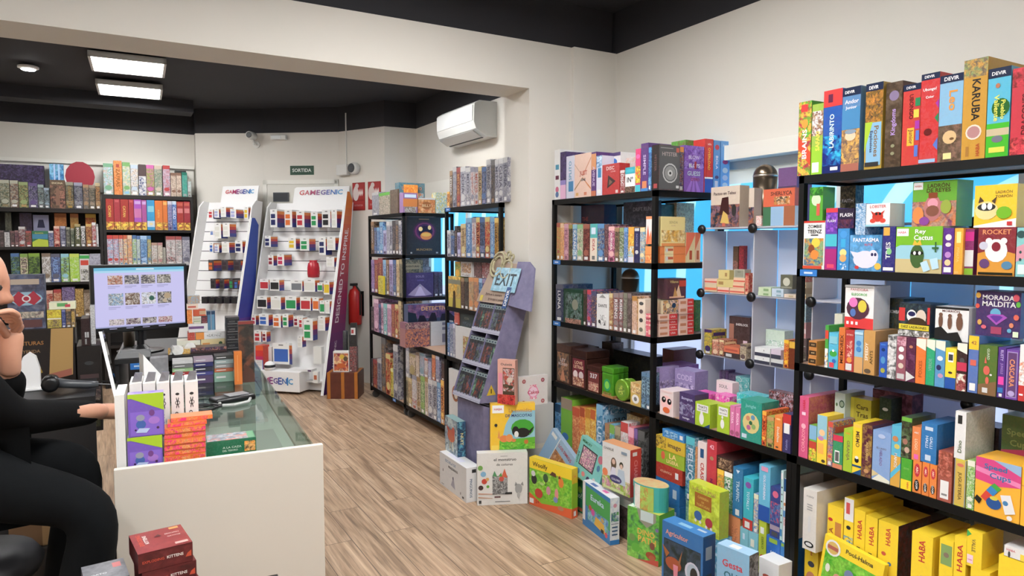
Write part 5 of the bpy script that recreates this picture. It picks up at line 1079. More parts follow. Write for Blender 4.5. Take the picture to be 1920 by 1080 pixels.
# pale carton behind carries the cake box
free(981, 860, 1030, 868, 0, 768, .16, 'b4b4b6 a8a8aa 999', 'n', '', 'pale grey carton standing between the pillar and the floor boxes', name='carton', cat='carton') if False else None
M_CART = mat('pale_carton', 'b9b8b8', .8, noise=.06)
t = thing('carton', 'tall pale grey carton against the pillar behind the dog box', 'carton', (2.30, 4.048, 0), R(-2), 'boxes on the floor along the racks')
t.location = (2.372, 3.985, 0)
MB().box(0, 0, 0, .25, .055, .6, .002).build('carton_body', M_CART, t); MB().box(0, -.001, .3, .25, .0, .33).build('tape', mat('pale_tape', 'c8c2b4', .3), t)
W_K = Wall(2.372, 3.985, math.cos(R(-2)), math.sin(R(-2)))
row(W_K, .6005, '', '''
972 1027 708 d=.04 b=.006 | e8e4e2 d57 fff | x | | square white box with a pink cake seal on the grey carton | E .5 .46 .2 .2 f8b;E .5 .46 .17 .17 fde;T .28 .38 .44 .14 c35 Cakes;A .38 .2 .24 .08 f9b fff d57 80;A .38 .62 .24 .08 f9b fff d57 80;E .18 .84 .07 .07 a44;E .18 .84 .04 .04 c99;E .82 .84 .07 .07 a44;E .82 .84 .04 .04 c9a;E .16 .12 .07 .07 a44;E .82 .12 .07 .07 b45;E .82 .12 .04 .04 caa
''', group='boxes on the floor along the racks')
free(992.6, 944.7, 1072, 973.6, 0, 856.8, .055, '8c3 fd2 e63', 'x', '', 'yellow and green box of sheep and trees on the floor', 'A 0 .2 1 .55 8c3 6b3 ad5 14;R 0 .78 1 .22 fd2;P 0 0 1 0 1 .2 .3 .1 0 .26 e63;D .07 .5 .001 .001 222 x;T .06 .8 .4 .14 432 Woolfy;E .12 .56 .08 .1 333;E .1 .68 .06 .06 ddd;E .4 .66 .07 .09 464;R .395 .5 .015 .12 543;E .76 .66 .07 .1 e83;E .73 .76 .04 .04 e83;E .47 .42 .06 .09 d9a;E .66 .4 .05 .12 e99;E .64 .28 .06 .06 89c;E .24 .3 .11 .1 c43;E .76 .14 .08 .05 c86;P .5 .76 .56 .84 .64 .82 .66 .74 643;P .7 .74 .73 .8 .76 .74 543;R .02 .05 .1 .1 eee;T .16 .06 .1 .1 a43 5+;E .32 .52 .06 .03 bd8', side='#e8c828', sideart='R 0 0 1 .2 e63;R 0 .2 1 .5 9c3;E .5 .84 .2 .1 e94;R .3 .04 .4 .1 eee', topart='R 0 0 1 1 fd3')
# green box behind, with the two leaning covers on it
W_F = Wall(2.47, 0, 0, -1)
row(W_F, 0, '', '''
1040 1093 876 d=.07 b=.055 | 7b3 264 eee | x | | green box mostly hidden behind the yellow sheep box | R .75 0 .25 1 275;E .9 .7 .1 .1 8b4;T .78 .42 .2 .2 ded so?;R .78 .06 .2 .1 c64
''', group='boxes on the floor along the racks')
row(Wall(2.52, 0, 0, -1), 0, '', '''
1131 1182 916 d=.09 b=0 | eeeeee 322 655 | x | | white and dark box standing behind the castle block box | A .5 0 .5 .8 433 655 222 20
''', group='boxes on the floor along the racks')
def leaning(pts, X, d, cols, art, label, tilt=9):
    tl, tr, bl = [on_plane(x, y, (X, 0, 0), (1, 0, 0)) for x, y in pts]
    w, h = (tr - tl).length, (tl - bl).length; v = (tl - bl).normalized(); u = (tr - tl); u = (u - v * u.dot(v)).normalized(); n = u.cross(v)
    # lean the top back towards the rack
    q = Matrix.Rotation(R(-tilt), 3, u); v = (q @ v); n = u.cross(v)
    SEED[0] += 1; me = game_mesh('board_game_box', w, d, h, cols, 'x', '', art, .36, SEED[0]); o = link('board_game_box', me)
    o.matrix_world = Matrix((u, -n, v)).transposed().to_4x4(); o.location = bl
    tag(o, label, 'game box', 'boxes on the floor along the racks'); return o
leaning([(1027.5, 803), (1078, 814.6), (1009.5, 855)], 2.47, .035, '9ab8d4 fff c54', 'R 0 0 .3 1 ac9;R 0 0 .32 1 9bd;R .05 .84 .2 .1 eee;T .36 .76 .56 .14 b45 LOS SIMIOS;A .34 .06 .6 .6 c84 da8 854 26;E .7 .46 .14 .16 b73;E .45 .3 .12 .14 c85;E .62 .24 .12 .12 a63;P .3 0 .34 1 .36 1 .32 0 eee', 'tilted light blue box of brown monkeys leaning behind the sheep box')
leaning([(1082, 816), (1131, 831), (1072.5, 884)], 2.478, .04, '7cc8c0 fff 345', 'R .14 .3 .56 .52 333;A .17 .33 .5 .46 c8a 546 edc 70;T .06 .86 .4 .1 263 MEMORY;D .02 .2 .08 .5 334 JUEGO;E .84 .76 .1 .1 c78;E .84 .54 .06 .08 58a;E .2 .14 .07 .07 58b;E .4 .16 .07 .06 d88;E .6 .12 .07 .07 446;E .8 .2 .06 .06 dcc', 'tilted turquoise box with a chequered picture grid')
leaning([(1544, 1001.5), (1657, 1044), (1528.5, 1109)], 2.6435, .028, 'fd2 6b3 c33', 'R .05 .04 .9 .74 6b3;A .05 .04 .9 .74 6b3 8c4 4a2 16;T .36 .84 .5 .12 443 Pool-Halma;E .17 .84 .13 .13 eee;E .17 .84 .1 .1 db6;R .08 .81 .18 .06 b65;E .5 .55 .08 .09 78a;E .32 .4 .07 .08 d98;E .46 .34 .06 .07 d98;E .62 .4 .05 .1 ddd;E .8 .3 .09 .08 9ab;E .14 .5 .04 .07 eed;E .38 .14 .1 .08 78a;E .72 .58 .05 .07 c86;P .76 .52 .96 .5 .96 .6 .78 .64 c43;R .06 .1 .05 .06 345', 'yellow edged green meadow game with little sheep, tilted before the yellow spines', 3)
free(1092.6, 982, 1143.5, 1023, 0, 900.7, .06, '4a8 fff 38c', 'x', '', 'white edged box with a blue river and castle blocks on the floor', 'R 0 0 1 1 2a7fc0;R 0 .13 .1 .87 eee;P .12 .3 .12 .94 1 .9 1 .22 4a5;P .12 .3 .12 .5 1 .3 1 .05 48c;A .2 .2 .75 .3 58c 9cd 4a5 20;T .2 .68 .7 .14 cdf Eureka;P .45 .2 .5 .4 .8 .34 .85 .14 eb4;E .4 .44 .08 .08 d5a;E .3 .5 .07 .06 c54;E .88 .16 .06 .06 d56;R .7 .14 .1 .08 333;E .75 .42 .07 .05 ca6', side='#e4e4e8', sideart='R 0 0 1 .1 27b;R .2 .2 .6 .03 357;R .2 .28 .6 .03 357;R .2 .36 .6 .03 357;A .1 .5 .8 .2 468 eee 6a5 40;E .5 .84 .2 .2 d9a;R .1 .44 .8 .02 99a', topart='R 0 0 1 1 e6e6ec;R .6 .3 .16 .4 d6a;R .2 .2 .2 .4 46a')
row(Wall(2.50, 0, 0, -1), .345, '', '''
1130 1183 826 yb=918 d=.085 b=.024 | e4e4e4 c43 9b4 | x | | white box showing a girl and boy beside purple lettering | A 0 0 1 .3 9b4 c8a dda 20;E .42 .6 .1 .15 654;E .42 .64 .06 .07 dba;P .34 .56 .3 .3 .4 .3 654;P .36 .52 .28 .28 .52 .28 .48 .52 dde;E .7 .6 .07 .08 443;E .7 .58 .05 .07 dba;P .6 .5 .52 .2 .86 .2 .8 .5 bcd;E .5 .28 .22 .1 447;T .34 .22 .34 .1 dde COLORES;E .12 .36 .1 .1 e85;R .7 .86 .2 .06 89a;T .05 .86 .4 .06 888 CHARLIE;R .1 .02 .7 .05 cd9
''', group='boxes on the floor along the racks') if False else None
o4 = free(1129, 912, 1181, 934, .285, 827, .085, 'e4e4e4 c43 9b4', 'x', '', 'white box showing a girl and boy with purple lettering', 'A 0 0 1 .3 9b4 c8a dda 20;E .42 .6 .1 .15 654;P .34 .56 .3 .3 .4 .3 654;E .42 .64 .06 .07 dba;P .36 .52 .28 .28 .52 .28 .48 .52 dde;E .7 .62 .07 .08 443;E .7 .59 .05 .06 dba;P .6 .52 .52 .2 .86 .2 .8 .52 bcd;E .5 .28 .22 .1 447;T .34 .22 .34 .1 dde COLORES;E .12 .36 .1 .1 e85;R .7 .86 .2 .06 89a;T .05 .86 .4 .06 888 CHARLIE;R .1 .02 .7 .05 cd9', side='#c03a34', sideart='R .02 .02 .96 .96 c03a34;D .3 .2 .4 .6 d88 CHARLIE;R .2 .86 .4 .08 ddd', topart='R 0 0 1 1 e2a070')[0]
od, wd, hd, ztd = free(1176, 1040, 1235, 1063.7, 0, 947.6, .14, '6b4 375 c54', 'x', '', 'green box of cartoon dinosaurs on the floor under the teal tin', 'A 0 0 1 1 6b4 8c5 475 12;P .3 1 .4 .78 .62 .68 .9 .84 .9 1 998;R .42 .8 .4 .2 cdd;T .3 .5 .6 .14 eb5 DINO;T .32 .36 .62 .14 eb5 PATH;E .2 .32 .18 .16 5a4;E .28 .22 .14 .12 6b4;E .16 .4 .1 .1 795;E .76 .16 .16 .1 a53;E .8 .12 .1 .08 b64;E .8 .36 .08 .1 854;P .3 0 1 0 1 .12 .6 .04 c54;E .94 .7 .05 .05 87a', topart='R 0 0 1 1 cc5;A 0 0 .5 1 ded 8b7 986 20')
# oval tin with a lid
W = Wall(od.location.x, od.location.y, math.cos(od.rotation_euler.z), math.sin(od.rotation_euler.z))
t = thing('game_tin', 'turquoise oval tin with a red lobster label on the dinosaur box', 'game tin', W.loc(wd * .5, ztd, .068), W.rz, 'metal game tins')
M_TEAL = mat('turquoise_tin', '48b4b0', .3, .3); a_, b_ = .105, .064
def oval(z0, z1, s, m, nm, n=36):
    g = MB(); pts = [(a_ * s * math.cos(2 * math.pi * i / n), b_ * s * math.sin(2 * math.pi * i / n), z0) for i in range(n)]; return g.prism(pts, (0, 0, z1 - z0)).build(nm, m, t)
oval(0, .105, 1, M_TEAL, 'tin_body'); oval(.1051, .135, 1.025, M_TEAL, 'lid'); oval(.1351, .1358, .99, mat('lid_print', 'c8d8a0', .35, noise=.4, nscale=30, col2='d07050'), 'lid_print')
P = Print(); c1, c2 = lin('f0efe8'), lin('a8cf62')
for i in range(8):
    def pt(k, z):
        a = math.pi * (1.28 + .05 * k); return (a_ * 1.03 * math.cos(a), b_ * 1.04 * math.sin(a) - .0012, z)
    P.face([pt(i, .004), pt(i + 1, .004), pt(i + 1, .13), pt(i, .13)], c1 if i < 3 else c2, lin('c8452e'), lin('d86a3a'), .55 if i in (3, 4, 5) else .1, 26, .35)
link('paper_band', P.mesh('paper_band'), t)
free(1240, 1118, 1316, 1160, 0, 975, .085, '2a6fb0 8ab 433', 'x', '', 'blue box of night farm animals, standing in the corner of the floor row', 'R .05 .03 .9 .76 234;A .06 .04 .88 .74 345 456 233 12;T .06 .82 .62 .1 d98 Agricultor;E .76 .5 .18 .2 ccd;E .76 .5 .13 .17 abc;E .8 .48 .09 .14 333;E .3 .5 .2 .13 a53;P .12 .55 .02 .7 .2 .62 a63;P .42 .55 .52 .72 .46 .5 964;P .3 .5 .42 .5 .4 .2 .33 .16 d89;E .62 .24 .2 .14 574;E .72 .14 .16 .1 7a5;E .2 .1 .12 .1 ddd;E .18 .12 .06 .07 333;E .45 .1 .1 .12 ccc;E .48 .12 .05 .05 333;E .72 .06 .1 .07 d9a', side='#1d4f86', sideart='R .02 .02 .96 .96 1d4f86;R .2 .7 .5 .16 9ab;R .2 .36 .5 .16 345;R .2 .08 .5 .14 468', topart='R 0 0 1 1 2f7fc4;R .3 .3 .3 .3 8bd;R .7 .5 .2 .2 bcd')
free(1342, 1165, 1402, 1195, 0, 1019, .07, '8bd c33 247', 'x', '', 'light blue box with red and teal lettering at the picture bottom', 'T .14 .74 .7 .12 c34 Gesta;T .2 .58 .66 .15 267 OUT;R .3 .51 .5 .03 e94;A 0 0 1 .46 8bd e63 fc4 14;E .1 .36 .16 .16 d54;E .7 .3 .1 .08 57b;E .45 .2 .2 .12 eda', side='#5a5a66', sideart='A 0 0 1 1 556 99a 334 30', topart='R 0 0 1 1 a8d0ee;R .3 .2 .3 .5 eee')
# the turtle race box stands on a low carton of its own
_w = Wall(2.50, 0, 0, -1); _u = _w.u_at(1291, .2)
row(Wall(2.545, 0, 0, -1), 0, '', '''
1288 1345 980 d=.075 b=.004 | 49b 27a def | n | | blue box under the lime green turtle race box
1286 1300 905 d=.05 b=.03 | 9cc 59a eee | x | | slim pale teal box beside the turtle race box | R .2 .7 .6 .1 eee;A 0 0 1 .5 799 bcc 578 20
''', group='boxes on the floor along the racks') if False else None
row(Wall(2.54, 0, 0, -1), 0, '', '''
1291 1348 986 d=.085 b=.004 | 49b 27a def | n | | blue box under the lime green turtle race box
1291 1348 901 yb=986 d=.065 b=.002 s=#b8c838 | c4d42c 8a3 c73 | x | | lime green box with a brown turtle race title | A 0 0 1 1 cd3 bc3 de5 8;R .2 .5 .55 .32 a62;T .28 .68 .4 .1 db5 CARRERA;T .42 .62 .1 .04 db5 DE;T .24 .52 .48 .09 db5 TORTUGAS;E .32 .32 .13 .12 36a;E .68 .26 .12 .12 b34;E .24 .2 .04 .04 eee;E .4 .2 .04 .04 eee;E .6 .15 .04 .04 eee;E .76 .15 .04 .04 eee;R .05 .05 .12 .03 8a3;A .1 .86 .8 .08 cd3 a85 cd3 40
1421 1458 1043 d=.1 b=.01 | eee c6a 7b5 | x | | small white box by the light blue one at the picture bottom | R 0 0 1 .45 96a;E .4 .7 .2 .1 b54;E .7 .66 .12 .1 655
''', group='boxes on the floor along the racks')

# ---------------------------------------------------------------- cardboard display with small mystery boxes
W_X = Wall(2.083, 4.04, .056, -.998)
M_CB = mat('mauve_card', '8c88a4', .7, noise=.45, nscale=22, col2='5c5878')
M_CB2 = mat('sand_card', 'b9a493', .7, noise=.35, nscale=10, col2='8a7466')
M_CBI = mat('dark_card_inside', '3a3a44', .8)
ex = thing('cardboard_display', 'mauve cardboard display of small dark boxes leaning by the pillar', 'display stand', W_X.loc(-.38, 0), W_X.rz)
LN = .345   # backward lean per metre of height
EW, Z0, Z3 = .38, .645, 1.30
def lean_y(z): return (z - Z0) * LN
base = MB(); base.prism([(.02, .03, 0), (.02, .30, 0), (.02, .30, Z0 - .12), (.02, .03, Z0 - .022)], (EW - .025, 0, 0)); base.build('base', M_CB, ex)
for x in (0, EW - .006): MB().prism([(x, 0, Z0), (x, lean_y(Z3), Z3), (x, lean_y(Z3) + .15, Z3 - .03), (x, lean_y(Z0) + .2, Z0 - .02)], (.006, 0, 0)).build('side_panel', M_CB, ex)
MB().prism([(.006, .14, Z0), (EW - .006, .14, Z0), (EW - .006, lean_y(Z3) + .14, Z3), (.006, lean_y(Z3) + .14, Z3)], (0, .006, 0)).build('back_panel', M_CBI, ex)
tz = (Z0, .865, 1.087)
for z in tz:
    y = lean_y(z); MB().prism([(.006, y, z), (EW - .006, y, z), (EW - .006, y + .138, z - .05), (.006, y + .138, z - .05)], (0, 0, .006)).build('tray', M_CBI, ex)
    MB().prism([(.006, y - .002, z - .004), (EW - .006, y - .002, z - .004), (EW - .006, y + .004, z + .022), (.006, y + .004, z + .022)], (0, .003, 0)).build('tray_lip', mat('pale_card_edge', 'aaaabc', .6), ex)
MB().prism([(.215, .002, Z0), (.219, .002, Z0), (.219, lean_y(Z3), Z3), (.215, lean_y(Z3), Z3)], (0, .14, -.02)).build('divider', M_CB, ex)
hy = lambda z: lean_y(z) - .004
hb = MB().prism([(-.035, hy(1.285), 1.285), (EW + .005, hy(1.285), 1.285), (EW - .02, hy(1.56), 1.56), (.1, hy(1.56), 1.56), (.03, hy(1.5), 1.5)], (0, .012, 0)).build('header_panel', M_CB2, ex)
wing = MB().prism([(EW + .006, hy(1.285), 1.285), (EW + .2, hy(1.25) + .06, 1.255), (EW + .11, hy(1.55) + .05, 1.53), (EW + .07, hy(1.56) + .03, 1.575), (EW - .018, hy(1.56), 1.575)], (0, .012, 0)).build('header_wing', M_CB, ex)
tl = Vector((0, LN, 1)).normalized()
def leanprint(parent, x, z, w, h, fn, nm, off=.002, n=None):
    P = Print(); F = Frame(P, (x, hy(z) - off, z), (1, 0, 0), tl, w, h); fn(F); return link(nm, P.mesh(nm), parent)
leanprint(hb, .13, 1.37, .31, .17, lambda F: (F.rect(0, 0, 1, 1, lin('8fc0d8'), lin('b8dcea'), lin('6fa8c4'), .6, 12), F.text('EXIT', .06, .12, .88, .76, lin('22343e'))), 'exit_plate', .012)
leanprint(hb, .0, 1.29, .36, .08, lambda F: (F.rect(.02, .05, .1, .5, lin('d8c040')), F.text('Entra en la aventura', .16, .56, .66, .3, lin('5a4038')), F.text('¡y escapa si puedes!', .3, .1, .66, .34, lin('5a4038'))), 'slogan_print')
dv = Print(); F = Frame(dv, (EW - .045, hy(1.26) - .012, 1.262), (1, 0, 0), tl, .055, .15); F.rect(0, 0, 1, 1, lin('24508c')); F.text('DEVIR', .12, .08, .76, .84, LIGHT, -1); link('brand_strip', dv.mesh('brand_strip'), ex)
rg_ = MB()
for cx, cz_, r0 in ((.12, 1.55, .085), (.12, 1.55, .055), (.25, 1.52, .06), (.225, 1.62, .022), (.275, 1.60, .022)):
    pts = [(cx + r0 * math.cos(2 * math.pi * i / 20), hy(cz_ + r0 * math.sin(2 * math.pi * i / 20)) - .006, cz_ + r0 * math.sin(2 * math.pi * i / 20)) for i in range(21)]
    rg_.tube(pts, .0085, 6)
rg_.build('rings_cutout', mat('cream_card', 'c8bf9c', .6, noise=.4, nscale=40, col2='7a745a'), ex)
cut = MB(); pts = [(.12 + .1 * math.cos(2 * math.pi * i / 24), hy(1.545 + .1 * math.sin(2 * math.pi * i / 24)), 1.545 + .1 * math.sin(2 * math.pi * i / 24)) for i in range(24)]
cut.prism(pts, (0, .008, 0)).build('round_cutout', M_CB2, ex)
sp = Print(); F = Frame(sp, (EW + .0006, lean_y(.7) + .02, .68), (0, 1, 0), (0, 0, 1), .12, .1); F.tri([(.1, .1), (.7, .1), (.4, .8)], lin('d8b830')); F.rect(.37, .22, .06, .3, DARK); link('warning_print', sp.mesh('warning_print'), ex)
hues = ['7a4a34', '3a4a6a', '8a5a3a', '4a4a4e', '2e3e4e', '6a7a6a', '8aa08a', '545a60', 'a85a4a', '3a5a5a', '6a6a8a', '884a3a']
k = 0
for ti, z in enumerate(tz):
    for (x0, x1, n) in ((.012, .212, (6, 5, 5)[2 - ti]), (.224, EW - .012, (4, 4, 4)[ti])):
        bw = (x1 - x0) / n
        for i in range(n):
            k += 1; hh = .19
            me = game_mesh('mystery_card_box', bw - .003, .085, hh, '2a2e34 %s 8a9098' % hues[(k * 5) % 12], 'x', '', 'A 0 .1 1 .62 2a2e34 %s %s 26;R 0 .84 1 .12 9aa;R .2 .86 .6 .07 345;R .1 .02 .8 .07 99a' % (hues[(k * 5) % 12][::2], hues[(k * 7 + 3) % 12][::2]), .35, 900 + k)
            o = link('mystery_card_box', me)
            Mx = Matrix.Translation(W_X.loc(-.38, 0)) @ Matrix.Rotation(W_X.rz, 4, 'Z') @ Matrix.Translation((x0 + i * bw, lean_y(z) + .012, z + .009)) @ Matrix.Rotation(-math.atan(LN) * .97, 4, 'X')
            o.matrix_world = Mx
            tag(o, '%s small dark mystery box from the aisle end, %s tray of the mauve display' % (('first', 'second', 'third', 'fourth', 'fifth', 'sixth', 'seventh', 'eighth', 'ninth', 'tenth', 'eleventh')[i + (0 if x0 < .1 else (6, 5, 5)[2 - ti])], ('lowest', 'middle', 'highest')[ti]), 'card game box', 'mystery boxes in the mauve display')
# ---------------------------------------------------------------- back room: rulebooks on the black racks
CN = dict(navy='234 57a 99b', blue='36a 8bd cde', black='222 555 988', charcoal='3a3a3e 777 a86', grey='889 ccc 556', silver='aab ddd 667', white='ddd 99a b65', cream='dcb a85 765', tan='b97 dc9 543', brown='654 a86 322',
          maroon='623 a55 c96', red='b33 dc8 611', orange='d84 fc6 622', yellow='dc3 eea 653', gold='a73 ec7 432', olive='776 ba8 443', green='475 9b6 cda', teal='388 8cc dde', purple='547 98b cad', lilac='98b cce 546', pink='b8a ecd 756', lime='9c3 cd6 473')
ORD = 'first second third fourth fifth sixth seventh eighth ninth tenth eleventh twelfth thirteenth fourteenth fifteenth sixteenth seventeenth eighteenth nineteenth twentieth'.split()
def spines(wall, z, place, x, yt, toks, name='rulebook', cat='book', group=None, depth=.22, frm='banner end', maxd=None, noun='book'):
    ln, k = [], 0
    for tk in toks.split():
        p = tk.split(':'); w = float(p[1]); t = p[2] if len(p) > 2 and p[2] else yt; k += 1
        st = 'V' if (k * 7) % 3 else 'v'
        tx = ['', 'RUNA', 'AVENTURAS', 'MITOS', 'REINO', '', 'GUIA', 'LEYENDA', 'CRONICA'][(k * 5 + int(x)) % 9] if w > 4 else ''
        if p[0] != 'gap': ln.append('%.1f %.1f %s | %s | %s | %s | %s spined %s, %s from the %s, |' % (x, x + w - .3, t, CN[p[0]], st, tx, p[0], noun, ORD[k - 1], frm))
        x += w
    return row(wall, z, place, '\n'.join(ln), name, cat, group=group, depth=depth, maxd=maxd)
FA = 'far rack'
spines(W_B, SH[1], FA + ' second shelf', 696, 416, 'brown:6 navy:5:427 blue:5:427 blue:7:417 lilac:6:432 silver:6:416 grey:5:416 black:6:414 charcoal:6:413 grey:5:414', group='books on the far rack')
spines(W_B, SH[0], FA + ' third shelf', 696.5, 487, 'purple:6 maroon:7 maroon:9:484 blue:6 brown:6 lilac:7 navy:6 tan:6 olive:5:486', group='books on the far rack')
row(W_B, SH[0], 'on the far rack third shelf', '''
709.5 719 517 d=.02 b=-.022 | dc3 543 eea | x | | small yellow card tag in front of a maroon book | A .1 .1 .8 .8 dc3 762 ee8 60
''', 'card_tag', 'tag', group='books on the far rack')
spines(W_B, BT, FA + ' fourth shelf', 694.5, 572, 'black:7:575 pink:9:560 navy:4.5:570 pink:4.5:568 teal:7:569 pink:8:570 maroon:6.5:570 red:6.5:570 tan:5.5:561', group='books on the far rack')
spines(W_B, FZ, FA + ' bottom bay', 695, 672, 'black:5 maroon:8:673 grey:8:672 charcoal:8:632 red:9:662 yellow:5:690 grey:9:645', group='books on the far rack')
row(W_BE, SH[2], 'on the far rack top', '''
748 797 342 b=.16 d=.1 | 478 9cd d85 | f | LABERINTO | big teal box at the back
756 783 361 d=.1 | 97a e94 eee | x | | violet box with an orange band, | R 0 .3 1 .4 d84;R .1 .76 .8 .16 def;A .1 0 .8 .3 987 ccc 654 60
784 816 371 d=.12 | d95 b63 eda | x | | orange box with a carved title | A 0 0 1 1 d95 c74 eb8 20;E .5 .5 .36 .26 a63;T .2 .4 .6 .2 ec9 BILLY;R 0 .9 1 .1 ddd
758 784 346 b=.14 d=.015 | e93 d62 fc6 | n | | bright orange panel box
817 837 361 d=.1 | dc5 7bd eee | F | | yellow and blue box at the open end
''', group='boxes on the far rack top')
row(W_B, SH[2], 'on the far rack top', '''
698 710 362 | 99a ccc 556 | v | | grey spine at the banner end
711 731 363 | 998 5a4 ccb | x | | pile like grey box with a green cap | R 0 .86 1 .14 6b4;A 0 0 1 .86 998 dcb 654 60
732 746 357 | 654 876 433 | n | | dull brown box beside the green capped one
''', group='boxes on the far rack top')
row(W_BE, SH[1], 'at the far rack open end', '''
763 827 406 d=.1 b=.02 | 2c2c32 545 888 | x | | big black box with a glowing monster grin | E .52 .62 .34 .28 424;E .52 .62 .29 .24 736;E .52 .62 .24 .2 425;E .54 .6 .2 .17 213;E .4 .68 .06 .06 fd9;E .66 .72 .05 .06 fd9;E .56 .5 .17 .11 d84;E .56 .53 .14 .05 eb5;T .25 .1 .5 .07 a85 MUNCHKIN;R .1 .03 .05 .04 bbb;R .85 .03 .06 .04 bbb;R .35 .93 .3 .02 a86
''', group='boxes at the open end of the far rack')
row(W_BE, SH[0], 'at the far rack open end', '''
762 813 512 d=.1 b=.02 | 436 98b cbd | x | | violet box with a pale winged figure | P .05 .1 .5 .55 .95 .1 .7 .05 .3 .05 a9b;P .3 .06 .5 .5 .7 .06 cbd;E .5 .48 .05 .05 99a;T .2 .8 .6 .1 98a SOLIS;T .3 .66 .45 .06 76a ODISEA
764 808 501 b=.13 d=.1 | 99a 667 ccd | n | | flat grey box behind the winged figure
814 822 510 d=.1 b=.02 | 323 546 667 | v | | first black spine beside the winged figure
822.5 830 510 d=.1 b=.02 | 334 657 778 | v | | second black spine beside the winged figure
776 805 478 b=.24 d=.1 | dcc a87 655 | n | | pale box deep in the shelf
''', group='boxes at the open end of the far rack')
W_BG = Wall(2.50, 5.95, 1, 0)
row(W_BG, BT, 'on the base units between back racks', '''
760 806 618 d=.14 | a77 e96 546 | x | | lower patterned flat box of the small pile | A 0 0 1 1 a77 e96 546 40
760 806 606 yb=618 d=.14 | 967 dba 545 | x | | upper patterned flat box of the small pile | A 0 0 1 1 967 dba 545 40
808 850 622 d=.14 | ddd 667 999 | x | | lowest white box of the small pile | R .5 .2 .4 .6 889
808 850 613 yb=622 d=.14 | ddd 667 999 | x | | middle white box of the small pile | R .5 .2 .4 .6 889
808 850 604 yb=613 d=.14 | ddd 667 999 | x | | top white box of the small pile | R .5 .2 .4 .6 889
765 852 572 yb=604 d=.1 b=.03 | 457 b88 223 | x | | wide dusk coloured box with figures and gold lettering | A 0 .2 1 .8 547 a79 658 8;P 0 0 0 .6 .16 .5 .2 0 234;P .2 0 .24 .36 .34 .36 .4 0 223;P .42 0 .5 .5 .58 .48 .62 0 223;P .68 0 .72 .4 .9 .44 1 .2 1 0 223;T .25 .62 .66 .26 fc8 DETECTIVE
''', group='boxes between the back room racks')
_m = spines(W_B, FZ, 'middle base unit', 759, 706, 'olive:7 tan:7 white:9:702 cream:7 green:8:704 cream:6 silver:9:710 grey:8:712 blue:7:716 orange:6:712 maroon:5:715', group='books in the middle base unit', frm='far end')
row(W_B, FZ, 'in the middle base unit upper tier', '''
760 767 650 yb=704 d=.2 | ddd 99a 778 | v | | white spine at the far end
767.5 779 662 yb=704 d=.2 | dcb a96 544 | V | | cream pair of spines
780 786 660 yb=705 d=.2 | dcb 876 ba9 | v | | pale straw spine
787 795 661 yb=708 d=.2 | ccd 8ab 778 | V | | pale blue grey spine
796 802 671 yb=712 d=.2 | ddd b65 888 | v | | white spine with rusty words
803 809 672 yb=714 d=.2 | aac 667 dde | v | | lilac grey spine
810 816 660 yb=716 d=.2 | c64 eb8 722 | v | | burnt orange spine
817 824 664 yb=718 d=.2 | 88a ccd 445 | v | | slate spine
828 833 676 yb=722 d=.2 | 222 555 a33 | v | | black spine next to the corner post
''', 'rulebook', 'book', group='books in the middle base unit', made=_m)
PB = 'rack behind pillar'
spines(W_B, SH[2], PB + ' top shelf', 838.5, 315, 'orange:5:360 brown:5.5:321 grey:7.5:314 maroon:7:315 silver:10:314 silver:9:315 white:8 white:6.5 tan:6.5:313 navy:8.5:314 grey:9:300 charcoal:7:301 silver:7:300 silver:8.5:298 grey:8.5:296', group='books on the rack behind the pillar', frm='far end')
spines(W_B, SH[1], PB + ' second shelf', 838.5, 409, 'silver:7:432 navy:7:442 black:5:424 lilac:6.5:436 tan:10:420 blue:11 white:8 red:7:408 navy:9.5:408 red:9.5:407 blue:8.5:407 gold:6:409 gold:6:409', group='books on the rack behind the pillar', frm='far end')
row(W_B, SH[1], 'on the rack behind pillar', '''
858 890 407 b=.25 d=.15 | 433 766 a86 | V | | dark brown wide box behind the small spines
''', group='books on the rack behind the pillar')
row(W_B, SH[0], 'on the rack behind pillar third shelf', '''
841 863.5 517 d=.12 | cb5 443 e93 | x | | sunset yellow box with two silhouettes | A 0 .3 1 .7 da4 a96 ec6 12;P .35 0 .4 .5 .5 .56 .58 .5 .62 0 432;R 0 .76 1 .14 887
864 870.5 521 | 433 a86 655 | v | | first dark spine
871 878.5 521 | 322 776 544 | v | | second dark spine
879 888 520 | ba8 d96 655 | V | | first tan spine
888.5 897.5 521 | a87 d96 655 | V | | second tan spine
898 904 522 | 47a ace 446 | V | | light blue spine
904.5 911 523 | 547 a9b 334 | V | | violet spine
911.5 919 523 | 323 765 544 | v | | third dark spine
853 863 485 yb=517 d=.1 b=.02 | 6a5 eb5 a43 | V | | small green and yellow box on top
864 888 485 yb=521 d=.08 b=.02 | ddd a64 655 | x | | small white box with a crowd picture | A .05 .25 .9 .65 865 c96 ddd 40;A .1 .05 .8 .15 ddd 655 ddd 60
889 903 487 yb=521 d=.08 b=.04 | 544 a77 877 | F | | small dark box with faces
904 922 492 yb=523 d=.08 b=.04 | a44 744 eee | F | | small brick red box
''', group='books on the rack behind the pillar')
row(W_B, BT, 'on the rack behind pillar fourth shelf', '''
836.5 843 605 | 248 69c dde | V | | first royal blue spine
843.5 849 607 | 457 99b cdd | V | | blue grey spine
849.5 853.5 607 | 99a dde 556 | v | | silver spine
854 889 610 d=.14 | ddd a55 9a5 | x | | white box with a red garden picture | A .42 .0 .58 .74 a54 9a5 dca 30
852 860 573 yb=608 d=.1 b=.01 | c54 e98 722 | v | | coral red box
862 889 578 yb=610 d=.1 b=.02 | 344 9a9 655 | x | | small dark green box with a pale title | T .25 .56 .5 .2 998 ICON;A .2 .1 .6 .3 344 567 322 40
''', group='books on the rack behind the pillar')
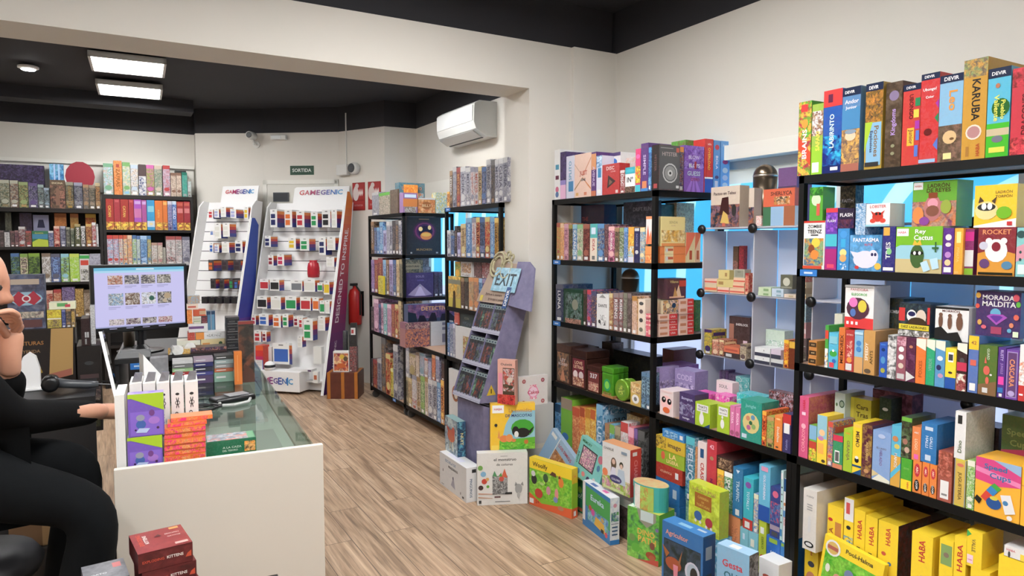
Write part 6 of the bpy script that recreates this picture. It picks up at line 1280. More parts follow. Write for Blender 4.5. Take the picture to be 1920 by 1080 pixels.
row(W_B, FZ, 'in the base unit behind pillar', '''
842 862 678 b=.05 d=.1 | 333 555 222 | n | | black box behind the white one
842 860 690 d=.03 b=.005 | ddd a64 322 | x | | white box with a copper eye emblem | E .7 .62 .36 .36 a64;E .7 .62 .26 .26 332;E .74 .6 .18 .18 dcb
862 876 700 | 655 a87 443 | V | | brown spine
''', group='books on the rack behind the pillar')

# ---------------------------------------------------------------- bookcases on the far wall
GB, GC = 'big_game_box', 'game box'
row(W_L, 2.0905, 'on the end bookcase top', '''
-20 95 306 b=.15 d=.1 | 324 547 223 | F | | huge dark violet box at the back
95.5 122 307 b=.15 d=.1 | 38c cde 26a | x | | bright box with blue waterfalls | A 0 0 1 1 38c 8ce 26a 12;R .3 0 .1 1 cdf;R .6 0 .14 1 bdf
122.5 188 309 b=.15 d=.1 | eee a34 6b5 | x | | white box with a big crimson disc | E .66 .75 .62 .5 a34;P 0 0 .3 .5 .16 .6 0 .3 7b6;P .0 .1 .3 .4 .2 .0 e94
''', GB, GC, group='boxes on the bookcase by the seated person')
row(W_L, 2.0905, 'end bookcase top row', '''
1 19 337 | 454 bba 986 | V | | moss and silver spine, first from the picture edge,
20 35.5 338 | 544 bba a75 | V | | brown and silver spine, second from the edge,
36.5 54 341 | 343 9a7 b96 | V | | dark green spine with a pale sun,
54.5 71.5 343 | 334 658 99a | V | | smoky violet spine,
72 83 346 | 344 9aa 655 | V | | slim dark green spine,
83.5 94 352 | 333 9ab 565 | V | | short dark spine,
95 123.5 337 d=.1 | 654 a86 c98 | x | | brown tower cover | A 0 0 1 .8 654 a76 433 16;T .1 .84 .8 .1 dca ENCINA;P .35 .1 .4 .7 .6 .7 .65 .1 865
124.5 139 341 | 333 998 a84 | v | CUERVO | black spine with framed letters,
140 156 342 | 334 99a 888 | v | CUERVO | second black spine with framed letters,
157 167.5 346 | 444 a86 777 | V | | charcoal spine,
168 179 347 | 443 987 666 | V | | second charcoal spine,
180 189 343 | 322 ba8 a74 | v | PAZOS | black spine with gold shapes,
''', GB, GC, group='boxes on the bookcase by the seated person', maxd=.3)
row(W_L, 1.6605, 'end bookcase second row', '''
0 8 432 | 333 766 544 | V | | black spine at the picture edge,
9 19 432 | ddd 444 999 | v | RITUAL | white spine,
20 28 433 | 333 866 655 | V | | charcoal spine,
28.5 35.5 432 | 534 977 433 | V | | plum spine,
36 48.5 425 | 523 ccc a43 | V | | maroon spine with a white beast,
49 60 433 | 543 a55 766 | V | | brown spine with red,
61 91 433 d=.1 | 375 cd5 49b | x | | green island landscape cover | R 0 .5 1 .3 48a;P 0 .3 .4 .5 1 .42 1 0 0 0 bc4;T .15 .8 .6 .12 cc6 ISLANDIA
91.5 101 433 | 347 ddd 88a | v | | blue spine,
102 113 424 | a33 dba 622 | V | | red spine,
114 124 424 | 335 aab 667 | V | | navy spine,
125 132 426 | 333 998 555 | V | | black spine near the middle,
133 140 428 | 454 998 332 | V | | dark olive spine,
141 152 420 | 343 a96 443 | v | BOSQUE | forest green spine,
152.5 161 424 | 222 ccc 655 | v | DADO | jet black spine,
162 173 420 | 833 ca6 432 | V | | red and gold spine,
173.5 181 417 | a33 ddd 644 | V | | red and white spine,
181.5 185.5 420 | ddd 999 777 | v | | thin white spine,
5 34 398 b=.17 d=.1 | 554 887 333 | n | | grey green box at the back
35 62 399 b=.17 d=.1 | 434 546 323 | n | | dark violet box at the back
64 99 403 b=.17 d=.1 | aac 334 88a | x | | lilac box with a dark handle shape | P .25 .6 .35 .85 .65 .85 .75 .6 335
104 129 398 b=.17 d=.1 | d84 b62 fb6 | v | | first orange box at the back
130 156 399 b=.17 d=.1 | da5 c73 fc8 | v | | second orange box at the back
157 190 400 b=.17 d=.1 | d53 fc4 922 | V | | red and yellow box at the back
''', GB, GC, group='boxes on the bookcase by the seated person', maxd=.3)
row(W_L, 1.2625, 'end bookcase third row', '''
22 38.5 475 | 343 57a 8a5 | V | | dark green and blue spine,
39.5 54 476 | dcb 8a5 655 | V | SETA | cream spine with a leaf,
55 76.5 475 | 343 8a4 454 | V | | deep forest spine,
80 96.5 475 | ddd 876 443 | V | | white spine with birds,
97 114.5 476 | 458 667 8ad | V | ALPES | blue grey spine,
115.5 131 476 | 9b4 9cd 445 | V | RAPIDOS | lime and sky spine,
132 150 476 | 9c3 cd6 eee | v | | bright lime spine,
150.5 169 477 | ddd c33 4a4 | x | | white spine with red and green blocks | R 0 .84 1 .12 4a5;R .1 .6 .8 .18 c43;A .1 .05 .8 .4 ddd 555 998 40
169.5 190 476 | bbc 99a 667 | n | | silver tree box
''', GB, GC, group='boxes on the bookcase by the seated person', maxd=.3)
row(W_L, .8605, 'end bookcase fourth row', '''
88 101 545 | a43 dba 633 | V | | dull red spine,
102 117 543 | b75 a44 dca | V | | rust and cream spine,
118 142 539 | 658 a9b 433 | F | | violet landscape box
142.5 158 542 | a84 643 ec8 | F | | gold brown box
158.5 170 544 | 987 654 cba | V | | grey tan spine,
''', GB, GC, group='boxes on the bookcase by the seated person', maxd=.3)
row(W_L, 2.2625, 'on the tall bookcase top', '''
195 213 306 | bcd 7a8 c96 | V | | pale blue spine with green,
214.5 230 301 | d84 842 ecb | x | | tall orange spine with brown letters | A 0 0 1 1 d84 c73 e96 30;D .25 .2 .5 .6 852 ZAFRAS;R .3 .8 .4 .1 a43
231 245.5 304 | dca 7a6 8bd | V | | cream spine with map colours,
246 260 309 | dcb bcd 765 | V | | sandy spine,
261 275 308 | ddd 346 433 | x | | white spine with blue tile pattern | A 0 .0 1 .6 ddd 347 ddd 34;R 0 .62 1 .38 544
275.5 290 309 | 9a5 c6a 765 | V | | meadow green spine with pink flower,
290.5 305 310 | 898 cba 565 | V | | grey green spine,
306.5 320 310 | cbc b44 89a | V | | pale spine with a red patch,
321 331 324 | dcb 865 ba9 | V | | first cream totem spine,
331.5 341 324 | dcb 865 ba9 | V | | second cream totem spine,
342 352 323 | 4a9 276 aaa | v | | teal spine,
352.5 359 336 | cdd 998 766 | v | | small white spine,
322 352 319 b=.15 d=.1 | 333 555 222 | n | | black box behind the totem spines
''', GB, GC, group='boxes on the tall bookcase', maxd=.3)
CAT = 'A 0 0 1 .26 ec5 c74 843 20;E .5 .16 .26 .2 fd5;'
row(W_L, 1.8565, 'tall bookcase upper row', '''
199.5 214.5 371 | a33 ec5 842 | x | | first red spine with gold letters, | %sD .2 .4 .56 .4 ec6 CATAN
215 226.5 372 | a34 ec5 842 | x | | second red spine, | %sR .2 .9 .6 .06 c66
227 242 372 | a33 ec5 842 | x | | third red spine with gold letters, | %sD .2 .4 .56 .4 ec6 CATAN
242.5 252 373 | a34 ec5 842 | x | | fourth red spine, | %sR .2 .9 .6 .06 c66
252.5 266.5 374 | a5a ec5 c9c | x | | first magenta spine, | R 0 .26 1 .74 a5b;R .0 .4 1 .3 c7a;%sR .1 .85 .8 .1 cad
267 276 375 | a59 ec5 c9c | x | | second magenta spine, | %sR .1 .85 .8 .1 cad
276.5 291 375 | 39c def 27a | x | | ocean blue spine, | R 0 .1 1 .2 cde;R .1 .6 .8 .2 8cd;E .5 .2 .26 .2 eda
291.5 306 376 | d73 fc6 a52 | x | | first orange spine, | %sD .2 .4 .5 .3 fc7 PUERTO
306.5 315 376 | d73 fc6 a52 | x | | second orange spine, | %sR .1 .85 .8 .1 fb6
315.5 323.5 377 | 77a ccd 546 | v | | slate violet spine,
324 332 377 | 36b cde 148 | v | CIELO | royal blue spine,
332.5 345 378 | a33 ec5 842 | x | | fifth red spine, | %sR .1 .6 .8 .16 d88;R .1 .85 .8 .1 c65
345.5 357.5 378 | a34 ec5 842 | x | | sixth red spine, | %sR .1 .6 .8 .16 d88;R .1 .85 .8 .1 c65
'''.replace('%s', CAT), GB, GC, group='boxes on the tall bookcase', maxd=.3)
row(W_L, 1.4305, 'tall bookcase middle row', '''
202 213 441 | 9bd c44 eee | V | | pale blue and red spine,
213.5 224 441 | 8ac c54 dde | V | AVENTURERO | sky blue spine with red letters,
224.5 232 441 | ddc c54 69b | V | | white spine,
232.5 240 441 | eda c64 58b | V | | cream yellow spine,
240.5 249 441 | d94 eca 57a | V | | orange and blue spine,
249.5 257 441 | ac6 57a dde | V | | lime and blue spine,
257.5 264 442 | bcb 57a eee | V | | pale green spine,
264.5 277 442 | 58b ace 447 | V | | blue spine,
277.5 284.5 442 | cb6 58b 776 | V | | mustard and blue spine,
285 296 455 | ddd b98 776 | V | | first short white spine,
296.5 306 455 | ddc b88 776 | V | | second short white spine,
306.5 311.5 464 | aa9 766 ccc | n | | very short grey box,
312.5 330 443 | ddd a55 666 | v | LARGA MARCHA | wide white spine with dark letters,
330.5 342 443 | ddd a55 999 | v | PARIS | second white spine with dark letters,
343 357 444 | aab 778 ddd | V | | silver grey spine,
''', GB, GC, group='boxes on the tall bookcase', maxd=.3)
# ---------------------------------------------------------------- accessory stands in the back room
M_WHITE = mat('white_laminate', 'e4e4e4', .4)
M_SLAT = mat('grey_slat_groove', '5a5a5e', .6)
M_CHROME = mat('chrome_wire', 'b8b8bc', .25, .9)
GA = R(-45); GD = Vector((math.cos(GA), math.sin(GA), 0)); GN = Vector((math.sin(GA), -math.cos(GA), 0)); GB_ = -GN
GL = math.radians(15); GP0 = on_plane(604, 742, (0, 0, 0), (0, 0, 1)); GNn = GN * math.cos(GL) + Vector((0, 0, 1)) * math.sin(GL)
TG = math.tan(GL)
def stand_at(px, py, back=0):
    return on_plane(px, py, GP0 + GB_ * back, GNn)
def logo(F, x, y, w, h):
    t = 'GAMEGENIC'; ws = [1, 1, 1.15, .85, 1, .85, 1, .3, 1]; k = w / sum(ws); u = x
    cs = ['d03a3a', 'c83850', 'b03468', '8c3480', '5a3c94', '3c50a8', '2c68b8', '2a80c4', '2c98d0']
    for i, ch in enumerate(t): F.text(ch, u, y, k * ws[i], h, lin(cs[i]), 0, .92); u += k * ws[i]
def gstand(label, s0, s1, back, top, header_px, base=True, sl=.17):
    org = GP0 + GD * s0 + GB_ * back; w = s1 - s0
    t = thing('accessory_stand', label, 'display stand', org, GA, 'white accessory stands')
    yl = lambda z: z * TG
    pan = MB().prism([(.02, sl, .02), (w - .02, sl, .02), (w - .02, sl + yl(top), top), (.02, sl + yl(top), top)], (0, .02, 0)).build('slat_panel', M_WHITE, t)
    k = 0; z = .42
    while z < top - .05:
        MB().prism([(.021, sl - .002 + yl(z), z), (w - .021, sl - .002 + yl(z), z), (w - .021, sl - .001 + yl(z), z + .009), (.021, sl - .001 + yl(z), z + .009)], (0, .004, 0)).build('slat_groove', M_SLAT, pan); z += .118
    for x in (0, w - .018):
        MB().prism([(x, 0, .0), (x, yl(top - .06), top - .06), (x, yl(top) + .06, top + .01), (x, yl(top) + sl + .04, top), (x, sl + .24, .0)], (.018, 0, 0)).build('side_panel', M_WHITE, t)
    hp = MB().prism([(.03 + w * .2, sl + .005 + yl(top), top), (w - .06, sl + .005 + yl(top), top), (w - .06, sl + .005 + yl(top + .2), top + .2), (.03 + w * .2, sl + .005 + yl(top + .2), top + .2)], (0, .014, 0)).build('header_panel', M_WHITE, t)
    P = Print(); hw = w - .09 - w * .2; F = Frame(P, (.03 + w * .2, sl + .001 + yl(top), top), (1, 0, 0), Vector((0, TG, 1)).normalized(), hw, .2)
    logo(F, .1, .5, .8, .34); link('brand_lettering', P.mesh('brand_lettering'), hp)
    if base:
        b = MB().box(.135, -.05, .03, w - .25, .16, .26, .006).build('plinth', M_WHITE, t)
        P = Print(); F = Frame(P, (.135, -.051, .03), (1, 0, 0), (0, 0, 1), w - .385, .23); logo(F, .12, .3, .76, .44); link('brand_lettering', P.mesh('brand_lettering'), b)
        MB().box(.018, .1, .12, w - .018, .3, .14).build('shelf', M_WHITE, t)
    # printed side board, fading from orange at the top to purple at the foot
    P = Print(); cols = [(0, '4a2a6e'), (.25, '6a2466'), (.5, '9a2048'), (.75, 'c43a2c'), (1, 'e2862a')]
    if not base: cols = [(0, '7a2a78'), (.3, 'a02a5a'), (.42, '3a3aa0'), (.7, '2c4cae'), (1, '3a5ab8')]
    def cc(f):
        for (a, ca), (b, cb) in zip(cols, cols[1:]):
            if f <= b: k = (f - a) / (b - a); A, B = lin(ca), lin(cb); return tuple(A[i] + (B[i] - A[i]) * k for i in range(3))
        return lin(cols[-1][1])
    n = 24; H = top + .12 if base else top - .2
    def y0(f): return f * H * TG + .004
    def y1(f): return (.42 + (.16 - .42) * f) + f * H * TG * .97 - (0 if f < .97 else .08)
    for i in range(n):
        a, b = i / n, (i + 1) / n
        P.face([(.0, y0(a), a * H), (.0, y1(a), a * H), (.0, y1(b), b * H), (.0, y0(b), b * H)], cc((a + b) / 2), rough=.4)
        P.face([(-.012, y1(a), a * H), (-.012, y0(a), a * H), (-.012, y0(b), b * H), (-.012, y1(b), b * H)], lin('e8e8e8'), rough=.4)
        P.face([(-.012, y0(a), a * H), (0, y0(a), a * H), (0, y0(b), b * H), (-.012, y0(b), b * H)], lin('f0f0f0'), rough=.4)
        P.face([(0, y1(a), a * H), (-.012, y1(a), a * H), (-.012, y1(b), b * H), (0, y1(b), b * H)], lin('e8e8e8'), rough=.4)
    P.face([(-.012, y0(1), H), (0, y0(1), H), (0, y1(1), H), (-.012, y1(1), H)], lin('e8e8e8'))
    if base:
        F = Frame(P, (0, y0(.3) + .05, .3 * H), Vector((0, 1, 0)), Vector((0, TG * .96, 1)).normalized(), .22, 1.2); F.k = 2
        F.text('DESIGNED TO INSPIRE.', .05, .08, .42, .94, lin('f0dcd8'), -1, 1); F2 = Frame(P, (0, y0(.12) + .04, .1 * H), Vector((0, 1, 0)), Vector((0, TG * .96, 1)).normalized(), .2, .36); F2.k = 2
        F2.text('GAMEGENIC', .2, 0, .5, 1, lin('e8d8dc'), -1, 1)
    s = link('banner_board' if base else 'side_board', P.mesh('banner_board'), t); s.location = (w + .014, 0, 0)
    return t
gR = gstand('white accessory stand with the tall orange to purple banner board', -1.045, 0, 0, 2.19, None)
gL = gstand('white accessory stand further back with lilac and dark packs', -1.84, -1.09, -.22, 2.2, None, base=False, sl=.15)
gR['sl'] = .17; gL['sl'] = .15
PK = dict(yellow='e6c32a', navy='2a3064', orange='e0702a', red='c4303a', green='2f9a5a', black='2a2a2c', white='e2e2da', maroon='8c2434', grey='7c8086', crimson='c42e56', blue='3a6ac0', lilac='a9aedc', dark='3c3038')
def pack(px0, px1, py0, py1, col, look, stand, back=0, d=.1, group='', name='card_sleeve_pack', body='f0f0ee', grad=('e8812c', 'd24030', '6a2a7c', '2c3c94'), win=2, gw=0, hook=True):
    a, b = stand_at(px0, py1, back), stand_at(px1, py1, back); w = abs((b - a).dot(GD)); h = (stand_at(px0, py0, back) - a).z
    P = Print(); c, bd = lin(PK[col]), lin(body)
    for f in ([(0, 0, 0), (w, 0, 0), (w, 0, h), (0, 0, h)], [(w, d, 0), (0, d, 0), (0, d, h), (w, d, h)], [(0, 0, h), (w, 0, h), (w, d, h), (0, d, h)], [(0, d, 0), (w, d, 0), (w, 0, 0), (0, 0, 0)], [(0, d, 0), (0, 0, 0), (0, 0, h), (0, d, h)]): P.face(f, bd, rough=.3)
    for i, g in enumerate(grad[::-1]):
        z0, z1 = h * (.0, .25, .5, .72)[i], h * (.25, .5, .72, .9)[i]
        P.face([(w, 0, z0), (w, d, z0), (w, d, z1), (w, 0, z1)], lin(g), rough=.3)
    P.face([(w, 0, h * .9), (w, d, h * .9), (w, d, h), (w, 0, h)], bd, rough=.3)
    F = Frame(P, (0, 0, 0), (1, 0, 0), (0, 0, 1), w, h, .3)
    if win == 2: F.rect(.1, .5, .62, .24, c); F.rect(.1, .12, .62, .3, c)
    elif win == 1: F.rect(.08, .12, .84, .6, c)
    if gw:
        for i, g in enumerate(grad[::-1]): F.rect(1 - gw, (.0, .25, .5, .72)[i], gw, (.25, .25, .22, .18)[i], lin(g))
    F.rect(.36, .88, .28, .05, lin('777777'))
    o = link(name, P.mesh(name)); o.location = a; o.rotation_euler = (0, 0, GA)
    tag(o, look, 'card sleeve pack' if name == 'card_sleeve_pack' else 'deck box', group)
    # the wire it hangs from runs back to the slat panel
    z = h * .93
    root = Matrix.Translation(stand.location) @ Matrix.Rotation(GA, 4, 'Z'); q = root.inverted() @ (Vector(a) + Vector((0, 0, 0)))
    if hook: MB().tube([(q.x + w * .5, q.y + d + .0008, q.z + z + .002), (q.x + w * .5, stand['sl'] + .002 + (q.z + z) * TG, q.z + z + .002)], .0028, 5).build('peg_hook', M_CHROME, stand)
    return o
RG = [('top row', '507,520,393,426,navy 534,548,394,426,orange 556,571,396,426,red 583,596,398,426,green 604,620,394,426,black 621.5,632,393,427,white', .16),
      ('second row', '496.5,508,442,463,navy 541,555,446,467,yellow 563,580,446,470,green 598,611,445,478,navy 613,629,444,469,white', .14),
      ('third row', '503,513,478,498,maroon 520,533,476,498,crimson 612,627,481,500,white', .16),
      ('fourth row', '487,504,523,543,red 506,524,523,545,black 545,567,525,546,grey 570,591,523,547,white 595,605,530,546,green 607,618,526,552,yellow', .1),
      ('fifth row', '482,501,555,578,black 508,527,555,580,white 535,556,555,581,green 563,583,556,582,red 586,598,557,582,orange 599.5,609,563,587,green 609.6,618.5,562,588,white', .1),
      ('sixth row', '472,480,590,609,crimson 486,504,588,610,blue 512,527,589,614,orange 530,541,588,613,green 551,560,592,612,maroon 560.5,568,594,616,red 569,587,597,638,green 597,610,592,620,white', .1),
      ('seventh row', '477,490,619,641,red 492,500,620,641,maroon 558,567,629,651,white', .08)]
for rn, lst, d in RG:
    for i, e in enumerate(lst.split()):
        q = e.split(','); pack(*map(float, q[:4]), q[4], '%s windowed sleeve pack, %s from the counter side, %s of the bannered stand' % (q[4], ORD[i], rn), gR, 0, d, 'packs on the bannered stand', win=1 if rn in ('fourth row', 'fifth row') else 2)
LG = [('top row', '391,400,393,410,red 401.5,411,392,408,lilac 414,424,388,407,white 432,443,392,409,lilac 458,466,388,411,yellow', .14),
      ('second row', '394,401.5,432,441,blue 402,415,418,447,white 418,431,418,444,white', .12),
      ('third row', '393,400.5,455,474,blue 402,411,458,473,lilac 416,430,453,474,white 441,455,451,474,navy', .14),
      ('fourth row', '391,401,487,508,orange 416,428,487,507,dark 438,452,487,507,dark', .14),
      ('fifth row', '395,405,522,541,black 412,421,522,541,black 430,438,522,542,green 439,447,524,542,blue', .12)]
for rn, lst, d in LG:
    for i, e in enumerate(lst.split()):
        q = e.split(','); dk = rn in ('fourth row', 'fifth row')
        pack(*map(float, q[:4]), q[4], '%s sleeve pack, %s from the bookcase side, %s of the farther stand' % (q[4], ORD[i], rn), gL, -.22, d, 'packs on the farther stand', body='4a4448' if dk else 'f0f0ee')
for i in range(5):
    x = 378 + 14 * i; pack(x, x + 10, 556, 569, 'black', 'small black deck box, %s from the bookcase side, lowest row of the farther stand' % ORD[i], gL, -.22, .1, 'deck boxes on the farther stand', 'deck_box', '2c2a30', ('4a4a52', '3a3a42', '2a2a30', '3a2a3a'), 1)
# blue binder sheets hanging in a bunch
for i in range(6):
    o = pack(512 + 0, 543, 641, 682, 'blue', 'light blue binder page pack, %s from the front of its bunch' % ORD[i], gR, .022 * i, .012, 'blue binder page packs', win=1, hook=i == 5)
    o.location += GD * (.006 * i)
def on_stand(px0, px1, pyb, pyt, y, cols, style, art, label, d=.1, name='accessory_box', cat='accessory box', zb=None):
    W = Wall(*(GP0 + GB_ * y).xy, *GD.xy); z = zb if zb is not None else 0.261
    u0, u1 = W.u_at(px0, z), W.u_at(px1, z); h = max(W.z_at(pyt, u0) - z, .025); SEED[0] += 1
    o = link(name, game_mesh(name, u1 - u0, d, h, cols, style, '', art, .3, SEED[0])); o.location = W.loc(u0, z); o.rotation_euler = (0, 0, W.rz); tag(o, label, cat, 'boxes at the foot of the bannered stand'); return o
on_stand(480, 494, 708, 648, .0, 'd8452e c03070 eee', 'x', 'R 0 .8 1 .2 e85a24;R 0 .55 1 .25 d8302e;R 0 .4 1 .15 c82a6a;R 0 0 1 .4 e8e8e8;R .1 .34 .7 .02 999;R .1 .26 .7 .02 999;R .1 .18 .7 .02 999;R .9 0 .1 .4 2a5ab0', 'tall red and white box at the foot of the bannered stand', .12)
on_stand(503, 510, 706, 650, .10, 'e8e8e8 ccc 999', 'x', 'R .1 .1 .3 .2 777', 'tall plain white box beside the tall red one', .05)
on_stand(588, 603, 690, 650, .10, 'e6e6e2 ccc aaa', 'p', '', 'rounded white case hanging low by the banner', .06, zb=.34)
on_stand(541, 583, 708, 701, .0, 'e4e4e4 547 eee', 'x', 'R .86 .1 .14 .8 546', 'flat white tray box lying on the plinth', .12)
on_stand(587, 596, 714, 697, -.01, 'e8e8e4 b64 eee', 'x', 'R .2 .3 .6 .4 b64', 'small white box with an orange square by the banner', .05, zb=.141)
hm = thing('toy_helmet', 'small black and white helmet shaped deck holder on the plinth', 'deck holder', GP0 + GD * -.66 + GB_ * -.0 + Vector((0, 0, .2605)), GA)
MB().lathe([(.055, 0), (.062, .03), (.06, .06), (.045, .085), (.02, .098), (.003, .1)], 20).build('shell', M_WHITE, hm, True)
MB().lathe([(.0625, .032), (.0635, .036), (.061, .062), (.059, .062)], 20).build('visor', M_BALL, hm, True)
# red dice bag on a hook
_p = stand_at(573, 521); bag = thing('dice_bag', 'red glossy drawstring bag on the bannered stand', 'bag', _p + GD * .075 + GB_ * .05, GA)
MB().lathe([(.01, 0), (.066, .006), (.072, .05), (.07, .12), (.06, .17), (.04, .185), (.05, .2), (.045, .205)], 14).build('pouch', mat('red_satin', 'b02030', .25, bump=.6, nscale=30), bag, True)
MB().tube([(0, 0, .2), (0, .16, .215)], .003, 5).build('cord', M_CHROME, bag)

# ---------------------------------------------------------------- things on the back wall
def wall_of(i): (x0, y0), (x1, y1) = BK[i], BK[i + 1]; return Wall(x0, y0, x1 - x0, y1 - y0)
W3 = wall_of(3); W2 = wall_of(2); W4 = wall_of(4)
def flat_sign(W, x0, x1, y0, y1, d, label, name, cat, fn, base, group=None):
    Wf = W.back(-d); pz = 2.5; u0 = Wf.u_at(x0, pz); z1 = Wf.z_at(y0, u0); z0 = Wf.z_at(y1, u0); u0, u1 = Wf.u_at(x0, (z0 + z1) / 2), Wf.u_at(x1, (z0 + z1) / 2)
    w, h = u1 - u0, z1 - z0; P = Print(); c = lin(base)
    for f in ([(0, 0, 0), (w, 0, 0), (w, 0, h), (0, 0, h)], [(0, 0, h), (w, 0, h), (w, d, h), (0, d, h)], [(0, d, 0), (w, d, 0), (w, 0, 0), (0, 0, 0)], [(w, 0, 0), (w, d, 0), (w, d, h), (w, 0, h)], [(0, d, 0), (0, 0, 0), (0, 0, h), (0, d, h)]): P.face(f, c, rough=.4)
    fn(Frame(P, (0, 0, 0), (1, 0, 0), (0, 0, 1), w, h)); o = link(name, P.mesh(name)); o.location = Wf.loc(u0, z0); o.rotation_euler = (0, 0, Wf.rz)
    tag(o, label, cat, group); return o
flat_sign(W3, 544, 588, 311, 328, .006, 'green exit sign reading SORTIDA high on the back wall', 'exit_sign', 'sign', lambda F: (F.rect(.02, .05, .96, .9, lin('14432c')), F.text('SORTIDA', .05, .16, .9, .68, lin('e8efe8'))), '1a5236')
def fire(F):
    F.rect(.06, .4, .88, .57, lin('b02a2a')); F.rect(.06, .05, .88, .28, lin('b83030')); F.text('EXTINTOR', .12, .1, .76, .16, lin('d8a0a0'))
    F.ell(.28, .6, .05, .085, lin('e0d0cc')); F.rect(.18, .78, .22, .08, lin('e0d0cc')); F.ell(.38, .88, .03, .03, lin('e0d0cc'))
    for i in range(3): F.tri([(.55 + .12 * i, .5), (.64 + .12 * i, .62), (.6 + .12 * i, .78), (.5 + .12 * i, .62)], lin('f0e0dc'))
flat_sign(W4, 661, 684, 343, 395, .005, 'red fire extinguisher sign nearer the banner', 'fire_sign', 'sign', fire, 'a02020', 'red fire signs')
flat_sign(W4, 690, 714, 341, 393, .005, 'red fire extinguisher sign nearer the far rack', 'fire_sign', 'sign', fire, 'a02020', 'red fire signs')
flat_sign(W3, 512, 541, 361, 378, .03, 'dark grey wall box beside the second lettering', 'wall_box', 'box', lambda F: F.rect(.06, .1, .88, .8, lin('33373c')), '4a4e54')
# flush white door with its frame
dW = W3.back(-.02); u0, u1 = dW.u_at(496, 1.5), dW.u_at(636, 1.5); zt = dW.z_at(338, u0)
dr = MB(); dr.box(0, 0, 0, .05, .019, zt); dr.box(u1 - u0 - .05, 0, 0, u1 - u0, .019, zt); dr.box(0, 0, zt - .05, u1 - u0, .019, zt); dr = struct('door_1', dr, M_TRIM); dr.location = dW.loc(u0, 0); dr.rotation_euler = (0, 0, dW.rz)
lf = MB().box(.052, .008, .01, u1 - u0 - .052, .019, zt - .052).build('door_leaf', mat('pale_door', 'd4d2ca', .5), dr); lf['kind'] = 'structure'
MB().lathe([(.012, -.05), (.012, 0)], 12, (u1 - u0 - .12, .008, 1.02), 'y').build('door_handle', M_CHROME, lf)
# security camera, emergency lamp, siren box, cable
def at_wall(W, x, y, off=0):
    Wf = W.back(-off); u = Wf.u_at(x, 2.7); z = Wf.z_at(y, u); u = Wf.u_at(x, z); return Wf.loc(u, z), W.rz
p, rz = at_wall(W2, 472, 258, .1)
t = thing('security_camera', 'white security camera with dark lens high on the slanted wall', 'camera', p, rz)
MB().lathe([(.045, .1), (.045, .085), (.012, .084), (.012, .0)], 16, (.02, 0, -.07), 'y').build('wall_mount', M_LAMP, t)
MB().tube([(.02, .03, -.07), (.01, .0, -.03), (0, 0, 0)], .013, 8).build('arm', M_LAMP, t)
MB().lathe([(.02, -.09), (.046, -.085), (.05, -.06), (.05, .05), (.03, .07)], 18, (0, 0, .02), 'y').build('housing', M_LAMP, t, True)
MB().lathe([(.03, -.093), (.034, -.0905), (.03, -.086)], 18, (0, 0, .02), 'y').build('lens', M_BALL, t)
p, rz = at_wall(W3, 524, 258, .0)
t = thing('emergency_light', 'small white emergency lamp box near the security camera', 'emergency light', p, rz)
MB().box(-.1, -.045, -.03, .1, -.001, .03, .008).build('housing', M_LAMP, t); MB().box(-.085, -.05, -.022, .04, -.0455, .016, .002).build('diffuser', mat('clear_plastic', 'd0d4d4', .3), t)
p, rz = at_wall(W4, 652, 318, .0); p = Vector(p)
t = thing('alarm_box', 'white alarm box with a dark round siren above the fire signs', 'alarm', p, rz)
MB().box(-.13, -.07, -.07, .05, -.001, .06, .008).build('housing', M_LAMP, t)
MB().lathe([(.07, -.001), (.075, -.05), (.06, -.08), (.02, -.085)], 22, (.14, 0, .005), 'y').build('siren_ring', M_LAMP, t, True); MB().lathe([(.055, -.082), (.05, -.09), (.01, -.092)], 20, (.14, 0, .005), 'y').build('siren_grille', mat('dark_grille', '4a4c50', .6), t, True)
MB().box(-.02, -.012, .061, -.008, -.001, .68 if p.z > 2.2 else .6).build('cable_duct', M_LAMP, t)
# red extinguisher standing near the far rack
t = thing('fire_extinguisher', 'red fire extinguisher on the wall by the far rack', 'fire extinguisher', W4.loc(W4.u_at(677, .9), .72, -.1), W4.rz)
MB().lathe([(.07, 0), (.078, .015), (.078, .36), (.06, .42), (.025, .44), (.025, .47)], 20).build('cylinder', mat('extinguisher_red', 'a8201c', .3), t, True)
MB().box(-.02, -.06, .47, .02, .03, .5).build('valve', M_BALL, t); MB().tube([(.02, 0, .47), (.09, 0, .4), (.085, 0, .12)], .011, 6).build('hose', M_BALL, t); MB().box(-.05, .076, .1, .05, .0995, .4).build('bracket', M_METAL, t)
# air conditioner
ax0 = 2.965; A0 = on_plane(818, 240, (ax0, 0, 0), (1, 0, 0)); ya, yb_ = 6.70, 5.86; z0, z1 = 2.70, 3.03
t = thing('air_conditioner', 'white wall air conditioner over the back room windows', 'air conditioner', (XR, ya, z0), R(-90))
L_ = ya - yb_; Dp = XR - ax0; hh = z1 - z0
prof = [(0.002, 0, 0), (0.002, -Dp * .45, -.0), (0.002, -Dp * .9, .07), (.002, -Dp, .13), (.002, -Dp * .97, hh * .9), (.002, -Dp * .75, hh), (.002, -.001, hh)]
MB().prism([(p[0], p[1], p[2]) for p in prof], (L_, 0, 0)).build('housing', mat('ac_white', 'e6e8e6', .35), t)
MB().prism([(.02, -Dp * .99 - .006, .145), (.02, -Dp * .97 - .004, hh * .9)], (0, 0, 0)) if False else None
MB().box(.015, -Dp - .008, .14, L_ - .015, -Dp + .004, hh * .86, .003).build('front_panel', mat('ac_panel', 'f2f4f4', .2), t)
fl = MB().prism([(.04, -Dp * .93, .055), (L_ - .04, -Dp * .93, .055), (L_ - .04, -Dp * .56, .002), (.04, -Dp * .56, .002)], (0, -.012, -.006)).build('air_flap', mat('ac_flap', 'd8d4cc', .4), t)
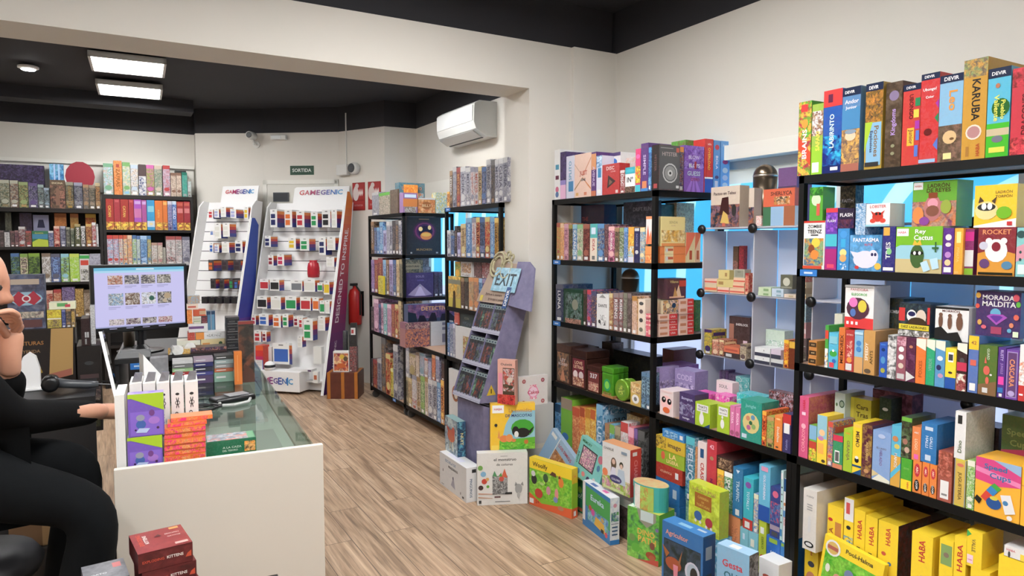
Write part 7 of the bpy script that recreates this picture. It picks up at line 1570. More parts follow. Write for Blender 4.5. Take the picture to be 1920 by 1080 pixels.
MB().box(.06, -Dp * .55, -.006, L_ - .06, -Dp * .46, .0, .001).build('air_outlet', M_BALL, t)

# ---------------------------------------------------------------- chest and tubes between stand and far rack
cA, cB = on_plane(613, 748, (0, 0, 0), (0, 0, 1)), on_plane(672, 748, (0, 0, 0), (0, 0, 1)); W_T = Wall(cA.x, cA.y, cB.x - cA.x, cB.y - cA.y); cw = (cB - cA).length; ch = W_T.z_at(699, 0)
t = thing('chest_box', 'brown chest shaped game box with orange straps on the floor', 'game box', W_T.loc(0, 0), W_T.rz)
MB().box(0, 0, 0, cw, .3, ch, .004).build('chest_body', mat('leather_print', '6e3a2c', .35, noise=.5, nscale=14, col2='4a241c'), t)
for x in (.006, cw * .46, cw * .88): MB().box(x, -.003, .001, x + cw * .1, .303, ch + .002).build('strap', mat('orange_strap', 'b8722e', .4, noise=.3, nscale=20), t)
Wt = W_T.back(.03)
row(Wt, ch + .0025, 'on the strapped chest', '''
625 655 659 d=.08 | eee c64 432 | x | | white edged box with a busy orange picture | A .05 .05 .9 .86 c64 834 ec9 14;E .5 .3 .3 .16 c63;E .56 .74 .16 .14 db4;E .24 .64 .14 .16 c87;E .78 .64 .14 .16 654
656 669 650 d=.08 | 433 a55 988 | F | | dark box beside the orange picture
657 668 606 yb=650 d=.06 | 333 966 ddd | x | | tall dark box with a pale label | R .1 .5 .8 .3 ddd;R .2 .56 .4 .16 a44
''', group='things on the strapped chest')
for i, (px, hh_, rr) in enumerate(((648, .44, .028), (659, .40, .024))):
    q = W_T.back(.18); u = q.u_at(px, ch + .2)
    o = MB().lathe([(rr * .6, 0), (rr, .004), (rr, hh_ - .01), (rr * .7, hh_)], 18).build('playmat_tube', mat('black_tube', '1c1c1e', .3, noise=.3, nscale=60, col2='4a4a4c'), None, True); o.location = q.loc(u, ch + .003); tag(o, '%s black playmat tube standing on the strapped chest' % ('taller', 'shorter')[i], 'tube', 'black tubes on the chest')
q = W_T.back(.15); o = MB().lathe([(.022, 0), (.03, .004), (.03, .1), (.024, .11), (.024, .13), (.01, .132)], 16).build('spray_can', mat('silver_can', '9a9690', .35, .6), None, True); o.location = q.loc(q.u_at(639, ch), ch + .003); tag(o, 'short silver can standing on the strapped chest', 'can')
# ---------------------------------------------------------------- sales counter
KO, KR = Vector((-.012, 2.622, 0)), R(-4)
KX, KY = Vector((math.cos(KR), math.sin(KR), 0)), Vector((-math.sin(KR), math.cos(KR), 0))
def K(x, y, z=0): return KO + KX * x + KY * y + Vector((0, 0, z))
M_PANEL = mat('cream_white_panel', 'c9c2b6', .45)
def glass_mat():
    m = bpy.data.materials.new('counter_glass'); m.use_nodes = True; nt = m.node_tree; nt.nodes.remove(nt.nodes['Principled BSDF'])
    t, g, f, x = [nt.nodes.new(n) for n in ('ShaderNodeBsdfTransparent', 'ShaderNodeBsdfGlossy', 'ShaderNodeFresnel', 'ShaderNodeMixShader')]
    t.inputs[0].default_value = (*lin('e4ece8'), 1); g.inputs['Roughness'].default_value = .03; f.inputs[0].default_value = 1.5
    gm, mb_ = nt.nodes.new('ShaderNodeNewGeometry'), nt.nodes.new('ShaderNodeMath'); mb_.operation = 'SUBTRACT'; mb_.use_clamp = True; nt.links.new(f.outputs[0], mb_.inputs[0]); nt.links.new(gm.outputs['Backfacing'], mb_.inputs[1]); nt.links.new(mb_.outputs[0], x.inputs[0]); nt.links.new(t.outputs[0], x.inputs[1]); nt.links.new(g.outputs[0], x.inputs[2]); nt.links.new(x.outputs[0], nt.nodes['Material Output'].inputs[0]); return m
M_GLASS = glass_mat()
CL, CWD, GZ = 2.62, .665, .925
ct = thing('display_counter', 'glass topped sales counter with a cream white end panel', 'counter', K(0, 0), KR)
MB().box(0, 0, 0, .682, .024, .95, .002).build('end_panel', M_PANEL, ct)
MB().box(.03, .026, .0, CWD - .012, CL, .56).build('cabinet', mat('dark_cabinet', '33302e', .5), ct)
MB().box(.03, .026, .80, CWD - .012, CL, .812).build('glass_shelf', mat('pale_display_shelf', 'c2c4bc', .5), ct)
MB().box(CWD - .008, .026, .562, CWD, CL, .916).build('side_glass', M_GLASS, ct)
for a, b in ((.026, 1.15), (1.153, CL)): MB().box(.02, a, .917, CWD, b, GZ).build('top_glass', M_GLASS, ct)
MB().box(.02, .026, .562, .03, CL, .916).build('back_board', M_WHITE, ct)
for i in range(3): MB().box(.33, .45 + .55 * i, .8125, .6, .8 + .55 * i, .825 + .005 * i).build('display_tray', mat('grey_tray', 'a8a6a2', .6), ct)
KW = Wall(*KO.xy, *KX.xy)
def krow(y, z, place, data, **k): return row(KW.back(y), z, place, data, **k)
ZG = GZ + .001
krow(.05, ZG, 'on the counter behind the panel', '''
219 238 742 d=.2 | e6e4de ccc 999 | x | | tall plain white carton at the clerk side | R .2 .3 .02 .4 ccc
240 306 822 d=.045 b=.012 | 75b 9c2 435 | x | | lower lime and violet box | P 0 1 1 1 1 .58 .1 .9 0 .9 ac2;R .06 .02 .9 .52 86c;E .35 .26 .14 .14 46a;E .34 .42 .12 .1 99a;E .72 .3 .16 .12 a7c;E .66 .44 .08 .1 748;E .2 .16 .03 .03 324;E .82 .18 .04 .04 535;P .2 .1 .3 .2 .6 .18 .5 .08 bce
241 309 741 yb=822 d=.045 b=.012 | 75b 9c2 435 | x | | upper lime and violet box | P 0 1 1 1 1 .58 .1 .9 0 .9 ac2;R .06 .02 .9 .56 86c;E .35 .28 .14 .14 46a;E .34 .44 .12 .1 99a;E .72 .36 .16 .12 a7c;E .66 .54 .08 .1 748;E .2 .16 .03 .03 324;E .82 .18 .04 .04 535;P .2 .1 .3 .2 .6 .18 .5 .08 bce
''', group='boxes on the counter by the panel')
OR = 'A 0 .1 1 .8 e2702a e8904a d86020 60;A .4 .15 .26 .7 e94 8a4 eb6 120'
def stack_k(y, x0, x1, ys, cols, art, look, d, place='on the counter', b=.006, shift=0):
    ln = []
    for i in range(len(ys) - 1):
        s = shift * i; yb = '' if i == 0 else ' yb=%s' % ys[i]
        ln.append('%s %s %s%s d=%s b=%s | %s | x | | %s %s, %s | %s' % (x0 + s, x1 + s, ys[i + 1], yb, d, b + .003 * ((i * 5) % 3), cols if isinstance(cols, str) else cols[i % len(cols)], ('lowest',) [0] if i == 0 else ('topmost' if i == len(ys) - 2 else ORD[i] + ' from below'), look, 'of its stack', art))
    return '\n'.join(ln)
krow(.06, ZG, place='on the counter', data=stack_k(.06, 308, 386, [868, 857.5, 847, 836.5, 826, 815.5, 805], 'e2702a e8904a d86020', 'A 0 .1 1 .8 e27 e83 d61 60;A .42 .2 .2 .6 e73 ea6 c85 160', 'orange card pack box', .07) + '''
314 388 795 yb=805 d=.07 b=.02 | e2702a e8904a eee | x | | orange card pack box, second from the top, slightly skewed | A 0 .1 1 .8 e27 e83 d61 60;A .42 .2 .2 .6 e73 ea6 c85 160
320 399 785 yb=795 d=.07 b=.03 | e8804a e8904a eee | x | | orange card pack box crowning the pile, pushed sideways | A 0 .1 1 .8 e27 e83 d61 60;A .42 .2 .2 .6 e73 ea6 c85 160
''', name='card_pack_box', cat='card pack box', group='orange card boxes on the counter')
krow(.10, ZG, 'on the counter glass', '''
387 481 831 d=.11 | 1c6a48 2a8a5a eee | x | | dark green box with a small gold picture | T .3 .42 .42 .16 cdc A LA CAZA;T .3 .2 .34 .14 cdc DEL TESORO;A .76 .1 .22 .72 e93 da6 543 40
''', group='boxes on the counter by the panel')
_o = ALLB[-1]; _d = [max(v.co[i] for v in _o.data.vertices) for i in range(3)]; P = Print(); F = Frame(P, (0, 0, _d[2] + .0004), (1, 0, 0), (0, 1, 0), _d[0], _d[1]); F.rect(.02, .05, .96, .9, lin('a8b0b8'), lin('5a6a78'), lin('c08070'), 1, 30); F.rect(.84, .05, .14, .9, lin('6aa078')); link('cover_print', P.mesh('cover_print'), _o)
OP = 'R .05 .03 .9 .94 e9e6e0;E .5 .84 .16 .12 333;E .5 .72 .2 .2 333;E .5 .72 .15 .15 e9e6e0;P .38 .66 .42 .64 .62 .78 .58 .8 333;P .38 .78 .42 .8 .62 .66 .58 .64 333;D .26 .2 .3 .46 333 ONE PIECE;D .62 .3 .1 .3 666 CARD GAME'
krow(.17, ZG, 'white card carton with black skull emblem', '\n'.join('%d %d %d d=.16 b=%.3f | e9e6e0 ccc 333 | x | | %s | %s' % (a, b, 721 - 1 * i, .0 + .002 * i, ORD[i] + ' from the clerk side,', OP) for i, (a, b) in enumerate(((247, 271), (272.5, 296.5), (298, 322.5), (324.5, 348.5), (350.5, 375)))), name='card_carton', cat='card carton', group='white card cartons on the counter')
for i, px in enumerate((255, 283, 318, 337, 361)):
    W = KW.back(.20); o = MB().prism([(0, 0, 0), (.032, .008, .0), (.036, .01, .03), (.012, .0, .034)], (0, .01, 0)).build('plastic_hanger', mat('smoky_plastic', '6e6c70', .15, coat=.5), None); zt_ = W.z_at(721, W.u_at(px, 1.12)); o.location = W.loc(W.u_at(px, zt_) - .02, max(o2.location.z, 0)); o.location.z = ALLB[-5 + i].location.z + max(v.co.z for v in ALLB[-5 + i].data.vertices) + .001; o.location.xy = (ALLB[-5 + i].location + KX * .006 + KY * .03).xy; o.rotation_euler = (0, 0, KR)
    tag(o, 'grey plastic hanger piece on the %s white card carton' % ORD[i], 'plastic hanger', 'plastic hangers on the card cartons')
# black riser across the counter with the pile of small games
RY, RZ = 1.72, 1.065
ri = thing('counter_riser', 'black raised shelf standing across the counter', 'riser shelf', K(.02, RY), KR)
M_RIS = mat('black_laminate', '161517', .5)
RW = .56
MB().box(-.125, 0, RZ - .025, RW, .86, RZ).build('top_board', M_RIS, ri)
for x in (.0, RW - .02): MB().box(x, .02, ZG, x + .02, .84, RZ - .025).build('side_board', M_RIS, ri)
MB().box(.02, .5, ZG, RW - .02, .51, RZ - .025).build('back_board', M_RIS, ri)
MB().box(-.125, .02, 0, -.105, .84, RZ - .025).build('leg_board', M_RIS, ri)
lab = Print(); F = Frame(lab, (-.05, -.0008, RZ - .06), (1, 0, 0), (0, 0, 1), .12, .035); F.rect(0, 0, 1, 1, lin('2a78c8')); F.rect(.15, .4, .5, .25, lin('bcd8f0')); link('label_print', lab.mesh('label_print'), ri)
SL = ['bbb 888 eee', 'a33 733 c66', '9b8 687 cdb', '777 555 aaa', 'ccc 999 eee']
SB = ['546 324 98a', '4a4a8a 335 889', '3a3a4a 223 667', '336 225 77a', 'a9a 546 ccc']
SC = ['8a9 575 bcb', 'b64 843 d97', '999 666 ccc', '9aa 677 cdd', '444 777 ccc']
for x0, x1, yb, n, cs, lk, yt in ((323, 362, 713, 5, SL, 'grey and red wrapped card pack', 677), (363, 400, 714, 5, SB, 'violet blue wrapped card pack', 673), (402, 438, 707, 5, SC, 'silver and rust wrapped card pack', 668)):
    ys = [yb - (yb - yt) * i / n for i in range(n + 1)]
    krow(RY - .16, ZG, place='before the riser', data=stack_k(0, x0, x1, ys, cs, 'A .05 .1 .9 .8 aaa 777 ccc 50' if 0 else 'R .1 .4 .5 .2 ddd', lk, .1), name='card_pack', cat='card pack', group='card packs in front of the riser')
krow(1.44, ZG, 'on the counter near the riser', '''
440 455 660 d=.04 | e07a28 e89a4a c86018 | x | | upright glossy orange box | R .4 .1 .06 .8 f0a860
449 478 603 b=.05 d=.03 | 3a3430 6a4a3a 866 | x | | tall dark brown picture box at the counter edge | A 0 0 1 .92 3a3430 7a4a36 222 9;R 0 .95 1 .05 8a3a36;P .1 .0 .4 .3 .9 .2 1 0 5a3a30
''', group='boxes on the counter near the riser')
rr = dict(group='small games piled on the riser')
krow(RY + .05, RZ + .0005, 'on the riser', '''
315 357 657 d=.1 | dca82c 866 eec | n | | low yellow folder at the front edge
358 425 653 d=.12 | 433 658 a66 | x | | dark violet booklet pile at the front edge | A .0 .4 1 .6 546 333 a76 40
''', name='small_game_box', cat='small game box', **rr)
krow(RY + .24, RZ + .0005, 'on the riser', '''
332 376 640 d=.12 | eed 876 dcb | x | | long cream box with brown words | A .2 .3 .6 .3 eed 765 eed 80
377 423 637 d=.12 | eda d84 eec | x | | long yellow cream box | R .06 .3 .3 .3 d95;E .8 .5 .2 .2 464
352 366 624 yb=640 d=.1 | c43 833 e98 | n | | red box end in the pile
367 423 624 yb=637 d=.1 | eee d84 9b7 | x | | white flat box with an orange end | R 0 0 .28 1 e94;A .36 .3 .5 .4 eee 888 eee 90
354 390 608 yb=624 d=.1 | eee 758 c67 | x | | white flat box with violet stripe | R 0 .4 .8 .3 758
363 377 594 yb=608 d=.08 | ddc 9a8 777 | x | | pale books of the pile | R 0 .3 1 .1 8a7;R 0 .6 1 .1 a98
378 389 593 yb=608 d=.08 | 734 333 a77 | v | | dark wine spine on the pile
351 361 582 yb=608 d=.07 b=.02 | e83 c52 fc8 | n | | orange cube box on the pile
362 386 581 yb=594 d=.07 b=.02 | c53 a75 dca | x | | red and beige flat box high on the pile | R .5 .2 .5 .6 ca8
350 372 570 yb=582 d=.07 b=.03 | edc c54 a98 | x | | cream flat box high on the pile | R .1 .3 .7 .3 c65
352 375 555 yb=570 d=.07 b=.03 | 8bd ca5 c73 | F | | small picture box crowning the pile
''', name='small_game_box', cat='small game box', **rr)
krow(RY + .40, RZ + .0005, 'on the riser', '''
389 405 584 d=.08 | 246 8ac ddd | x | | blue and white framed box standing up | R .1 .1 .35 .8 58a;R .55 .1 .35 .8 69b;R .48 0 .04 1 ddd
''' if 1 else '', name='small_game_box', cat='small game box', **rr)
krow(RY + .12, RZ + .0005, data=stack_k(0, 424, 449, [655, 640, 625, 610, 596], '2e2e32 555 888', 'R .1 .1 .8 .1 777;R .1 .8 .85 .08 666;T .2 .3 .5 .3 777 NOX', 'black shrink wrapped box', .12), place='on the riser', name='card_pack_box', cat='card pack box', group='black boxes stacked on the riser')
# pen pots, tray and cables round the monitor foot
o = MB().lathe([(.025, 0), (.03, .004), (.032, .1), (.028, .1), (.026, .01)], 16).build('pen_pot', mat('brown_pot', '5a4a38', .5), None, True); o.location = K(-.06, RY + .55, RZ + .001); tag(o, 'small brown pot behind the monitor foot', 'pot')
# clutter round the monitor foot
t = thing('document_tray', 'grey document tray on the riser before the monitor', 'tray', K(-.09, RY + .03, RZ + .001), KR)
MB().box(0, 0, 0, .16, .12, .006).build('tray_base', mat('grey_tray_plastic', '8e8f90', .4), t)
for a in ((0, 0, .16, .006), (0, .114, .16, .12), (0, .006, .006, .114), (.154, .006, .16, .114)): MB().box(a[0], a[1], .0062, a[2], a[3], .03).build('tray_rim', MATS['grey_tray_plastic'], t)
for i, (x, y) in enumerate(((.2, .05), (.27, .1))):
    g = MB(); r0 = random.Random(5 + i); r_ = bmesh.ops.create_icosphere(g.bm, subdivisions=2, radius=.034)
    for v in r_['verts']: v.co *= .75 + .5 * r0.random(); v.co.z = max(v.co.z, -.02)
    o = g.build('crumpled_receipt', mat('receipt_paper', 'd4d4d0', .7)); o.location = K(x, RY + y, RZ + .0212); tag(o, '%s crumpled white receipt on the riser before the monitor' % ORD[i], 'paper', 'crumpled receipts')
# monitor
mA, mB = on_plane(168, 497, (0, 4.52, 0), (0, 1, 0)), on_plane(350, 500, (0, 4.63, 0), (0, 1, 0)); mw = (mB - mA).xy.length; mr = math.atan2(mB.y - mA.y, mB.x - mA.x) ; mh = .388
t = thing('computer_monitor', 'black flat computer monitor showing a lilac web page', 'monitor', (mA.x, mA.y, mA.z - mh), mr)
MB().box(0, 0, 0, mw, .035, mh, .006).build('bezel', M_BALL, t)
P = Print(); F = Frame(P, (.018, -.001, .03), (1, 0, 0), (0, 0, 1), mw - .036, mh - .048)
F.rect(0, 0, 1, 1, lin('c6c2ee')); F.rect(0, .95, 1, .05, lin('6ab8d8')); F.rect(0, .915, 1, .035, lin('a8d4ec')); F.rect(0, 0, 1, .02, lin('9aa0c8')); F.rect(.45, .96, .2, .02, lin('d8ecf4'))
th = ['b06848', '4a4a5a', '3a3a48', '58584e', '7aa0c0', '6a4a30', 'd0d8e8', '3a3838', 'c0b0b8', '5a3c50', '3a2c40', 'a05a6a']
for r_ in range(3):
    for c_ in range(4):
        x, y, w, h = .14 + .18 * c_, (.72, .37, .04)[r_], .16, (.15, .2, .1)[r_]
        k_ = r_ * 4 + c_; F.rect(x, y, w, h, lin(th[k_]), lin('e0d8d0'), lin('5a5048'), .8, 80); F.rect(x, y - .04, w * .8, .012, lin('9a98c0')); F.rect(x, y - .065, w * .5, .012, lin('a8a6cc'))
F.ell(.61, .47, .014, .014, lin('2a5a4a')); F.ell(.79, .5, .018, .018, lin('b09a7a')); F.ell(.76, .42, .012, .012, lin('b8a890'))
sm = P.mesh('screen'); SCR = CARD.copy(); SCR.name = 'lit_screen'; _n = SCR.node_tree; _b = _n.nodes['Principled BSDF']; _src = _b.inputs['Base Color'].links[0].from_socket; _n.links.new(_src, _b.inputs['Emission Color']); _b.inputs['Emission Strength'].default_value = .75; _n.links.remove(_b.inputs['Base Color'].links[0]); _b.inputs['Base Color'].default_value = (.01, .01, .012, 1); sm.materials[0] = SCR
link('screen', sm, t)
MB().box(mw / 2 - .03, .036, -.06, mw / 2 + .03, .06, .12).build('neck', M_BALL, t)
zb_ = RZ + .001 - (mA.z - mh); MB().lathe([(.12, zb_), (.125, zb_ + .008), (.05, zb_ + .02), (.03, zb_ + .04)], 24, (mw / 2, .05, 0)).build('base', M_BALL, t); MB().tube([(mw / 2, .048, zb_ + .03), (mw / 2, .048, .02)], .02, 10).build('stem', M_BALL, t)
# slanted white holder, clear leaning sheet, strap, blue label block
t = thing('card_holder', 'slanted white card holder standing behind the white cartons', 'card holder', K(.075, .62, ZG), KR + R(10))
MB().prism([(0, 0, 0), (.075, 0, 0), (.075, 0, .21), (.0, 0, .315)], (0, .012, 0)).build('front_plate', M_WHITE, t); MB().prism([(0, .013, 0), (.01, .013, 0), (.01, .013, .3), (0, .013, .31)], (0, .1, 0)).build('side_plate', M_WHITE, t)
for i in range(4):
    o = MB().box(0, 0, 0, .07, .006, .29, .001).build('sleeved_card', mat('grey_card_pack', '8a8a8c', .3, noise=.5, nscale=40, col2='4a4a4e'), None); o.location = K(.1, .655 + .018 * i, ZG); o.rotation_euler = (R(-3), 0, KR + R(10)); tag(o, '%s grey card pack filed behind the slanted holder' % ORD[i], 'card pack', 'grey card packs behind the slanted holder')
t = thing('sheet_holder', 'leaning clear sheet holder with white edge beside the monitor', 'sheet holder', K(-.004, .5, ZG), KR)
MB().prism([(.006, .0, .0), (.018, .0, .0), (-.078, .28, .40), (-.09, .28, .40)], (0, .012, 0)).build('white_edge', M_WHITE, t); MB().prism([(.012, .014, 0), (.0135, .014, 0), (-.082, .3, .39), (-.0835, .3, .39)], (0, .12, .0)).build('clear_sheet', M_GLASS, t)
t = thing('strap_pouch', 'black and grey strap pouch lying on the counter glass', 'pouch', K(.44, 1.02, ZG + .001), KR + R(20))
MB().box(-.1, -.05, 0, .1, .05, .03, .012).build('pouch_body', M_BALL, t, True); MB().box(-.03, -.035, .0305, .07, .035, .036, .003).build('grey_flap', mat('grey_flap', '8a8c8e', .4), t)
MB().tube([(-.08, -.045, .012), (-.11, -.09, .012), (-.05, -.13, .012), (.03, -.11, .012), (.07, -.045, .012)], .007, 6).build('strap', mat('pale_strap', 'b8b8b6', .5), t)
# dark jumble of cables and bag on the clerk side of the glass
t = thing('cable_bundle', 'coil of dark cables lying on the counter glass', 'cable', K(.3, .86, ZG + .006), 0)
cb_ = [(.07 * math.cos(a * .5) * (1 + .2 * math.sin(a * 1.7)), .05 * math.sin(a * .5) * (1 + .25 * math.cos(a * 1.3)), .006 + .0025 * (a % 5)) for a in range(0, 60)]
MB().tube(cb_, .005, 6).build('cable', M_BALL, t, True)

# ---------------------------------------------------------------- clerk's side: back desk, scanner, dark boxes
t = thing('back_desk', 'low dark desk behind the seated person', 'desk', (-1.35, 4.25, 0), 0)
MB().box(0, 0, .67, 1.2, .75, .7).build('desktop', M_RIS, t)
for x in (0, 1.16): MB().box(x, .02, 0, x + .04, .73, .67).build('side_board', M_RIS, t)
W_D = Wall(0, 4.28, 1, 0)
row(W_D, .7005, 'on the back desk', '''
-40 147 624 d=.3 | 2a2422 4a3a30 654 | x | | large black box with a parchment and golden dragon | A 0 0 1 .5 2a2422 433 322 10;P .72 .52 .97 .56 .99 1 .76 1 b8925a;P .72 .52 .96 .56 .96 .62 .72 .58 a65;T .3 .85 .4 .05 a74 AVENTURAS;T .32 .78 .34 .04 975 DE LEYENDA;P .36 .6 .44 .72 .52 .66 .6 .74 .66 .6 .5 .56 a83;E .51 .64 .04 .03 d95;A .4 .3 .4 .2 754 a85 657 40;R .66 .1 .1 .16 ba8;R .52 .08 .1 .14 744;R .0 .6 .2 .4 a83
150 194 650 d=.3 | 2a2624 544 433 | x | | dark brown box behind the sheet holder | R .1 .62 .8 .05 544;E .5 .8 .2 .1 444;A .05 .36 .9 .16 655 333 987 40;A .1 .05 .8 .24 443 654 332 20
''', group='boxes on the back desk', jit=0)
row(W_D, .7005, 'on the back desk', '''
-40 147 624 d=.3 | 2a2422 4a3a30 654 | x | | x
''', group='boxes on the back desk') if False else None
zD = ALLB[-2].location.z + max(v.co.z for v in ALLB[-2].data.vertices) + .001; zE = ALLB[-1].location.z + max(v.co.z for v in ALLB[-1].data.vertices) + .001
row(W_D, zD, 'on the black parchment box', '''
16 87 516 d=.1 b=.03 | 56607a 889 433 | x | | slate box with a red star disc | A 0 0 1 1 56607a 445 778 10;R .1 .82 .76 .1 ba9;E .5 .56 .44 .22 9bc;P .1 .56 .3 .7 .5 .6 .7 .7 .9 .56 .7 .44 .5 .5 .3 .42 a34;E .5 .56 .12 .11 ddd;E .5 .56 .08 .07 a34;A .3 .2 .65 .12 cba 998 766 60;R .4 .03 .5 .14 644;R .1 .03 .24 .14 bbb
89 116 582 d=.12 b=.02 | dbb434 346 c83 | x | | yellow box pile end | R 0 .48 1 .06 eee;A 0 .54 1 .46 dc4 a83 dc4 50;A 0 0 1 .46 a94 765 cb5 50
116.5 124 581 d=.12 b=.02 | 2a4080 88a 225 | V | | royal blue spine among yellow boxes
124.5 134 580 d=.12 b=.02 | 333 a86 666 | V | | black spine among yellow boxes
134.5 141 580 d=.12 b=.02 | b93 654 eca | V | | mustard spine among yellow boxes
92 142 568 yb=581 d=.11 b=.02 | eec c54 8a6 | x | | pale flat box across the yellow boxes | R .3 .4 .4 .5 6a6;R .6 .3 .2 .4 c45
''', group='boxes on the back desk')
row(W_D, zE, 'on the dark brown box', '''
153 170 598 d=.2 | 322 a99 544 | x | | black box with small white squares | R .4 .3 .2 .2 bbb;R .66 .3 .2 .2 bbb;R .4 .05 .2 .2 999
171 180 574 d=.1 b=.05 | ddd aaa 888 | n | | white bag like box beside the monitor
''', group='boxes on the back desk')
t = thing('clerk_desk', 'dark desk top beside the counter in front of the person', 'desk', (-.98, 3.7, 0), 0)
MB().box(0, 0, .97, .9, .5, 1.0).build('desktop', M_RIS, t)
MB().box(0, .04, 0, .04, .48, .97).build('side_board', M_RIS, t); MB().box(0, .02, 0, .9, .04, .97).build('dark_fill_board', M_RIS, t)  # front board is added as dark fill for the shadow behind the legs
q = on_plane(56, 738, (0, 4.0, 0), (0, 1, 0))
t = thing('white_device', 'rounded white upright device on the clerk desk', 'device', (q.x, 3.98, 1.001), 0)
MB().prism([(-.05, 0, 0), (.045, 0, 0), (.045, 0, .1), (.03, 0, .16), (.005, 0, .18), (-.02, 0, .16), (-.05, 0, .06)], (0, .05, 0)).build('shell', M_WHITE, t); MB().box(-.06, -.02, 0, .06, .07, .012, .004).build('base', M_WHITE, t)
q = on_plane(97, 735, (0, 3.9, 0), (0, 1, 0))
t = thing('barcode_scanner', 'black handheld barcode scanner lying on the clerk desk', 'scanner', (q.x, 3.86, 1.001), R(0))
MB().lathe([(.02, -.05), (.036, -.045), (.038, .03), (.02, .06)], 14, (0, 0, .048), 'y').build('scan_head', M_BALL, t, True); MB().tube([(.02, 0, .048), (.08, .0, .036), (.15, .01, .024), (.19, .015, .022)], [.024, .02, .019, .014], 10).build('handle', mat('dark_grey_plastic', '4a4c50', .35), t, True); MB().tube([(.19, .015, .022), (.25, .03, .01), (.27, .1, .008), (.2, .16, .008)], .004, 6).build('cord', M_BALL, t)

# ---------------------------------------------------------------- boxes stacked before the panel
eA, eB = on_plane(262, 1050, (0, 2.12, 0), (0, 1, 0)), on_plane(366, 1030, (0, 2.10, 0), (0, 1, 0)); zt_ = eA.z + .016; TT = zt_ - 4 * .054
t = thing('low_table', 'low dark table before the panel carrying the kitten boxes', 'table', (eA.x - .25, 1.98, 0), KR)
MB().box(0, 0, TT - .0255, .62, .34, TT - .0005).build('tabletop', M_RIS, t)
for x in (.01, .57):
    for y in (.01, .29): MB().box(x, y, 0, x + .04, y + .04, TT - .0255).build('leg', M_RIS, t)
eW = Wall(eA.x, eA.y, math.cos(R(7)), math.sin(R(7))); ew = (eB - eA).length * 1.0
EK = 'R 0 0 1 1 5c1c1e;A 0 0 1 .9 5c1c1e 6a2426 4c1618 10;T .05 .34 .44 .34 c8482e EXPLODING;T .5 .34 .34 .36 e6dcd4 KITTENS;P .86 .3 .9 .5 .97 .62 .97 .3 c84a2c'
hE = .054
for i in range(4):
    nm = ('lowest', 'third', 'second', 'topmost')[i]; off = (0, .012, .004, -.004)[i]
    SEED[0] += 1; o = link('card_game_box', game_mesh('card_game_box', ew, .155, hE - .001, '5c1c1e 6a2426 c84a2c', 'x', '', EK, .35, SEED[0])); o.location = eW.loc(off, TT + hE * i); o.rotation_euler = (0, 0, eW.rz + (0, .03, -.02, 0)[i])
    tag(o, nm + ' dark red card box of the stack in front of the cream panel', 'card game box', 'dark red boxes before the panel')
P = Print(); F = Frame(P, (0, 0, hE - .0006), (1, 0, 0), (0, 1, 0), ew, .155); F.rect(0, 0, 1, 1, lin('8a3434'), lin('7c2c2e'), lin('944040'), .4, 12); F.text('EXPLODING', .08, .3, .12, .62, lin('c84a2c'), -1); F.text('KITTENS', .2, .34, .08, .5, lin('e6dcd4'), -1); F.text('EDICIÓN', .6, .62, .3, .1, lin('e0c8c0')); F.text('GATITOS', .62, .46, .28, .12, lin('e0c8c0')); F.rect(.74, .84, .18, .1, lin('d89a5a')); F.rect(.7, .06, .24, .1, lin('d8a098')); F.tri([(.4, .62), (.5, .72), (.54, .6)], lin('5a2a2a')); link('cover_print', P.mesh('cover_print'), o)
q = on_plane(168, 1078, (0, 2.12, 0), (0, 1, 0)); gw_ = eA.x - .025 - (q.x - .01); SEED[0] += 1
o = link('card_game_box', game_mesh('card_game_box', gw_, .13, max(q.z - .02 - TT, .03), '5a5a60 77777c 333', 'x', '', 'R .1 .3 .4 .3 aaa', .35, SEED[0])); o.location = (q.x - .01, 2.10, TT); o.rotation_euler = (0, 0, R(6)); tag(o, 'dark grey card box beside the dark red stack', 'card game box', 'dark red boxes before the panel')
P = Print(); F = Frame(P, (0, 0, max(q.z - .02 - TT, .03) + .0004), (1, 0, 0), (0, 1, 0), gw_, .13); F.rect(0, 0, 1, 1, lin('77777c'), lin('5a5a60'), lin('8a8a90'), .5, 20); F.rect(.7, .6, .2, .25, lin('b86a6a')); F.text('GATO', .15, .3, .4, .2, lin('c8c8cc')); link('cover_print', P.mesh('cover_print'), o)

# ---------------------------------------------------------------- seated person
def skin(name, pts, edges, m, parent=None, sub=2, root=0):
    me = bpy.data.meshes.new(name); me.from_pydata([p[:3] for p in pts], edges, []); o = bpy.data.objects.new('tmp', me); COL.objects.link(o)
    md = o.modifiers.new('s', 'SKIN'); md.use_smooth_shade = True; md.branch_smoothing = .6
    for i, p in enumerate(pts): sv = me.skin_vertices[0].data[i]; sv.radius = (p[3], p[4] if len(p) > 4 else p[3]); sv.use_root = i == root
    sb = o.modifiers.new('b', 'SUBSURF'); sb.levels = sb.render_levels = sub
    dg = bpy.context.evaluated_depsgraph_get(); nm = bpy.data.meshes.new_from_object(o.evaluated_get(dg)); bpy.data.objects.remove(o)
    for p in nm.polygons: p.use_smooth = True
    nm.materials.clear(); nm.materials.append(m); nm.name = name
    return nm if parent is False else link(name, nm, parent)
def Q(px, py, Y): p = on_plane(px, py, (0, Y, 0), (0, 1, 0)); return (p.x, p.y, p.z)
M_SKIN = mat('skin', 'c99a80', .5, noise=.12, nscale=12, col2='b27a62'); M_KNIT = mat('black_sweater', '060607', .95, noise=.3, nscale=60, bump=.3, spec=.15); M_JEAN = mat('black_jeans', '0b0d0f', .95, noise=.35, nscale=40, bump=.3, spec=.15)
PY = 2.66
hip = Q(-70, 890, PY); chest = Q(-95, 730, PY + .02); neck = Q(-100, 650, PY + .01); head = Q(-62, 545, PY)
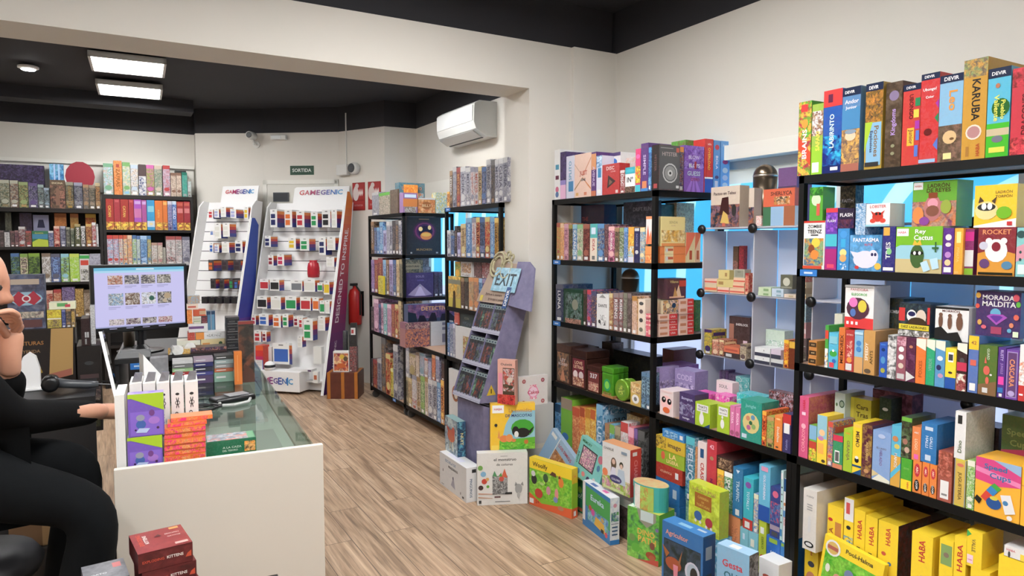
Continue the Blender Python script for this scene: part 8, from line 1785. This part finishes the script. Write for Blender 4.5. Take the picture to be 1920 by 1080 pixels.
rs = Q(-85, 690, PY - .17); re_ = Q(14, 785, PY - .10); rw = Q(198, 770, PY + .34); ls = Q(-75, 690, PY + .2); le = Q(6, 775, PY + .16); lw = Q(20, 668, PY + .05)
rk = Q(186, 950, PY - .17); lk_ = Q(160, 862, PY + .12); rh = Q(-70, 905, PY - .1); lh = Q(-60, 880, PY + .1)
ra = (rk[0] - .13, rk[1], .2); la = (lk_[0] - .12, lk_[1] + .02, .22)
def S(p, *r): return (*p, *r)
pe = thing('person', 'bald bearded person in a black sweater, chin on hand, seated at the counter', 'person', (hip[0], hip[1], 0), 0)
loc0 = Vector((hip[0], hip[1], 0))
def L(p): return tuple(Vector(p[:3]) - loc0) + tuple(p[3:])
bp = [S(hip, .15, .12), S(chest, .16, .13), S(neck, .06), S(head, .06), S(rs, .065), S(re_, .045), S(rw, .03), S(ls, .065), S(le, .045), S(lw, .03), S(rh, .085), S(rk, .06), S(ra, .045), S(lh, .085), S(lk_, .06), S(la, .045)]
bmesh_body = skin('body', [L(p) for p in bp], [(0, 1), (1, 2), (2, 3), (1, 4), (4, 5), (5, 6), (1, 7), (7, 8), (8, 9), (0, 10), (10, 11), (11, 12), (0, 13), (13, 14), (14, 15)], M_SKIN, False)
# head with a face, joined to the body mesh
bm = bmesh.new(); bm.from_mesh(bmesh_body); hc = Vector(head) - loc0 + Vector((0, 0, .02))
def bump(d, c, s): return math.exp(-((d - Vector(c)).length_squared) / (s * s))
def hp(d):
    e = 2.5; k = (abs(d.x) ** e + abs(d.y) ** e + abs(d.z) ** e) ** (-1 / e); p = Vector((d.x * .094 * k, d.y * .074 * k, d.z * .118 * k))
    if d.z < 0 and d.x < 0: p.x *= 1 + d.z * .4
    if d.z < -.2: p.y *= 1 + (d.z + .2) * .4
    p.x += .030 * bump(d, (.98, 0, -.2), .12) + .018 * bump(d, (.99, 0, -.06), .1) + .008 * bump(d, (.97, 0, .1), .1) + .010 * bump(d, (.95, 0, .26), .22) + .010 * bump(d, (.86, 0, -.46), .1) + .009 * bump(d, (.8, 0, -.6), .1) + .012 * bump(d, (.66, 0, -.76), .2)
    for sgn in (1, -1): p.x -= .012 * bump(d, (.92, .32 * sgn, .1), .15); p.x += .006 * bump(d, (.86, .4 * sgn, -.14), .2)
    c, s = math.cos(R(17)), math.sin(R(17)); return Vector((p.x * c + p.z * s, p.y, p.z * c - p.x * s))
NU, NV = 48, 40; rows_ = []
for j in range(NV + 1):
    ph = math.pi * j / NV - math.pi / 2; r_ = []
    for i in range(NU):
        a = 2 * math.pi * i / NU; d = Vector((math.cos(ph) * math.cos(a), math.cos(ph) * math.sin(a), math.sin(ph)))
        p = hp(d)
        r_.append(bm.verts.new(hc + p))
    rows_.append(r_)
for j in range(NV):
    for i in range(NU):
        try: bm.faces.new((rows_[j][i], rows_[j][(i + 1) % NU], rows_[j + 1][(i + 1) % NU], rows_[j + 1][i])).smooth = True
        except ValueError: pass
# hands: palm plus five bent fingers each, joined to the same mesh
def hand(wrist, pts):
    for chain in pts:
        ch = [L(q) for q in chain]; m_ = skin('h', ch, [(i, i + 1) for i in range(len(ch) - 1)], M_SKIN, False, 2); bm.from_mesh(m_)
def off(p, x, y, z): return (p[0] + x, p[1] + y, p[2] + z)
hw_ = lw; k0 = Q(22, 615, PY + .05)
def qq(px, py, dy, r): return S(Q(px, py, PY + dy), r)
hand(lw, [[qq(18, 705, .075, .034), S(lw, .031), qq(21, 640, .05, .036), S(k0, .037)]] +
     [[qq(26 - 3 * i, 622 - 9 * i + 10, .05 - .012 * i, .0115), qq(40 - 2 * i, 604 - 7 * i + 8, .03 - .02 * i, .0105), qq(28 - 3 * i, 592 - 6 * i + 8, -.005 - .022 * i, .0095), qq(8 - 5 * i, 596 - 5 * i + 6, -.02 - .02 * i, .008)] for i in range(4)] +
     [[qq(14, 632, .03, .013), qq(2, 612, -.01, .012), qq(-8, 598, -.03, .0105)]])
rw2 = Q(213, 772, PY + .37)
hand(rw, [[S(off(rw, -.06, -.02, 0), .034), S(rw, .031), S(rw2, .034), S(off(rw2, .05, .02, 0), .03)]] + [[S(off(rw2, .06, -.025 + .02 * i, .01), .0105), S(off(rw2, .1, -.03 + .022 * i, .012), .0095), S(off(rw2, .125, -.028 + .02 * i, -.006), .008)] for i in range(4)] + [[S(off(rw2, .01, -.03, .0), .013), S(off(rw2, .045, -.055, .004), .0115), S(off(rw2, .07, -.06, -.002), .009)]])
bm.to_mesh(bmesh_body); bm.free()
for p in bmesh_body.polygons: p.use_smooth = True
link('body', bmesh_body, pe)
def onhead(d, r, k=1.0):
    d = Vector(d).normalized(); return hc + Vector((d.x * .098, d.y * .076, d.z * .122)) * k
bd = bmesh.new()
def patch(name, test, lift, m):
    g = bmesh.new(); V = {}
    for j in range(2, NV - 1):
        for i in range(NU):
            qs = [(j, i), (j, (i + 1) % NU), (j + 1, (i + 1) % NU), (j + 1, i)]
            ds = [Vector((math.cos(math.pi * a / NV - math.pi / 2) * math.cos(2 * math.pi * b / NU), math.cos(math.pi * a / NV - math.pi / 2) * math.sin(2 * math.pi * b / NU), math.sin(math.pi * a / NV - math.pi / 2))) for a, b in qs]
            if all(test(d) for d in ds):
                vs = []
                for (a, b), d in zip(qs, ds):
                    if (a, b) not in V: V[(a, b)] = g.verts.new(headpos[(a, b)] + (headpos[(a, b)] - hc).normalized() * lift)
                    vs.append(V[(a, b)])
                g.faces.new(vs)
    mb = MB(); mb.bm.free(); mb.bm = g; return mb.build(name, m, pe, True)
headpos = {}
for j in range(NV + 1):
    ph = math.pi * j / NV - math.pi / 2
    for i in range(NU):
        a = 2 * math.pi * i / NU; d = Vector((math.cos(ph) * math.cos(a), math.cos(ph) * math.sin(a), math.sin(ph))); p = hp(d)
        headpos[(j, i)] = hc + p
M_HAIR = mat('dark_beard', '2a211c', .8, noise=.4, nscale=120, bump=.6)
patch('beard', lambda d: d.z < -.28 and d.x > -.15 and not (d.z > -.5 and d.x < .55 and abs(d.y) < .2), .006, M_HAIR)
patch('eyebrow', lambda d: .16 < d.z < .3 and d.x > .75 and .1 < abs(d.y) < .62, .004, M_HAIR)
for sgn in (1, -1):
    MB().lathe([(.002, -.012), (.009, -.008), (.0125, 0), (.009, .008), (.002, .012)], 12, hc + Vector((.0795, .03 * sgn, -.012))).build('eye', mat('eye_dark', '2a2420', .2), pe, True)
    MB().lathe([(.004, -.012), (.018, -.008), (.024, 0), (.02, .006), (.012, .004), (.004, .002)], 14, hc + Vector((-.005, .078 * sgn, -.01)), 'y').build('ear', M_SKIN, pe, True)
skin('sweater', [L(p) for p in [S(off(hip, 0, 0, .06), .175, .15), S(chest, .185, .155), S(off(neck, -.005, 0, -.02), .075), S(rs, .085), S(re_, .064), S((rw[0] - .035, rw[1] - .01, rw[2]), .046), S(ls, .085), S(le, .064), S((lw[0], lw[1] + .02, lw[2] - .045), .045)]], [(0, 1), (1, 2), (1, 3), (3, 4), (4, 5), (1, 6), (6, 7), (7, 8)], M_KNIT, pe)
skin('trousers', [L(p) for p in [S(off(hip, 0, 0, .0), .165, .15), S(rh, .11), S(rk, .085), S(off(ra, 0, 0, .03), .065), S(lh, .11), S(lk_, .085), S(off(la, 0, 0, .03), .065)]], [(0, 1), (1, 2), (2, 3), (0, 4), (4, 5), (5, 6)], M_JEAN, pe)
for an in (ra, la): q = Vector(an) - loc0; MB().tube([(q.x - .08, q.y, q.z - .09), (q.x, q.y, q.z - .07), (q.x + .1, q.y, q.z - .09), (q.x + .19, q.y, q.z - .1)], [.04, .052, .045, .03], 12).build('shoe', M_BALL, pe, True)
# bar stool and crate
sz = hip[2] - .265
t = thing('bar_stool', 'black bar stool under the seated person', 'stool', (hip[0], hip[1], 0), 0)
MB().lathe([(.05, sz - .07), (.19, sz - .06), (.2, sz - .03), (.18, sz)], 26).build('seat', M_RIS, t, True); MB().tube([(0, 0, .03), (0, 0, sz - .06)], .03, 12).build('column', M_METAL, t); MB().lathe([(.22, 0), (.22, .02), (.05, .035)], 26).build('base', M_METAL, t)
rg = MB(); pts = [(.17 * math.cos(2 * math.pi * i / 24), .17 * math.sin(2 * math.pi * i / 24), .16) for i in range(25)]; rg.tube(pts, .012, 6); rg.tube([(-.17, 0, .16), (.17, 0, .16)], .01, 6); rg.build('foot_ring', M_METAL, t)
q = on_plane(16, 1038, (0, 3.28, 0), (0, 1, 0))
t = thing('storage_crate', 'dark storage crate under the clerk desk', 'crate', (q.x - .2, 3.28, 0), 0); MB().box(0, 0, 0, .62, .32, q.z - .002, .004).build('crate_body', mat('dark_crate', '2a2624', .6), t); MB().box(.42, -.004, q.z - .08, .5, 0, q.z - .06).build('crate_handle', M_CHROME, t)
t = thing('carton', 'brown carton on the dark crate under the clerk desk', 'carton', (q.x, 3.3, q.z), 0); MB().box(0, 0, 0, .26, .25, .15, .003).build('carton_body', mat('brown_carton', '6e5238', .8, noise=.2, nscale=12), t); MB().box(.11, -.0012, 0, .15, -.0002, .15).build('tape', mat('carton_tape', '8a6e4c', .4), t)
settle()
